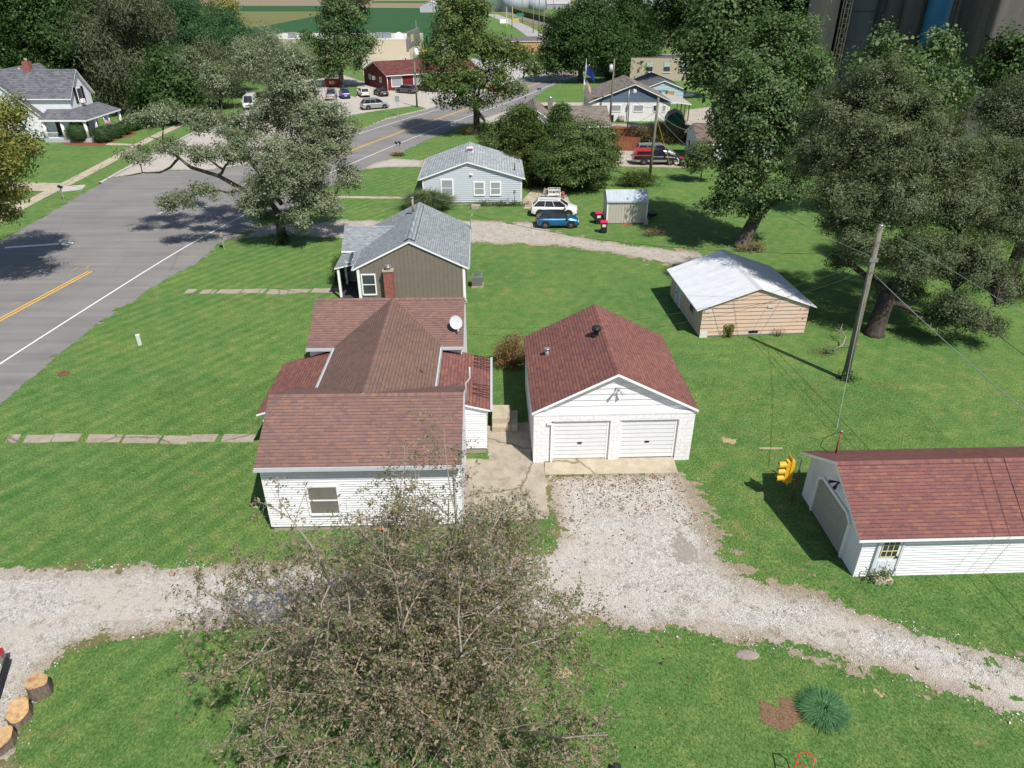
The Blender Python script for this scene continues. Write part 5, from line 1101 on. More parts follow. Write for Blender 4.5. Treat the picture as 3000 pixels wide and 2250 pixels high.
# --- far left wood: individually crowned trees
LW = [
 ('dark_tree', 'dark tree at the upper left corner, left of the farmhouse chimney', 20, 135, 'dark', [(20, 40, 5), (60, 100, 5), (0, 140, 5), (90, 30, 5)]),
 ('dark_tree', 'dark tree right behind the farmhouse chimney', 150, 132, 'dark', [(130, 60, 5), (190, 110, 5), (150, 150, 5), (230, 40, 5), (110, 10, 5), (200, 200, 4)]),
 ('willow_tree', 'tall grey green willow like tree right of the farmhouse gable', 330, 131, 'willow', [(330, 40, 5), (290, 110, 4.5), (390, 110, 5), (330, 180, 5), (300, 250, 4), (400, 200, 4.5), (380, 10, 5), (440, 70, 4), (350, 290, 3.5)]),
 ('pine_tree', 'dark pine with layered needles in the upper left, the larger', 520, 150, 'pine', [(520, 10, 4.5), (490, 70, 4), (560, 80, 4.5), (530, 130, 5), (600, 110, 4), (480, 150, 3.5)]),
 ('pine_tree', 'dark pine beside the edge of the field in the upper left', 660, 160, 'pine', [(650, 60, 3.5), (690, 110, 4), (640, 130, 4), (700, 160, 3.5), (620, 170, 4)]),
 ('leafy_tree', 'yellowish tree rising above the pines by the tan field', 655, 172, 'yellow', [(650, 20, 3.2), (665, 60, 3), (640, 70, 3)]),
 ('spruce_tree', 'dark broad evergreen right of the porch, behind the grey limbs', 490, 122, 'dark', [(490, 190, 3.6), (460, 240, 3.6), (530, 230, 3.6), (500, 290, 3.6), (560, 290, 2.6), (440, 290, 2.6)]),
 ('leafy_tree', 'olive tree behind the parked white van', 620, 138, 'willow', [(610, 180, 4), (570, 210, 3.4), (660, 220, 3.6), (620, 250, 3.2)]),
 ('leafy_tree', 'pale green slim tree in front of the store, left part', 720, 150, 'silver', [(720, 150, 3), (700, 200, 3), (750, 210, 3), (790, 190, 2.6), (830, 210, 2.6), (800, 150, 3), (870, 160, 3), (780, 110, 2.4)]),
 ('dark_tree', 'low dark tree along the lot behind the silver pickup', 930, 185, 'maple', [(900, 215, 3), (950, 215, 3), (850, 200, 3)]),
]
for nm, lab, bxp, Y, kd, lo in LW:
    items = [(x, y, random.uniform(-2, 2), r, r, r*.72) for x, y, r in lo]
    L_ = PL(Y, items); xb = sum(p[0][0] for p in L_)/len(L_)
    tree(nm, lab, (xb, Y+1), L_, kd, BK_DARK, .5, .42 if kd != 'willow' else .5, .5 if kd in ('maple', 'dark', 'yellow') else .22, 85*len(lo), 60, .75 if kd != 'willow' else (.5, .5, 1.1), .25, low=-.95, droop=1.2 if kd == 'willow' else .2)
# left edge yellow-green tree
# off-frame tree that shades the road on the left
tree('locust_tree', 'yellow green tree cut by the left edge, its shadow on the road', (-50, 52, 0), PL(54, [(10, 330, 0, 1.7, 1.7, 1.1), (60, 415, -.5, 1.3, 1.3, .8), (20, 480, -.5, 1.3, 1.3, .8), (95, 455, 0, .6, .8, .4), (35, 560, -1, 1.1, 1.2, .7), (0, 620, -1, 1.2, 1.2, .8), (-60, 380, 0, 3, 3, 2.2), (-80, 520, 0, 3, 3, 2.2), (-170, 450, -4, 3.6, 3, 2.4), (-60, 470, -6, 2.4, 2.4, 1.8)]), 'yellow', BK_DARK, .45, .2, .45, 420, 70, .34, .3, low=-.9)
# --- evergreens and layered trees beside the pale blue house
def conifer(lab, base, h, r, kind, cl=260, per=60, leaf=.24, aspect=.35, name='cedar_tree'):
    t = thing(name, lab, 'tree', (base[0], base[1], 0), 0); mb = MB(); mb.tube([(0, 0, 0), (0, 0, h*.95)], [r*.09, .03], 8); cen = []
    for k in range(cl):
        z = h*(.06+.92*random.random()**1.25); rr = r*(1-(z/h)**1.3)**.8*random.uniform(.55, 1.08); a = random.uniform(0, 6.283); cen.append((math.cos(a)*rr, math.sin(a)*rr, z-.1*rr))
        if k % 4 == 0: mb.tube([(0, 0, z+.15*rr), cen[-1]], [.03, .01], 3)
    mb.build('trunk', BK_DARK, t); leafobj([leaves(cen, per, (.34, .34, .22), leaf, aspect, .3, .4)], LM[kind], t); return t
conifer('large spreading cedar with yellowish sprays right behind the pale blue house roof', (1.6, 84.8), 7.6, 5.0, 'cedar', 900, 75)
tree('cedar_tree', 'bumpy cedar whose shaggy tip stands before the taupe roofed house', (2.6, 87.5), PL(86.5, [(1515, 330, 0, 1.2, 1.2, 1.0), (1500, 370, 0, 2.0, 2, 1.3), (1540, 380, 0, 1.8, 1.8, 1.2), (1450, 390, 0, 2.0, 2, 1.2), (1470, 430, -1, 2.6, 2.2, 1.4), (1550, 430, -1, 2.6, 2.2, 1.5), (1510, 480, -2, 3.0, 2, 1.5)]), 'cedar', BK_DARK, .25, .24, .35, 300, 70, .34, .2, low=-.9)
conifer('bright green cedar between the pointed cedar and the layered tree', (5.6, 86.5), 7.8, 3.8, 'maple', 600, 65)
tree('dogwood_tree', 'layered dogwood like tree above the garden bench', (7.6, 79.2, 0), [((5.6, 78.6, 3.9), (3.4, 2.6, 1.6)), ((7.6, 79.0, 3.6), (2.6, 2.4, 1.5)), ((6.2, 78.3, 2.6), (3.0, 2.6, 1.4)), ((7.6, 78.6, 4.8), (2.8, 2.6, 1.2)), ((7.4, 79.6, 6.3), (2.6, 2.4, 1.0)), ((4.4, 78.5, 2.6), (1.8, 1.8, .9)), ((8.4, 77.4, 2.9), (2.4, 1.8, .9)), ((9.4, 79.5, 3.4), (1.6, 2.0, 1.0)), ((7, 77.2, 1.9), (2.4, 1.4, .8))], 'dogwood', BK_DARK, .2, .2, .6, 420, 75, (.5, .5, .18), .15, low=-.9, droop=.05, flatten=.8)
tree('small_tree', 'airy small tree with a thin trunk beside the concrete drive', (9.6, 82.5, 0), [((9.6, 83.2, 4.0), (1.8, 1.6, 1.2)), ((10.9, 83.6, 3.2), (1.4, 1.5, .8)), ((10.2, 83, 4.9), (1.5, 1.5, .8)), ((11.3, 82.5, 2.2), (.8, 1.0, .5)), ((8.6, 83, 3.0), (1.2, 1.3, .9))], 'dogwood', BK_GREY, .13, .2, .6, 150, 55, .42, .2, low=-.9)
g0 = gp(2052, 532); tree('sapling', 'small young tree standing alone in front of the white garage', g0, PL(g0[1], [(2055, 440, 0, 1.5, 1.4, .8), (2040, 470, 0, 1.6, 1.4, .6), (2070, 475, 0, 1.3, 1.2, .6), (2030, 490, 0, 1.0, 1.0, .4)]), 'dogwood', BK_GREY, .08, .19, .6, 90, 50, .3, .3, low=-.7)
# --- bushes
def bush(lab, c, r, kind, cl=60, per=60, leaf=.1, aspect=.5, name='shrub', spread=.16, droop=0, stems=True, shell=.4, cat='shrub'):
    t = thing(name, lab, cat, (c[0], c[1], 0), 0); cen = lobe_points((0, 0, r[2]*.75), r, cl, shell=shell, low=-.75)
    if stems:
        mb = MB()
        for q in cen[::3]: mb.tube([(q[0]*.1, q[1]*.1, 0), (q[0]*.5, q[1]*.5, q[2]*.6), q], [.025, .018, .006], 4)
        mb.build('stems', BK_GREY, t)
    leafobj([leaves(cen, per, spread, leaf, aspect, droop)], LM[kind], t, 'foliage'); return t
bush('reddish brown shrub on the left wall of the two-bay garage', gp(1505, 1068), (1.15, 1.0, 1.0), 'rust', 90, 80, .09, .45, name='shrub')
bush('dark green shrub on the porch side of the brown house', (-12.9, 51.5), (.75, 1.7, 1.2), 'dark', 110, 60, .1)
bush('low dark brush heap behind the metal garden shed', gp(1868, 545), (2.6, .9, .9), 'cedar', 110, 60, .16, .3, spread=.25)
bush('green undergrowth around the trunk of the silver tree', gp(828, 712), (1.1, .7, .5), 'dark', 40, 50, .1)
bush('dry brush at the foot of the big maple', gp(2200, 735), (1.3, .6, .45), 'brush', 40, 40, .12, .3)
bush('wild brown weeds beside the green shed', gp(1935, 415), (4.2, 1.8, 1.5), 'brush', 260, 60, .22, .22, spread=.3, name='weed_patch')
bush('green weeds at the right end of the brown weed patch', gp(1998, 408), (2.0, 1.5, 1.3), 'dogwood', 80, 50, .22, .3, spread=.3, name='weed_patch')
bush('dark shrub under the central maple', gp(1375, 392), (1.6, 1.3, .8), 'brush', 50, 50, .14, .3, spread=.2)
bush('fallen branch brush heap under the elm', gp(2420, 1035), (1.1, .6, .28), 'willow', 36, 26, .1, .15, name='brush_pile')
bush('small flowering weed clump beyond the metal shed', gp(1915, 690), (1.0, .5, .3), 'brush', 30, 40, .09, name='weed_clump')
bush('green bush at the curb behind the silver tree', gp(600, 350), (1.8, 1.6, 1.3), 'yellow', 70, 50, .2)
bush('lush weeds along the wall of the pale blue house', (-1.0, 72.5), (3.6, .3, .3), 'maple', 60, 36, .1, name='weed_clump')
bush('weeds under the pole base on the right lawn', gp(2480, 1112), (.35, .3, .2), 'maple', 18, 30, .12, name='weed_clump')
bush('weeds beside the door step of the right hand garage', (14.05, 20.02), (.5, .12, .3), 'maple', 16, 30, .08, name='weed_clump')
bush('dark undergrowth beneath the layered tree', (6.5, 80.5), (5, 2.0, 1.2), 'dark', 120, 50, .2, name='undergrowth', spread=.25)
bush('climbing vine on the tan outbuilding wall', (14.0, 41.55), (.35, .12, .55), 'yellow', 26, 34, .08, .6, name='vine', spread=.08, cat='plant')
bush('bare brown weed against the tan outbuilding wall', (17.2, 41.6), (.45, .15, .4), 'brush', 20, 18, .06, .3, name='weed_clump', spread=.1)
# clipped shrubs by the porch
SH = [(220, 408, 1.75, 'leftmost and widest of the clipped round shrubs by the porch'), (292, 408, 1.45, 'round clipped shrub at the porch corner, second from the left'), (326, 396, 1.3, 'third clipped round shrub along the porch'), (352, 385, 1.25, 'fourth clipped round shrub along the porch'), (375, 374, 1.2, 'fifth clipped round shrub along the porch'), (395, 368, 1.1, 'farthest clipped shrub in the porch row')]
for px, py, r, lab in SH:
    g0 = gp(px, py+14); t = thing('clipped_shrub', lab, 'shrub', (g0[0], g0[1]+r, 0), 0, 'clipped shrubs along the porch'); q = MB(); q.blob((0, 0, r*.72), (r*.84, r*.84, r*.70), 18, e=.75)
    V, T = [], []; pts = lobe_points((0, 0, r*.72), (r*.86, r*.86, r*.74), 260, shell=.97, low=-.8); q.build('core', LM['box'], t); leafobj([leaves(pts, 14, .13, .12, .6)], LM['box'], t, 'foliage')
# ornamental grasses
def tuft(lab, c, r, h, n, kind, wd=.03, name='ornamental_grass', bend=.5):
    rng = RNG; a = rng.uniform(0, 2*np.pi, n); rad = np.sqrt(rng.uniform(0, 1, n))*r*.5; bx_, by_ = rad*np.cos(a), rad*np.sin(a); a2 = a+rng.normal(0, .5, n)
    out = rad*(1+.9*rng.uniform(0, 1, n))+rng.uniform(.1, .5, n)*r*bend*1.4; hh = h*rng.uniform(.6, 1.1, n)*(1-.35*(rad/(r*.5))**2)
    d = np.stack([np.cos(a2), np.sin(a2)], 1); s = np.stack([-d[:, 1], d[:, 0]], 1)*wd
    P0 = np.stack([bx_, by_, np.zeros(n)], 1); P1 = np.stack([bx_+d[:, 0]*out*.35, by_+d[:, 1]*out*.35, hh*.75], 1); P2 = np.stack([bx_+d[:, 0]*out, by_+d[:, 1]*out, hh*rng.uniform(.55, 1.0, n)], 1)
    S = np.concatenate([s, np.zeros((n, 1))], 1)
    V = np.concatenate([np.stack([P0-S, P0+S, P1+S, P1-S], 1), np.stack([P1-S, P1+S, P2+S*.15, P2-S*.15], 1)]).reshape(-1, 3)
    t = thing(name, lab, 'grass clump', (c[0], c[1], 0), 0); npmesh('blades', V, np.arange(len(V)).reshape(-1, 4), LM[kind], {'tint': np.repeat(np.concatenate([rng.uniform(0, 1, n)]*2), 4)}, t)
tuft('large reed like grass clump at the corner of the pale blue house', gp(1255, 612), 2.3, 2.1, 2600, 'reed', .03, bend=.35)
tuft('round blue green grass clump on the near lawn, lower right', gp(2412, 2085), .6, .34, 2600, 'tuft', .012, bend=.5)
tuft('dry grass at the foot of the twin mailboxes', gp(1167, 455), .9, .5, 300, 'brush', .03)
# ---------------------------------------------------------------- crab apple in the foreground
def crab():
    t = thing('crab_apple_tree', 'sparse brownish crab apple tree with pale twigs filling the lower middle of the picture', 'tree', (-2.5, 13.2, 0), 0)
    tb = MB(); wb = MB(); cen = []; tips = []; C0 = Vector((-.9, .6, 4.6)); RR = Vector((5.8, 6.4, 5.3))
    rnd = random.Random(3)
    kk = [1.0]
    def inside(p):
        q = p-C0; zz = q.z/RR.z; k = kk[0]
        if zz > 0: k = kk[0]*(1-min(zz, 1)**1.6*.95)
        return (q.x/RR.x)**2+(q.y/RR.y)**2 < k and p.z > .7 and p.z < 9.8
    def grow(p, d, L, r, lv):
        seg = 4 if lv < 3 else 3; pts = [p]; rr = [r]; q = p; dd = d.normalized()
        for k in range(seg):
            bend = Vector((rnd.gauss(0, 1), rnd.gauss(0, 1), rnd.gauss(0, .7)))*(.16 if lv < 2 else .24)
            grav = Vector((0, 0, .10 if lv < 2 else (-.12 if lv == 2 else -.05))); dd = (dd+bend+grav).normalized(); q = q+dd*L/seg
            if lv > 0 and not inside(q): break
            pts.append(q); rr.append(r*(1-.75*(k+1)/seg))
        if len(pts) < 2: return
        (tb if lv < 2 else wb).tube(pts, rr, 7 if lv < 2 else (4 if lv < 3 else 3), cap=False)
        if lv >= 3:
            for a, b_ in zip(pts[:-1], pts[1:]): 
                for k in range(3 if lv == 3 else 5): cen.append(tuple(a.lerp(b_, rnd.random())))
        if lv == 4: return
        n = (0, 8, 8, 6)[lv] if lv else 0; n = {0: 0, 1: 9, 2: 7, 3: 5}[lv]
        for k in range(n):
            f = .22+.78*(k+rnd.random()*.6)/n; i = min(int(f*(len(pts)-1)), len(pts)-2); b_ = pts[i].lerp(pts[i+1], f*(len(pts)-1)-i)
            if lv == 1: kk[0] = rnd.uniform(.85, 1.55)
            ax = Vector((rnd.gauss(0, 1), rnd.gauss(0, 1), rnd.gauss(0, 1)+(.25 if lv == 1 else 0))).normalized(); nd = (dd*(.55 if lv == 1 else .45)+ax*.9).normalized()
            grow(b_, nd, {1: 2.5, 2: 1.25, 3: .62}[lv]*rnd.uniform(.7, 1.25), {1: .030, 2: .012, 3: .0055}[lv], lv+1)
    tb.tube([(0, 0, -.1), (0, 0, .4), (-.1, .05, 1.1), (-.15, .1, 1.7)], [.28, .22, .19, .17], 10)
    top = Vector((-.15, .1, 1.6))
    for az, el, L in ((0, 78, 8.2), (40, 70, 7.0), (160, 66, 7.2), (-60, 50, 6.2), (100, 58, 6.6), (200, 42, 6.6), (240, 50, 6.2), (-20, 36, 6.2), (20, 46, 6.2), (75, 34, 6.0), (130, 38, 6.2), (175, 25, 6.2), (285, 34, 5.6), (320, 24, 5.6), (225, 24, 5.8), (60, 16, 5.0), (150, 14, 5.0)):
        a, e = math.radians(az), math.radians(el); grow(top, Vector((math.cos(a)*math.cos(e), math.sin(a)*math.cos(e), math.sin(e))), L, .065 if el < 60 else .09, 1)
    tb.build('trunk', bark('bark_crab', (.07, .06, .045), (.20, .175, .14), 8), t); wb.build('twigs', BK_PALE, t)
    C_ = np.array(cen); C_ = C_[RNG.uniform(0, 1, len(C_)) < np.clip(1.25-(C_[:, 2]-4.5)/6.5, .3, 1)]; print('crab centres', len(C_)); m = RNG.permutation(len(C_))[:25000]
    leafobj([leaves(C_[m], 4, .07, .088, .42, .2, .3)], LM['crab'], t); print('twig verts', len(wb.v))
crab()
# ---------------------------------------------------------------- grass blades on the near lawns (real relief on the turf)
def blades(n, x0, x1, y0, y1, h=.07):
    X_ = RNG.uniform(x0, x1, n); Y_ = RNG.uniform(y0, y1, n); dd_ = sdist(X_, Y_, DRIVE); keep = ((dd_+fbm(X_*1.3, Y_*1.3, 3)*.6 < -.05) | ((X_ > 5.5) & (Y_ < 24) & (fbm(X_*.8+Y_*.5, Y_*2.0, 11)+fbm(X_*2.5+Y_, Y_*3.5, 13) > .10)) | ((X_ < -11) & (dd_ < .8) & (Y_ < 18) & (fbm(X_*2, Y_*2, 33) > .02)) | (RNG.uniform(0, 1, n) < .006)) & (sdist(X_, Y_, PADP) < -.02) & (sdist(X_, Y_, ROADP) < 0)
    for (bx0, bx1, by0, by1) in ((-10.2, -2.0, 22.8, 39.0), (-3, -1, 28, 34), (1, 8.6, 27.6, 35.4), (13.1, 30, 20.3, 25.5)): keep &= ~((X_ > bx0) & (X_ < bx1) & (Y_ > by0) & (Y_ < by1))
    X_ = X_[keep]; Y_ = Y_[keep]; cl = fbm(X_*.9, Y_*.9, 21); keep = RNG.uniform(0, 1, len(X_)) < .55+cl*1.4; X_ = X_[keep]; Y_ = Y_[keep]; n = len(X_)
    a = RNG.uniform(0, 6.283, n); d = np.stack([np.cos(a), np.sin(a)], 1); H_ = h*RNG.uniform(.4, 1.2, n); wd = .011
    s = np.stack([-d[:, 1], d[:, 0], 0*a], 1)*wd; P0 = np.stack([X_, Y_, 0*a], 1); P1 = P0+np.stack([d[:, 0]*H_*.8, d[:, 1]*H_*.8, H_], 1)
    V = np.stack([P0-s, P0+s, P1], 1).reshape(-1, 3); T = np.repeat(np.clip(RNG.uniform(0, 1, n)*.75+fbm(X_*.5, Y_*.5, 8)*.9+.05, 0, 1), 3)
    o = npmesh('grass', V, np.arange(len(V)).reshape(-1, 3), LM['grass'], {'tint': T}); tag(o, 'short mown grass of the near lawns', 'grass', kind='stuff')
blades(300000, -20, 22, 9, 36)

def litter(name, lab, n, poly, mat, size, h=.03, dens=None, seed=5, flatq=True):
    P_ = np.array(poly); X_ = RNG.uniform(P_[:, 0].min(), P_[:, 0].max(), n); Y_ = RNG.uniform(P_[:, 1].min(), P_[:, 1].max(), n); k = (sdist(X_, Y_, poly) > 0)
    if dens is not None: k &= RNG.uniform(0, 1, n) < dens(X_, Y_)
    X_ = X_[k]; Y_ = Y_[k]; C_ = np.stack([X_, Y_, RNG.uniform(.02, h, len(X_))], 1); V, T = leaves(C_, 1, .01, size, .7, 0, .75)
    V[:, 2] = np.maximum(V[:, 2], .014); o = npmesh(name, V, np.arange(len(V)).reshape(-1, 4), mat, {'tint': T}); tag(o, lab, name.replace('_', ' '), kind='stuff')
LEAFB = leafmat('fallen_leaves', [(0, (.09, .055, .03)), (.6, (.20, .13, .07)), (1, (.32, .22, .12))], .1)
STONE = leafmat('loose_stones', [(0, (.30, .28, .26)), (.6, (.50, .48, .46)), (1, (.72, .71, .70))], .0)
pad_ = gps([(1606, 1392), (1985, 1390), (2060, 1560), (1900, 1640), (1640, 1600)])
litter('fallen_leaves', 'brown fallen leaves scattered over the gravel before the garage', 5200, pad_, LEAFB, .07, dens=lambda x, y: np.clip((y-22.5)/5+fbm(x*1.2, y*1.2, 4)*1.6, 0, 1))
near_ = [(-16, 12), (8, 12), (8, 26), (-16, 26)]
litter('lawn_leaves', 'scattered fallen leaves on the near lawns and drive under the crab apple', 5200, near_, LEAFB, .08, h=.09, dens=lambda x, y: np.clip(1.1-np.hypot(x+2.5, y-16)/9, 0, 1))
litter('loose_stones', 'loose white stones strewn along the edges of the gravel drive', 26000, [(-18, 11), (24, 11), (24, 24), (-18, 24)], STONE, .055, h=.035, dens=lambda x, y: np.clip(1-np.abs(sdist(x, y, DRIVE)+.05)/.55, 0, 1)**1.5)
# ================================================================ VEHICLES
RUB = plain('rubber', (.018, .018, .018), .85, .1); ALU = plain('alloy', (.45, .46, .47), .35, .1, 10, .6); CGL = glass('car_glass', (.012, .014, .017), .06); RL = plain('tail_lamp', (.42, .01, .01), .3); HL = plain('head_lamp', (.55, .57, .58), .15, .1); PLT = plain('plate', (.6, .6, .58), .5); CHR = plain('chrome', (.55, .55, .56), .2, .05, 3, .8)
def cpaint(name, col, met=.2):
    if name in MC: return MC[name]
    b = NB(name); b.fin(col, .32, met, .5); b.b.inputs['Coat Weight'].default_value = .6; b.b.inputs['Coat Roughness'].default_value = .06; MC[name] = b.m; return b.m
def wheel(par, x, y, r, wd, side):
    q = MB(); pr = [(r*.66, -wd/2), (r*.95, -wd/2), (r, -wd*.35), (r, wd*.35), (r*.95, wd/2), (r*.66, wd/2)]
    q.lathe((0, 0, 0), pr, 22, 0, 'y'); w_ = q.build('wheel', RUB, par, (x, y, r)); q = MB(); o = side*wd*.42
    q.lathe((0, 0, 0), [(r*.66, o), (r*.6, o+side*.01), (r*.56, o-side*.05), (0.001, o-side*.06)], 22, 1, 'y')
    for k in range(7):
        a = 2*math.pi*k/7; ca, sa = math.cos(a), math.sin(a); q.bar((ca*.06, o, sa*.06), (ca*r*.58, o, sa*r*.58), r*.07, r*.05, 4, 0)
    q.cyl((0, o-.01, 0), .001, .001, 4); q.build('rim', [ALU, RUB], w_); return w_
def car(name, label, loc, rz, L=4.6, W=1.82, H=1.6, paint=None, belt=.98, hood=.98, nose=.72, tailz=.95, ws=(.20, .36), rw=(.86, .97), clad=False, roofpaint=None, wr=.34, bed=None, canopy=None, group=None, gc=.2, rails=False, twotone=None):
    """L runs along +x (front). ws: windscreen foot and head, rw: rear glass head and foot, as fractions of length from the front"""
    t = thing(name, label, 'pickup truck' if bed else ('van' if 'van' in name else 'car'), (loc[0], loc[1], 0), rz, group); hw = W/2
    X_ = lambda f: L/2-f*L
    st_ = [(0, nose*.92, .80), (.02, nose, .88), (.06, nose+.06, .95), (.14, (nose+hood)/2+.04, .985), (ws[0], hood, 1.0), (ws[1], belt, 1.0), (.55, belt, 1.0), (.7, belt+.01, 1.0), (.85, belt+.01, .995), (.94, belt, .97), (.985, tailz, .92), (1, tailz-.12, .86)]
    q = MB(); rows = []
    for f, z, k in st_:
        x = X_(f); w_ = hw*k; zb = gc+(.08 if f < .03 or f > .97 else 0); m = zb+(z-zb)*.45
        rows.append([(x, -w_*.88, zb), (x, -w_*.98, zb+.1), (x, -w_, m), (x, -w_*.97, z-.1), (x, -w_*.88, z), (x, -w_*.4, z+.035), (x, w_*.4, z+.035), (x, w_*.88, z), (x, w_*.97, z-.1), (x, w_, m), (x, w_*.98, zb+.1), (x, w_*.88, zb)])
    for a, c in zip(rows[:-1], rows[1:]):
        n = len(a)
        for j in range(n):
            mi = 1 if (clad and j in (0, 10, 11)) else (2 if (twotone and j in (1, 9)) else 0); q.face([a[j], a[(j+1) % n], c[(j+1) % n], c[j]], mi, None, j not in (11, 0, 10))
    q.face(rows[0][::-1], 0); q.face(rows[-1], 0); DK = plain('dark_trim', (.02, .02, .022), .6)
    q.build('body', [paint, DK, twotone or DK], t)
    # wheel wells and wheels
    fx = X_(.19 if not bed else .17); rx = X_(.80 if not bed else .77)
    q = MB()
    for x in (fx, rx):
        for s_ in (-1, 1):
            q.mark(); pts = [(x+math.cos(a)*(wr+.09), s_*hw*1.003, wr+math.sin(a)*(wr+.09)) for a in [math.pi*k/10 for k in range(11)]]
            q.face([(x-wr-.09, s_*hw*1.003, gc)]+pts[::-1]+[(x+wr+.09, s_*hw*1.003, gc)])
    q.each('wheel_arch', DK, t)
    for x in (fx, rx):
        for s_ in (-1, 1): wheel(t, x, s_*(hw-.085), wr, .22, s_)
    # greenhouse
    zr = H; b0, b1 = X_(ws[0]), X_(rw[1]); r0, r1 = X_(ws[1]), X_(rw[0]); bw = hw*.90; tw = hw*.72
    q = MB(); B = [(b0, -bw*.92, hood+.02), (b1, -bw*.94, belt+.02), (b1, bw*.94, belt+.02), (b0, bw*.92, hood+.02)]; T = [(r0, -tw, zr-.05), (r1, -tw, zr-.06), (r1, tw, zr-.06), (r0, tw, zr-.05)]
    for i in range(4): j = (i+1) % 4; q.face([B[i], B[j], T[j], T[i]])
    q.build('glazing', CGL, t)
    q = MB(); n = 7; rr = []
    for k in range(n):
        f = k/(n-1); x = r0+.06+(r1-r0-.12)*f; z = zr-.055+.055*math.sin(math.pi*(.12+.76*f)); rr.append([(x, -tw*1.03, zr-.07), (x, -tw*.9, z), (x, 0, z+.015), (x, tw*.9, z), (x, tw*1.03, zr-.07)])
    for a, c in zip(rr[:-1], rr[1:]):
        for j in range(4): q.face([a[j], a[j+1], c[j+1], c[j]], 0, None, True)
    q.face(rr[0]); q.face(rr[-1][::-1]); q.build('roof', roofpaint or paint, t)
    q = MB(); mids = [.5] if (rw[0]-ws[1]) < .42 else [.36, .68]
    for s_ in (-1, 1):
        for (a, c) in ((B[0], T[0]), (B[1], T[1])): q.mark(); q.bar((a[0], s_*abs(a[1]), a[2]), (c[0], s_*abs(c[1]), c[2]+.02), .055, .045)
        for m in mids: xb = b0+(b1-b0)*(m*.86+.07); xt = r0+(r1-r0)*m; q.mark(); q.bar((xb, s_*bw*.93, belt), (xt, s_*tw, zr-.05), .03)
    q.each('pillar', roofpaint or paint, t)
    q = MB()
    for s_ in (-1, 1): q.mark(); q.box(b0-.32, b0-.14, min(s_*hw*.95, s_*(hw*.95+.18)), max(s_*hw*.95, s_*(hw*.95+.18)), belt+.02, belt+.17)
    q.each('mirror', paint, t)
    for s_ in (-1, 1):
        q = MB(); y0, y1 = sorted((s_*hw*.55, s_*hw*.86)); q.box(L/2-.16, L/2+.004, y0, y1, nose-.16, nose-.02); q.build('headlight', HL, t)
        q = MB(); y0, y1 = sorted((s_*hw*.62, s_*hw*.90)); q.box(-L/2-.012, -L/2+.14, y0, y1, tailz-.3, tailz-.06); q.build('tail_light', RL, t)
    q = MB(); q.box(-L/2-.03, -L/2+.1, -.26, .26, .55, .68); q.build('licence_plate', PLT, t)
    q = MB(); q.box(-L/2-.05, -L/2+.12, -hw*.86, hw*.86, gc+.08, gc+.26); q.mark(); q.box(L/2-.1, L/2+.04, -hw*.8, hw*.8, gc+.08, gc+.24); q.box(L/2-.05, L/2+.02, -hw*.45, hw*.45, nose-.24, nose-.08); q.each('bumper', DK if not bed else CHR, t)
    if rails:
        q = MB()
        for s_ in (-1, 1): q.mark(); q.bar((r0-.2, s_*tw*.92, zr+.03), (r1+.1, s_*tw*.92, zr+.03), .025)
        q.each('roof_rail', DK, t)
    if bed:
        x0, x1 = X_(bed[0]), X_(.985); z = belt+.05; q = MB()
        for s_ in (-1, 1): q.box(x1, x0, *sorted((s_*hw*.80, s_*hw*.965)), belt-.1, z)
        q.box(x1, x1+.08, -hw*.8, hw*.8, belt-.1, z); q.box(x1, x0, -hw*.8, hw*.8, belt+.025, belt+.04, 1); q.build('bed_rail', [paint, DK], t)
    if canopy:
        x0, x1 = X_(bed[0])-.02, X_(.99); q = MB(); h0, h1 = belt+.02, H-.02; A_ = [(x0, hw*.92, h0), (x1, hw*.92, h0)]; 
        base = [(x0, -hw*.93, h0), (x1, -hw*.93, h0), (x1, hw*.93, h0), (x0, hw*.93, h0)]; topp = [(x0, -hw*.80, h1), (x1+.16, -hw*.80, h1), (x1+.16, hw*.80, h1), (x0, hw*.80, h1)]
        for i in range(4): j = (i+1) % 4; q.face([base[i], base[j], topp[j], topp[i]])
        q.face(topp); q.build('canopy', canopy, t); q = MB()
        for s_ in (-1, 1): 
            def cp(u, v): return (x0+(x1-x0)*u, s_*(hw*.935-(hw*.13)*v+.012), h0+(h1-h0)*v)
            q.face([cp(.1, .25), cp(.9, .25), cp(.86, .8), cp(.1, .8)])
        q.face([(x1-.01, -hw*.7, h0+.1), (x1-.01, hw*.7, h0+.1), (x1+.10, hw*.66, h1-.12), (x1+.10, -hw*.66, h1-.12)]); q.build('canopy_window', CGL, t)
    return t
def mid(a, b_): return ((a[0]+b_[0])/2, (a[1]+b_[1])/2)
P1, P2 = gp(1588, 672), gp(1683, 669)
car('hatchback', 'metallic blue three door hatchback with a black roof, parked nearest on the gravel', (4.25, 65.6), .03, 3.9, 1.75, 1.42, cpaint('paint_blue', (.012, .12, .26), .4), .92, .92, .74, .9, (.22, .36), (.88, .97), True, cpaint('paint_black', (.012, .013, .015)), .33)
car('crossover', 'white crossover with dark glass parked behind the blue hatchback', (4.15, 69.3), -.06, 4.5, 1.82, 1.6, cpaint('paint_white', (.72, .72, .71), 0), .98, .98, .78, .98, (.2, .38), (.84, .97), True, None, .35, rails=True)
car('pickup_truck', 'black and silver pickup truck with a red canopy on the concrete drive', (18.0, 92.0), 0, 5.5, 1.98, 1.85, cpaint('paint_dark', (.013, .015, .022)), 1.1, 1.08, .9, 1.1, (.26, .36), (.53, .56), False, None, .40, bed=(.565, 1), canopy=cpaint('canopy_red', (.45, .02, .03), 0), gc=.34, twotone=cpaint('paint_silver_low', (.35, .34, .31), .3))
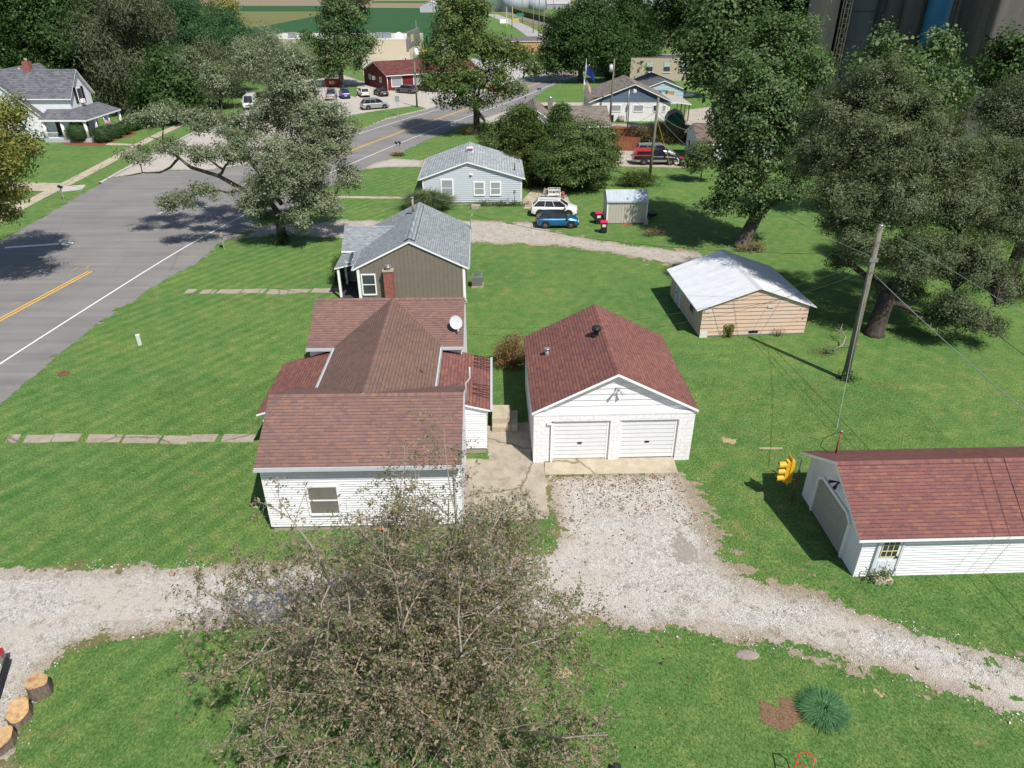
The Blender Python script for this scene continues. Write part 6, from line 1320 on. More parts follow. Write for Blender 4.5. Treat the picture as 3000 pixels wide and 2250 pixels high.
car('minivan', 'silver minivan parked behind the red canopied pickup', (18.7, 95.8), 0, 5.0, 1.95, 1.75, cpaint('paint_silver', (.42, .44, .46), .5), 1.05, .98, .72, 1.05, (.14, .34), (.93, .99), False, None, .34, rails=True)
lotcars = [
 ('sport_utility_vehicle', 'silver sport utility vehicle parked alone nearest the grass island', (1062, 322), (1128, 312), 5.0, 1.95, 1.78, (.42, .44, .44), 1.08, (.84, .97)),
 ('crossover', 'bright blue crossover in the row before the red building', (990, 285), (1032, 275), 4.5, 1.85, 1.68, (.015, .05, .22), 1.02, (.84, .97)),
 ('crossover', 'white compact crossover between the blue crossover and the dark sedan', (1040, 282), (1076, 272), 4.4, 1.85, 1.65, (.72, .72, .72), 1.0, (.86, .97)),
 ('sedan', 'dark charcoal sedan right of the white compact crossover', (1088, 279), (1122, 268), 4.85, 1.85, 1.42, (.035, .035, .042), .95, (.72, .88)),
 ('crossover', 'grey crossover under the first window of the red building', (1160, 268), (1208, 273), 4.6, 1.88, 1.62, (.16, .165, .165), 1.0, (.84, .97))]
def carpose(lab_i, a, c, flip):
    ga, gc_ = gp(*a), gp(*c); m = mid(ga, gc_); ang = math.atan2(gc_[1]-ga[1], gc_[0]-ga[0]); return m, ang
car(*lotcars[0][:2], (-24.9, 136.9), math.radians(28), 5.0, 1.95, 1.78, cpaint('paint_silver2', (.42, .44, .44), .5), 1.08, 1.08, .85, 1.05, (.2, .36), (.86, .97), True, None, .38, rails=True)
car(*lotcars[1][:2], (-33.3, 151.2), math.radians(108), 4.5, 1.85, 1.68, cpaint('paint_blue2', (.012, .05, .24), .4), 1.02, 1.02, .8, 1.02, (.2, .36), (.85, .97), True, None, .36)
car(*lotcars[2][:2], (-29.9, 153.2), math.radians(112), 4.4, 1.85, 1.66, cpaint('paint_white2', (.72, .72, .72), 0), 1.0, 1.0, .8, 1.0, (.2, .36), (.86, .97), True, None, .36)
car(*lotcars[3][:2], (-26.6, 154.4), math.radians(118), 4.85, 1.85, 1.45, cpaint('paint_charcoal', (.035, .033, .04), .4), .95, .95, .75, .95, (.24, .4), (.72, .88), False, None, .34)
car(*lotcars[4][:2], (-21.8, 158.0), math.radians(150), 4.65, 1.88, 1.62, cpaint('paint_grey', (.15, .155, .155), .5), 1.0, 1.0, .8, 1.0, (.2, .36), (.84, .97), True, None, .36)
car('pickup_truck', 'black pickup truck at the far corner of the red building', (-17.8, 161.2), math.radians(140), 5.8, 2.0, 1.9, cpaint('paint_black2', (.014, .015, .018)), 1.15, 1.12, .95, 1.12, (.24, .34), (.6, .64), False, None, .42, bed=(.64, 1), gc=.34)
car('pickup_truck', 'silver pickup truck seen from behind near the tall airy tree', (-35.5, 149.4), math.radians(100), 5.9, 2.0, 1.92, cpaint('paint_silver3', (.34, .35, .37), .5), 1.15, 1.12, .95, 1.12, (.24, .34), (.6, .64), False, None, .42, bed=(.64, 1), gc=.32)
car('van', 'white panel van seen through the branches of the silver tree', (-47.8, 138.0), math.radians(-80), 5.6, 2.05, 2.3, cpaint('paint_white3', (.74, .74, .74), 0), 1.35, 1.15, .9, 1.35, (.12, .24), (.975, .99), False, None, .38, gc=.25)
for lab, pos, rz_, col in (('white car glimpsed below the central maple crown in the lot', (-7.5, 166), 2.4, (.7, .7, .7)), ('blue car glimpsed through the left part of the central maple', (-9.8, 158.5), 2.4, (.02, .09, .3)), ('red car glimpsed through the central maple at the edge of the lot', (-3.0, 160.0), 2.4, (.45, .03, .02))):
    car('sedan', lab, pos, rz_, 4.7, 1.85, 1.5, cpaint('paint_far%d' % int(pos[0]*10), col, 0), .97, .97, .78, .95, (.22, .38), (.76, .9), False, None, .34)
g0 = gp(1245, 176); car('sport_utility_vehicle', 'black sport utility vehicle at the cream store entrance', (g0[0]+.3, g0[1]-1), .2, 4.9, 1.95, 1.8, cpaint('paint_black3', (.014, .015, .02)), 1.05, 1.05, .85, 1.05, (.2, .36), (.86, .97), True, None, .38)
g0 = gp(1600, 156); car('pickup_truck', 'white pickup truck far off beside the substation yard', (g0[0], g0[1]), .1, 5.8, 2.0, 1.9, cpaint('paint_white4', (.72, .72, .72), 0), 1.15, 1.12, .95, 1.12, (.24, .34), (.6, .64), False, None, .42, bed=(.64, 1), gc=.34)
# car cut by the left edge, nose towards the camera side
car('sedan', 'rounded rear end of a silver car at the left edge beside the stumps', (-18.75, 14.6), math.radians(200), 4.6, 1.8, 1.35, cpaint('paint_silver4', (.25, .27, .30), .5), .92, .9, .75, .92, (.22, .38), (.76, .9), True, None, .33)
# ================================================================ SMALL THINGS
LID = plain('pink_lid', (.62, .02, .10), .45, .05); BIN = plain('bin_black', (.02, .021, .023), .55, .1)
def wbin(x, y, rz, lab):
    t = thing('wheeled_bin', lab, 'bin', (x, y, 0), rz, 'wheeled bins with pink lids'); q = MB()
    q.tube([(0, 0, .06), (0, 0, 1.0)], [.33, .42], 4, sm=False); q.build('body', BIN, t).rotation_euler = (0, 0, 0)
    q = MB(); q.box(-.33, .33, -.36, .36, 1.0, 1.06); q.box(-.28, .28, -.30, .30, 1.06, 1.10); q.build('lid', LID, t)
    q = MB(); q.box(-.17, .17, -.302, -.27, .62, .86); q.build('sticker', PLT, t)
    for s_ in (-1, 1): q = MB(); q.lathe((s_*.3, .25, .13), [(.001, -.03), (.13, -.03), (.13, .03), (.001, .03)], 12, 0, 'x'); q.build('wheel', RUB, t)
    q = MB(); q.bar((-.25, .4, .98), (.25, .4, .98), .02); q.build('handle', BIN, t); return t
a = gp(1752, 655); wbin(a[0], a[1], .05, 'black wheeled bin with a pink lid touching the left wall of the metal shed'); a = gp(1768, 682); wbin(a[0], a[1], -.05, 'pink lidded black wheeled bin standing on open grass in front of the metal shed')
a = gp(1996, 487); wbin(a[0], a[1], .1, 'black wheeled bin with a pink lid at the front of the red canopied pickup')
def post_sign(lab, base, h, panel, col, name='road_sign', cat='sign'):
    t = thing(name, lab, cat, (base[0], base[1], 0), 0); q = MB(); q.bar((0, 0, 0), (0, 0, h), .035); q.build('post', GALV, t); q = MB(); w_, hh = panel; q.box(-w_/2, w_/2, -.06, -.038, h-hh, h); q.build('panel', col, t); return t
SGN = plain('sign_back', (.28, .31, .30), .5, .1)
post_sign('grey back of a road sign on the grass island by the lot', gp(1167, 341), 3.3, (.75, .95), SGN)
post_sign('small yellow sign beside the far road', gp(1512, 92), 5.5, (2.6, 1.6), plain('sign_yellow', (.5, .42, .12), .6)); post_sign('small green road sign beside the railway', gp(1524, 68), 5, (4.0, 1.8), plain('sign_green', (.02, .2, .14), .6)); post_sign('white signboard of the shop by the far road', gp(1476, 78), 3.5, (4, 2), WHT)
q = thing('gate_sign', 'pale yellow frame sign by the far road', 'sign', (*gp(1493, 78)[:2], 0)); mb = MB(); YF = plain('pale_yellow', (.5, .46, .25), .6)
for x in (-1.5, 1.5): mb.bar((x, 0, 0), (x, 0, 9), .25)
mb.bar((-1.5, 0, 3), (1.5, 0, 3), .2); mb.build('frame', YF, q)
def pole(lab, base, h, r=.14, lean=(0, 0), arms=0, tf=False, mat=None):
    t = thing('utility_pole', lab, 'utility pole', (base[0], base[1], 0), 0); q = MB(); q.tube([(0, 0, -.1), (lean[0]*.5, lean[1]*.5, h*.5), (lean[0], lean[1], h)], [r*1.15, r, r*.8], 12); q.build('post', mat or WOODP, t)
    if arms:
        q = MB()
        for k in range(arms): z = h-.5-k*.9; q.bar((lean[0]-1.1, lean[1]-.15, z), (lean[0]+1.1, lean[1]-.15, z), .06)
        for k in range(3):
            for a_ in range(arms): x = lean[0]-1.0+k; q.cyl((x, lean[1]-.15, h-.44-a_*.9), .05, .18, 6)
        q.build('crossarm', WOODP, t)
    if tf: q = MB(); q.cyl((lean[0]-.45, lean[1]-.1, h-1.9), .28, 1.05, 14); q.cyl((lean[0]-.45, lean[1]-.1, h-.85), .16, .12, 8); q.build('transformer', plain('transformer_grey', (.5, .52, .54), .5), t)
    return t
WOODP = bark('weathered_pole', (.10, .10, .075), (.25, .24, .19), 7)
mP = pole('weathered green grey utility pole on the lawn right of the garages', gp(2475, 1112), 9.0, .17, (-.12, .2))
q = MB(); q.cyl((-.12, .2, 9.0), .12, .08, 8); q.box(-.3, .1, 0, .1, 7.1, 7.3); q.build('bracket', GALV, mP)
pole('utility pole with a yellow guy wire behind the metal shed', gp(1902, 530), 9.0, .16, (.15, 0)); pole('utility pole with a grey transformer beside the blue gabled house', (15.9, 121.5), 9.6, .16, (.1, 0), 0, True)
pole('utility pole at the end of the grass island by the parking lot', gp(1222, 313), 7.6, .15)
pole('short old pole between the taupe roofed house and the alley', gp(1838, 376), 4.0, .09)
for k, (px, py, h_, ar, lb_) in enumerate(((1272, 100, 15, 2, 'equipment laden pole by the small grey shed at the field corner'), (1286, 100, 9, 0, 'plain pole right of the equipment laden pole'), (1223, 145, 9, 0, 'thin dark pole behind the cream store sign'), (1500, 84, 12, 0, 'first light pole along the far road'), (1530, 68, 14, 1, 'pole left of the green road sign, far away'), (1562, 96, 12, 0, 'light pole on the verge between far road and railway'), (1578, 130, 20, 0, 'tall thin mast by the far road'), (1620, 78, 14, 1, 'pole beside the corn, right of the far railway'), (1592, 138, 13, 0, 'pole at the bend of the far road'))):
    pole(lb_, gp(px, py), h_, .17, (0, 0), ar)
a = gp(2325, 1478)
ts_ = thing('traffic_signal', 'yellow three lens traffic signal on an old post beside the right hand garage', 'traffic light', (12.42, 24.9, 0), 0); q = MB(); q.tube([(0, 0, -.05), (.03, .03, 1.6)], [.06, .05], 6); q.build('post', bark('rust_post', (.12, .06, .03), (.3, .18, .1)), ts_)
q = MB(); SIG = plain('signal_yellow', (.68, .38, .03), .45, .06)
q.box(-.62, -.28, -.13, .11, 1.05, 2.15); hb = q.build('housing', SIG, ts_)
for k in range(3):
    q = MB(); z = 1.26+k*.34; n = 12
    for j in range(n):
        a0_, a1_ = math.pi*(j/n*1.3-.15), math.pi*((j+1)/n*1.3-.15); r_ = .145
        q.face([(-.62, -.01+math.cos(a0_)*r_, z+math.sin(a0_)*r_), (-.62, -.01+math.cos(a1_)*r_, z+math.sin(a1_)*r_), (-.92, -.01+math.cos(a1_)*r_, z-.03+math.sin(a1_)*r_), (-.92, -.01+math.cos(a0_)*r_, z-.03+math.sin(a0_)*r_)])
    q.build('visor', SIG, hb); q = MB(); q.lathe((-.625, -.01, z), [(.125, 0), (.1, -.02), (.001, -.035)], 14, 0, 'x'); q.build('lens', glass('lens%d' % k, ((.02, .10, .05), (.2, .12, .01), (.18, .01, .01))[k], .2), hb)
q = MB(); q.box(-.45, -.43, -.16, .3, .95, 2.3); q.build('backplate', SIG, hb)
q = MB(); q.bar((-.3, .05, 2.12), (.02, .05, 2.12), .025); q.bar((-.3, .05, 1.1), (.03, .05, 1.1), .025); q.bar((.02, .05, 1.05), (.02, .05, 2.14), .03); q.build('bracket', GALV, ts_)
def mailbox(lab, base, rz, n=1, tall=1.1, mat=None):
    t = thing('mailbox', lab, 'mailbox', (base[0], base[1], 0), rz); q = MB()
    for k in range(n): q.bar((k*.45, 0, 0), (k*.45, 0, tall), .05)
    q.build('post', bark('post_pale', (.25, .22, .18), (.42, .38, .33)), t); q = MB()
    for k in range(n): q.tube([(k*.45, -.28, tall+.12), (k*.45, .28, tall+.12)], [.15, .15], 8)
    q.build('box', mat or BLK, t); return t
mailbox('black mailbox on a pale post by the left roadside walk', gp(188, 587), 1.0, 1, 1.3, BLK); mailbox('pair of black mailboxes beside the road left of the pale blue house', gp(1163, 452), .4, 2, 1.35)
mailbox('weathered bare mailbox post on the grass below the silver tree', gp(657, 730), .3, 1, 1.2, plain('weathered_wood', (.25, .23, .2), .9)); mailbox('grey mailbox on the shaded lawn by the flagpole', gp(1576, 283), .3, 2, 1.3)
t = thing('utility_pedestal', 'pale green utility pedestal alone on the front lawn', 'utility pedestal', (*gp(411, 1010)[:2], 0), .3); q = MB(); q.box(-.11, .11, -.09, .09, 0, .66); q.build('body', plain('pedestal_green', (.50, .58, .53), .5, .05), t); q = MB(); q.box(-.12, .12, -.10, .10, .66, .71); q.build('lid', plain('pedestal_lid', (.6, .66, .62), .5), t)
a = gp(186, 1095); q = MB(); q.cyl((0, 0, 0), .33, .04, 16); q.box(-.08, .08, .05, .12, .04, .08); tag(q.build('manhole_cover', plain('rusty_iron', (.16, .07, .045), .8, .3, 8), None, (a[0], a[1], 0)), 'small rusty meter cover sunk in the front lawn', 'manhole cover')
# air conditioner
a = gp(1398, 843); t = thing('air_conditioner', 'grey outdoor air conditioner beside the brown house', 'air conditioner', (a[0], a[1]+.35, 0), .02); q = MB(); q.box(-.38, .38, -.38, .38, .12, .88); q.build('casing', GALV, t)
q = MB()
for z in range(11): q.box(-.395, .395, -.395, -.382, .16+z*.062, .18+z*.062)
for z in range(11): q.box(.382, .395, -.38, .38, .16+z*.062, .18+z*.062)
q.build('louvre', plain('louvre_dark', (.12, .125, .13), .5), t); q = MB(); q.cyl((0, 0, .885), .31, .015, 20); q.build('fan_grille', plain('fan_dark', (.06, .06, .065), .5), t); q = MB()
for k in range(8): a_ = k*math.pi/8; q.bar((-.3*math.cos(a_), -.3*math.sin(a_), .905), (.3*math.cos(a_), .3*math.sin(a_), .905), .007)
q.lathe((0, 0, .9), [(.33, 0), (.33, .02), (.30, .02), (.30, 0)], 20); q.build('guard', GALV, t)
q = MB(); q.box(-.45, .45, -.45, .45, 0, .12); q.build('pad', CONC, t)
# patio by the pale blue house
PAT = gps([(1530, 588), (1560, 556), (1655, 556), (1668, 590), (1690, 612), (1535, 612)]); flat('patio', PAT, .03, CONC2)
def chair(lab, x, y, rz):
    t = thing('garden_chair', lab, 'chair', (x, y, 0), rz); m = plain('tan_sling', (.42, .38, .32), .7); q = MB(); q.face([(-.25, -.25, .42), (.25, -.25, .42), (.25, .25, .38), (-.25, .25, .38)]); q.build('seat', m, t)
    q = MB(); q.face([(-.25, .25, .38), (.25, .25, .38), (.25, .5, 1.05), (-.25, .5, 1.05)]); q.build('backrest', m, t)
    for sx in (-1, 1):
        q = MB(); q.tube([(sx*.27, -.28, 0), (sx*.27, -.25, .62), (sx*.27, .2, .64), (sx*.27, .5, 1.06)], [.018]*4, 5); q.tube([(sx*.27, .35, 0), (sx*.27, .2, .64)], [.018]*2, 5); q.build('frame', BLK, t)
    return t
chair('tan sling garden chair left of the bench on the patio', gp(1588, 583)[0], gp(1588, 583)[1], -.9)
g0 = gp(1624, 582); t = thing('garden_bench', 'white ornate metal garden bench on the patio under the layered tree', 'bench', (g0[0], g0[1], 0), 0); q = MB()
for k in range(9): q.bar((-.62, -.22+k*.055, .43), (.62, -.22+k*.055, .43), .016)
q.build('seat', WHT, t); q = MB()
for k in range(17): x = -.6+k*.075; q.bar((x, .27, .45), (x+(.15 if k % 2 else -.15)*.8, .36, 1.05), .018); q.bar((x, .31, .75), (x+.05, .33, .9), .02)
q.bar((-.64, .37, 1.06), (.64, .37, 1.06), .025); q.bar((-.64, .27, .46), (.64, .27, .46), .02); q.build('backrest', WHT, t)
for sx in (-1, 1): q = MB(); q.tube([(sx*.64, -.25, 0), (sx*.64, -.25, .66), (sx*.64, .3, .68)], [.025]*3, 5); q.bar((sx*.64, .3, 0), (sx*.64, .37, 1.06), .025); q.build('leg', WHT, t)
q = MB(); q.box(0, 1.6, 0, 1.1, 0, .22); q.box(0, 1.6, .35, .42, .22, .235, 1); tag(q.build('deck_step', [plain('weathered_deck', (.36, .3, .25), .9, .15, 6), BLK], None, (gp(1537, 608)[0], gp(1537, 608)[1], 0)), 'low weathered deck step at the side door of the pale blue house', 'step')
q = MB(); q.cyl((0, 0, 0), .16, .35, 10); q.blob((0, 0, .55), (.22, .22, .26), 8); tag(q.build('planter', plain('terracotta', (.28, .09, .05), .8, .3, 9), None, (*gp(1648, 583)[:2], 0.03)), 'terracotta pot beside the white bench', 'planter')
for k, (px, py) in enumerate(((1880, 650), (1886, 658))): q = MB(); q.box(0, .4, 0, .2, 0, .38); q.box(0.002, .398, .002, .198, .382, .5); tag(q.build('concrete_block', CONCL, None, (*gp(px, py)[:2], 0)), ('rear' if k == 0 else 'front')+' grey concrete block at the right foot of the metal shed', 'concrete block')
t = thing('wheelbarrow', 'dark wheelbarrow lying against the right side of the metal shed', 'wheelbarrow', (*gp(1908, 640)[:2], 0), .3); q = MB(); q.tube([(0, 0, .25), (0, 0, .55)], [.4, .6], 4, sm=False); q.build('tray', BLK, t); q = MB(); q.bar((.1, -.3, .3), (1.2, -.3, .45), .02); q.bar((.1, .3, .3), (1.2, .3, .45), .02); q.build('handle', bark('wood_handle', (.1, .07, .04), (.2, .15, .1)), t); q = MB(); q.lathe((-.6, 0, .2), [(.001, -.04), (.2, -.04), (.2, .04), (.001, .04)], 12, 0, 'y'); q.build('wheel', RUB, t)
q = MB(); q.box(0, 1.0, 0, .15, 0, .06); tag(q.build('board', plain('red_board', (.5, .08, .05), .6), None, (*gp(1822, 658)[:2], 0)), 'bright red plank along the foot of the metal shed', 'plank')
# fence
FW = plain('red_cedar_fence', (.26, .085, .05), .8, .2, 5)
def fence(lab, pts, h, name='privacy_fence'):
    t = thing(name, lab, 'fence', (pts[0][0], pts[0][1], 0), 0); q = MB(); r = MB(); p_ = MB(); ox, oy = pts[0][:2]
    for a, c in zip(pts[:-1], pts[1:]):
        A = Vector((a[0]-ox, a[1]-oy, 0)); C_ = Vector((c[0]-ox, c[1]-oy, 0)); d = (C_-A); L = d.length; d.normalize(); n = Vector((-d.y, d.x, 0)); k = 0
        while k < L-.02:
            s_ = A+d*k; e = A+d*min(k+.13, L); hh = h+random.uniform(-.03, .03)
            for o_ in (0, .02): q.face([s_+n*o_, e+n*o_, e+n*o_+Vector((0, 0, hh)), s_+n*o_+Vector((0, 0, hh))])
            k += .145
        for z in (.3, h-.35): r.bar(A+n*.05+Vector((0, 0, z)), C_+n*.05+Vector((0, 0, z)), .05)
        p_.bar(A+n*.1, A+n*.1+Vector((0, 0, h)), .07)
    q.build('pickets', FW, t); r.build('rail', FW, t); p_.build('fence_post', FW, t)
fence('reddish wooden privacy fence enclosing the yard right of the taupe roofed house', [(13.9, 103.2), (13.9, 100.2), (17.3, 99.6), (18.3, 107.5), (14.2, 108.2)], 1.85)
# dumpster
g0 = gp(975, 254); t = thing('dumpster', 'red dumpster with a dark lid at the foot of the tall airy tree', 'dumpster', (g0[0], g0[1], 0), .1); q = MB(); q.box(-1.5, 1.5, -.9, .9, .15, 1.5); q.box(-1.56, 1.56, -.96, -.9, 1.3, 1.5); q.build('body', plain('dumpster_red', (.2, .02, .02), .6, .15, 3), t); q = MB(); q.box(-1.55, 1.55, -.95, .95, 1.5, 1.6); q.build('lid', BLK, t); q = MB(); q.box(-.5, .6, -.99, -.965, .6, 1.3); q.build('sign_panel', plain('old_sign', (.4, .3, .15), .6), t)
# flags
def usflag(lab, base, h, w_=1.5, rz=0, pole_h=None, droop=.5):
    t = thing('flagpole', lab, 'flag', (base[0], base[1], 0), rz); q = MB(); ph = pole_h or h; q.tube([(0, 0, 0), (0, 0, ph)], [.05, .035], 8); q.build('pole', GALV, t); q = MB(); hh = w_*.55
    def P(u, v): return (u*w_*.75, .10*math.sin(u*7), h-.15-v*hh-u*u*w_*droop)
    for k in range(13):
        for j in range(8):
            u0, u1, v0, v1 = j/8, (j+1)/8, k/13, (k+1)/13
            mi = 2 if (u1 <= .41 and k < 7) else (k % 2); q.face([P(u0, v0), P(u1, v0), P(u1, v1), P(u0, v1)], mi)
    for a_ in range(4):
        for b_ in range(3):
            u, v = .05+a_*.095, .08+b_*.16; p = P(u, v); q.face([(p[0]-.025, p[1]-.012, p[2]), (p[0], p[1]-.012, p[2]-.03), (p[0]+.025, p[1]-.012, p[2]), (p[0], p[1]-.012, p[2]+.03)], 1)
    q.build('flag', [plain('flag_red', (.5, .03, .04), .8), plain('flag_white', (.7, .7, .7), .8), plain('flag_blue', (.02, .03, .16), .8)], t); return t
usflag('small striped flag on a slanting staff at the farmhouse porch', (-60.3, 110.6), 3.0, 1.8, 0, 3.0, .9); usflag('striped flag beside the trunk of the central maple', (gp(1402, 378)[0], gp(1402, 378)[1]), 2.7, 1.5, 0, 2.8, .8)
g0 = (11.9, 126.5); f1 = usflag('lower striped flag on the left of the two lawn flagpoles', g0, 6.3, 1.6, 0, 6.6, 1.0)
t = thing('flagpole', 'taller flagpole with a dark blue flag on the lawn', 'flag', (12.2, 127.5, 0)); q = MB(); q.tube([(0, 0, 0), (0, 0, 9.2)], [.05, .035], 8); q.build('pole', GALV, t); q = MB()
def P(u, v): return (u*1.5, .12*math.sin(u*6), 7.9-v*1.2-u*u*1.3)
for j in range(6): q.face([P(j/6, 0), P((j+1)/6, 0), P((j+1)/6, 1), P(j/6, 1)])
q.build('flag', plain('flag_navy', (.015, .03, .18), .8), t)
# garden clutter far right of centre
q = MB(); q.tube([(0, 0, .3), (0, 0, .7), (0, 0, 1.1)], [.3, .42, .3], 8); tag(q.build('barrel', plain('pink_plastic', (.55, .16, .18), .6), None, (*gp(1995, 287)[:2], 0)), 'pink plastic barrel at the corner of the pale blue cottage', 'barrel')
t = thing('rowing_boat', 'small white upturned boat on the grass right of the pale blue cottage', 'boat', (*gp(2012, 284)[:2], 0), .05); q = MB(); q.blob((0, 0, .3), (1.6, .6, .45), 12); q.build('hull', WHT, t); q = MB(); q.box(-1.5, 1.5, -.5, -.4, .3, .38); q.build('gunwale', GALV, t)
q = MB(); q.box(-.35, .35, -.3, .3, 0, 1.0); q.box(-.38, .38, -.33, .33, 1.0, 1.06); tag(q.build('wheeled_bin', BIN, None, (14.8+1.5, 122.9, 0)), 'plain black bin against the white wall of the blue gabled house', 'bin')
q = MB(); q.cyl((0, 0, 0), .55, .9, 14); q.box(-.1, .1, -.6, .6, .9, .94); tag(q.build('condenser_unit', plain('condenser_tan', (.3, .28, .24), .7), None, (17.9, 122.9, 0)), 'round beige condenser against the white wall of the blue gabled house', 'air conditioner')
t = thing('propane_tank', 'white pressure tank by the yellow guard at the store corner', 'tank', (gp(1222, 172)[0], gp(1222, 172)[1], 0)); q = MB(); q.tube([(0, 0, .3), (0, 0, .6), (0, 0, 2.6), (0, 0, 2.9)], [.3, .7, .7, .3], 12); q.build('body', WHT, t); q = MB(); q.cyl((0, 0, 2.9), .15, .25, 8); q.build('valve', BLK, t)
q = MB(); q.face([(0, 0, 0), (2.5, 0, 0), (2.5, 0, 3.2), (1.2, 0, 2.4)]); q.face([(0, .4, 0), (2.5, .4, 0), (2.5, .4, 3.2), (1.2, .4, 2.4)]); q.face([(0, 0, 0), (1.2, 0, 2.4), (1.2, .4, 2.4), (0, .4, 0)]); q.face([(1.2, 0, 2.4), (2.5, 0, 3.2), (2.5, .4, 3.2), (1.2, .4, 2.4)]); q.face([(2.5, 0, 0), (2.5, .4, 0), (2.5, .4, 3.2), (2.5, 0, 3.2)]); tag(q.build('yellow_barrier', plain('bright_yellow', (.75, .55, .02), .5), None, (gp(1228, 176)[0], gp(1228, 176)[1], 0)), 'bright yellow sloped panel at the store entrance', 'barrier')
# stumps
RINGS = NB('cut_wood'); co = RINGS.coord(); wv = RINGS.n('ShaderNodeTexWave', wave_type='RINGS', rings_direction='Z'); wv.inputs['Scale'].default_value = 9; wv.inputs['Distortion'].default_value = 3; RINGS.l(co, wv.inputs[0])
c_ = RINGS.mix(RINGS.ramp(RINGS.noise(co, 5, 5), [(.4, 0.0), (.65, .75)]), RINGS.ramp(wv.outputs['Fac'], [(0, (.38, .23, .10)), (1, (.58, .42, .24))]), (.24, .12, .055)); RINGS = RINGS.fin(c_, .9, 0, .1)
BKS = bark('stump_bark', (.07, .055, .045), (.26, .21, .17), 11)
def stump(lab, px, py, r, h, tilt, seed, lobe=0):
    g0 = gp(px, py); t = thing('log_stump', lab, 'log', (g0[0], g0[1]+r*.4, 0), seed, 'cut log rounds beside the parked car'); rnd = random.Random(seed); n = 40
    R_ = [r*(1+.10*math.sin(2*math.pi*k/n*2+seed)+.05*math.sin(2*math.pi*k/n*5+seed*2)+rnd.uniform(-.02, .02)+lobe*max(0, math.cos(2*math.pi*k/n-1.2))**3) for k in range(n)]
    def ring(z, s_, off=(0, 0)): return [(math.cos(2*math.pi*k/n)*R_[k]*s_+off[0], math.sin(2*math.pi*k/n)*R_[k]*s_*.85+off[1], z+math.cos(2*math.pi*k/n)*tilt[0]*(z/h)+math.sin(2*math.pi*k/n)*tilt[1]*(z/h)) for k in range(n)]
    rows = [ring(-.03, 1.08), ring(h*.3, 1.04), ring(h*.7, 1.0), ring(h, .98)]; q = MB()
    for a, c in zip(rows[:-1], rows[1:]):
        for j in range(n): q.face([a[j], a[(j+1) % n], c[(j+1) % n], c[j]], 0)
    q.build('bark', BKS, t); q = MB(); q.face(ring(h, .97)); q.faces = None
    q.build('cut_face', RINGS, t).location = (0, 0, .006)
stump('tallest log round, the uppermost of the three by the gravel', 118, 2035, .34, .52, (.02, .02), 3, .35); stump('slanting wide log round in the middle of the three', 55, 2115, .37, .36, (.10, .08), 8, .1); stump('log round with an orange rotten side cut by the left edge', 8, 2195, .34, .36, (.05, .03), 14)
# red mower handle at the bottom
g0 = gp(2280, 2262); t = thing('push_mower', 'red tubular handle of a push mower at the bottom edge', 'mower', (7.85, 11.45, 0), math.radians(-30)); REDT = plain('red_tube', (.55, .02, .03), .35); q = MB()
q.tube([(-.22, 0, .25), (-.22, .75, .75), (-.2, 1.0, .98), (0, 1.06, 1.02), (.2, 1.0, .98), (.22, .75, .75), (.22, 0, .25)], [.02]*7, 6); q.tube([(-.22, .75, .75), (0, .8, .72), (.22, .75, .75)], [.014]*3, 5); q.build('handle', REDT, t)
q = MB(); q.tube([(0, -.25, .12), (0, -.25, .3)], [.36, .28], 10); q.cyl((0, -.25, .3), .13, .16, 10); q.build('deck', REDT, t)
for sx in (-1, 1):
    for y_ in (-.55, .05): q = MB(); q.lathe((sx*.34, y_, .11), [(.001, -.03), (.11, -.03), (.11, .03), (.001, .03)], 12, 0, 'x'); q.build('wheel', RUB, t)
g0 = gp(1803, 2252); q = MB(); q.blob((0, 0, .12), (.16, .12, .12), 10); q.tube([(-.1, 0, .1), (-.35, -.2, .05)], [.05, .03], 6); tag(q.build('garden_tool', BLK, None, (g0[0], g0[1]-.02, 0)), 'black end of a garden tool lying at the bottom edge of the picture', 'tool')
a = gp(2190, 1918); q = MB(); q.blob((0, 0, 0), (.42, .22, .06), 12); tag(q.build('stone', plain('grey_stone', (.26, .22, .20), .9, .25, 12), None, (a[0], a[1], 0)), 'flat grey brown stone in the grass below the drive', 'stone')
a = gp(2300, 2095); sheet('bare_patch', [(a[0]+math.cos(k*.628)*.9, a[1]+math.sin(k*.628)*.5) for k in range(10)], .012, plain('dry_thatch', (.17, .105, .06), .95, .45, 14, bump=.6), .05, .22, 2.5)
a = gp(1275, 2190); 
for (px, py, r) in ((1480, 2225, .35), (1650, 1975, .35), (1300, 1990, .3), (2560, 2030, .2), (2135, 1290, .3)):
    a = gp(px, py); sheet('bare_patch', [(a[0]+math.cos(k*.785)*r, a[1]+math.sin(k*.785)*r*.8) for k in range(8)], .011, plain('straw_patch', (.36, .29, .16), .95, .3, 14), .04, .12, 3)
a = gp(2000, 1595); sheet('oil_stain', [(a[0]+math.cos(k*.785)*.35, a[1]+math.sin(k*.785)*.9) for k in range(8)], .018, plain('stained_gravel', (.27, .245, .215), .95, .35, 20), .05, .3, 3)
q = MB(); q.box(0, 1.15, 0, .07, 0, .05); tag(q.build('plank', plain('pale_wood', (.42, .36, .26), .8), None, (*gp(2225, 1316)[:2], 0)), 'thin pale plank lying on the lawn right of the two-bay garage', 'plank')
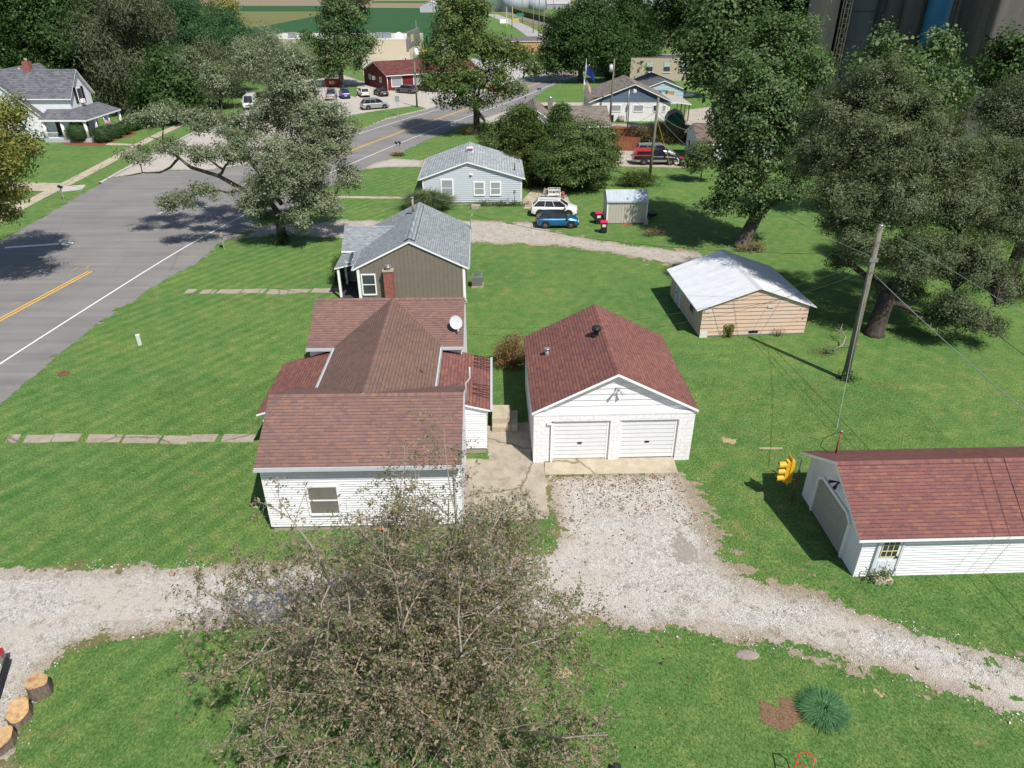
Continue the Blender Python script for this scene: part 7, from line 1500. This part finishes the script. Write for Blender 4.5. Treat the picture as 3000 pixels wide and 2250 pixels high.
# fallen branch under the elm
t = thing('fallen_branch', 'fallen crooked branch on the shaded grass left of the elm trunk', 'branch', (*gp(2440, 1030)[:2], 0)); q = MB(); q.tube([(0, 0, .1), (.7, .4, .25), (1.1, 1.0, .5), (1.0, 1.7, .7), (1.3, 2.2, .9)], [.05, .05, .04, .03, .01], 6); q.tube([(.7, .4, .25), (1.5, .3, .35), (2.0, .6, .2)], [.04, .03, .01], 5); q.build('limb', BK_PALE, t); q = MB()
for k in range(14): a0_ = (1.0+random.uniform(-.2, .3), 1.4+random.uniform(-.4, .6), .6); q.tube([a0_, (a0_[0]+random.uniform(-.5, .5), a0_[1]+random.uniform(-.3, .5), .6+random.uniform(-.4, .4))], [.012, .004], 3)
q.build('twigs', BK_PALE, t)
# ================================================================ WIRES
WIRE = plain('cable_dark', (.05, .05, .05), .6); WIREP = plain('cable_pale', (.26, .28, .29), .5)
def wire(lab, a, b_, sag, r=.016, m=None, name='overhead_cable'):
    a = Vector(a); b_ = Vector(b_); n = 26; pts = []
    for k in range(n+1): t_ = k/n; p = a.lerp(b_, t_); p.z -= sag*4*t_*(1-t_); pts.append(p)
    q = MB(); q.tube(pts, [r]*len(pts), 5); return tag(q.build(name, m or WIRE), lab, 'cable')
pt = Vector((gp(2475, 1112)[0]-.12, gp(2475, 1112)[1]+.2, 0)); p2 = Vector((gp(1902, 530)[0]+.15, gp(1902, 530)[1], 0))
np_ = Vector((22.5, -11.5, 0)); pole('utility pole behind the viewpoint that carries the near ends of the cables', np_, 9.0, .17)
wire('pale twisted cable leaving the pole at mid height for the right edge', pt+Vector((0, 0, 6.6)), np_+Vector((0, 0, 6.6)), 1.5, .018, WIREP)
wire('dark middle cable leaving the pole towards the right edge', pt+Vector((0, 0, 8.2)), np_+Vector((0, 0, 7.8)), 1.0, .014)
wire('pale topmost cable from the pole top to the right edge', pt+Vector((0, 0, 9.0)), np_+Vector((0, 0, 8.9)), .3, .012, WIREP)
wire('long cable from the near pole back to the pole behind the metal shed', pt+Vector((0, 0, 8.9)), p2+Vector((0, 0, 8.8)), 1.1, .012)
wire('second long cable between the two poles, slightly lower', pt+Vector((0, 0, 7.3)), p2+Vector((0, 0, 7.2)), 1.3, .014, WIREP)
wire('service cable from the near pole to the roof of the tan outbuilding', pt+Vector((0, 0, 7.2)), (12.6, 41.6, 2.0), .8, .012)
wire('service cable crossing the lawn to the H-shaped house', pt+Vector((0, 0, 7.1)), tuple(h.o.matrix_basis @ Vector((7.95, 12.2, 3.6))), 1.2, .008)
wire('thin second cable to the back wing of the H-shaped house', pt+Vector((0, 0, 6.6)), tuple(h.o.matrix_basis @ Vector((7.9, 12.0, 3.3))), 1.4, .009)
wire('service cable dropping to the mast on the right hand garage', pt+Vector((0, 0, 7.1)), (13.6, 24.95, 3.7), .4, .012, WIREP)
wire('cable from the brown house across the gravel to the right', tuple(b2.o.matrix_basis @ Vector((8.0, 9, 3.8))), pt+Vector((0, 0, 7.5)), .9, .014)
wire('service cable from the pole to the blue gabled house', p2+Vector((0, 0, 8.2)), (19.2, 123.4, 4.5), 1.0, .018)
wire('service cable from the pole behind the shed to the transformer pole', p2+Vector((0, 0, 8.6)), (16.0, 121.5, 8.0), .8, .018)
wire('cable from the pole to the taupe roofed house', p2+Vector((0, 0, 7.6)), (13.2, 103.6, 3.0), .8, .018)
wire('pale cable from the pole to the white garage', p2+Vector((0, 0, 7.6)), (23.5, 94.5, 3.6), .6, .02, WIREP)
wire('yellow sleeved guy wire from the pole to the grass', p2+Vector((0, 0, 7.0)), gp(1973, 522), 0, .025, plain('guy_yellow', (.6, .42, .03), .5), 'guy_wire')
wire('cable from the lot pole to the red building', (gp(1222, 313)[0], gp(1222, 313)[1], 7.2), (-29, 163.5, 4.6), .8, .02)
tag_missing = [o for o in bpy.data.objects if o.parent is None and 'label' not in o.keys() and 'kind' not in o.keys()]
print('untagged', [o.name for o in tag_missing])
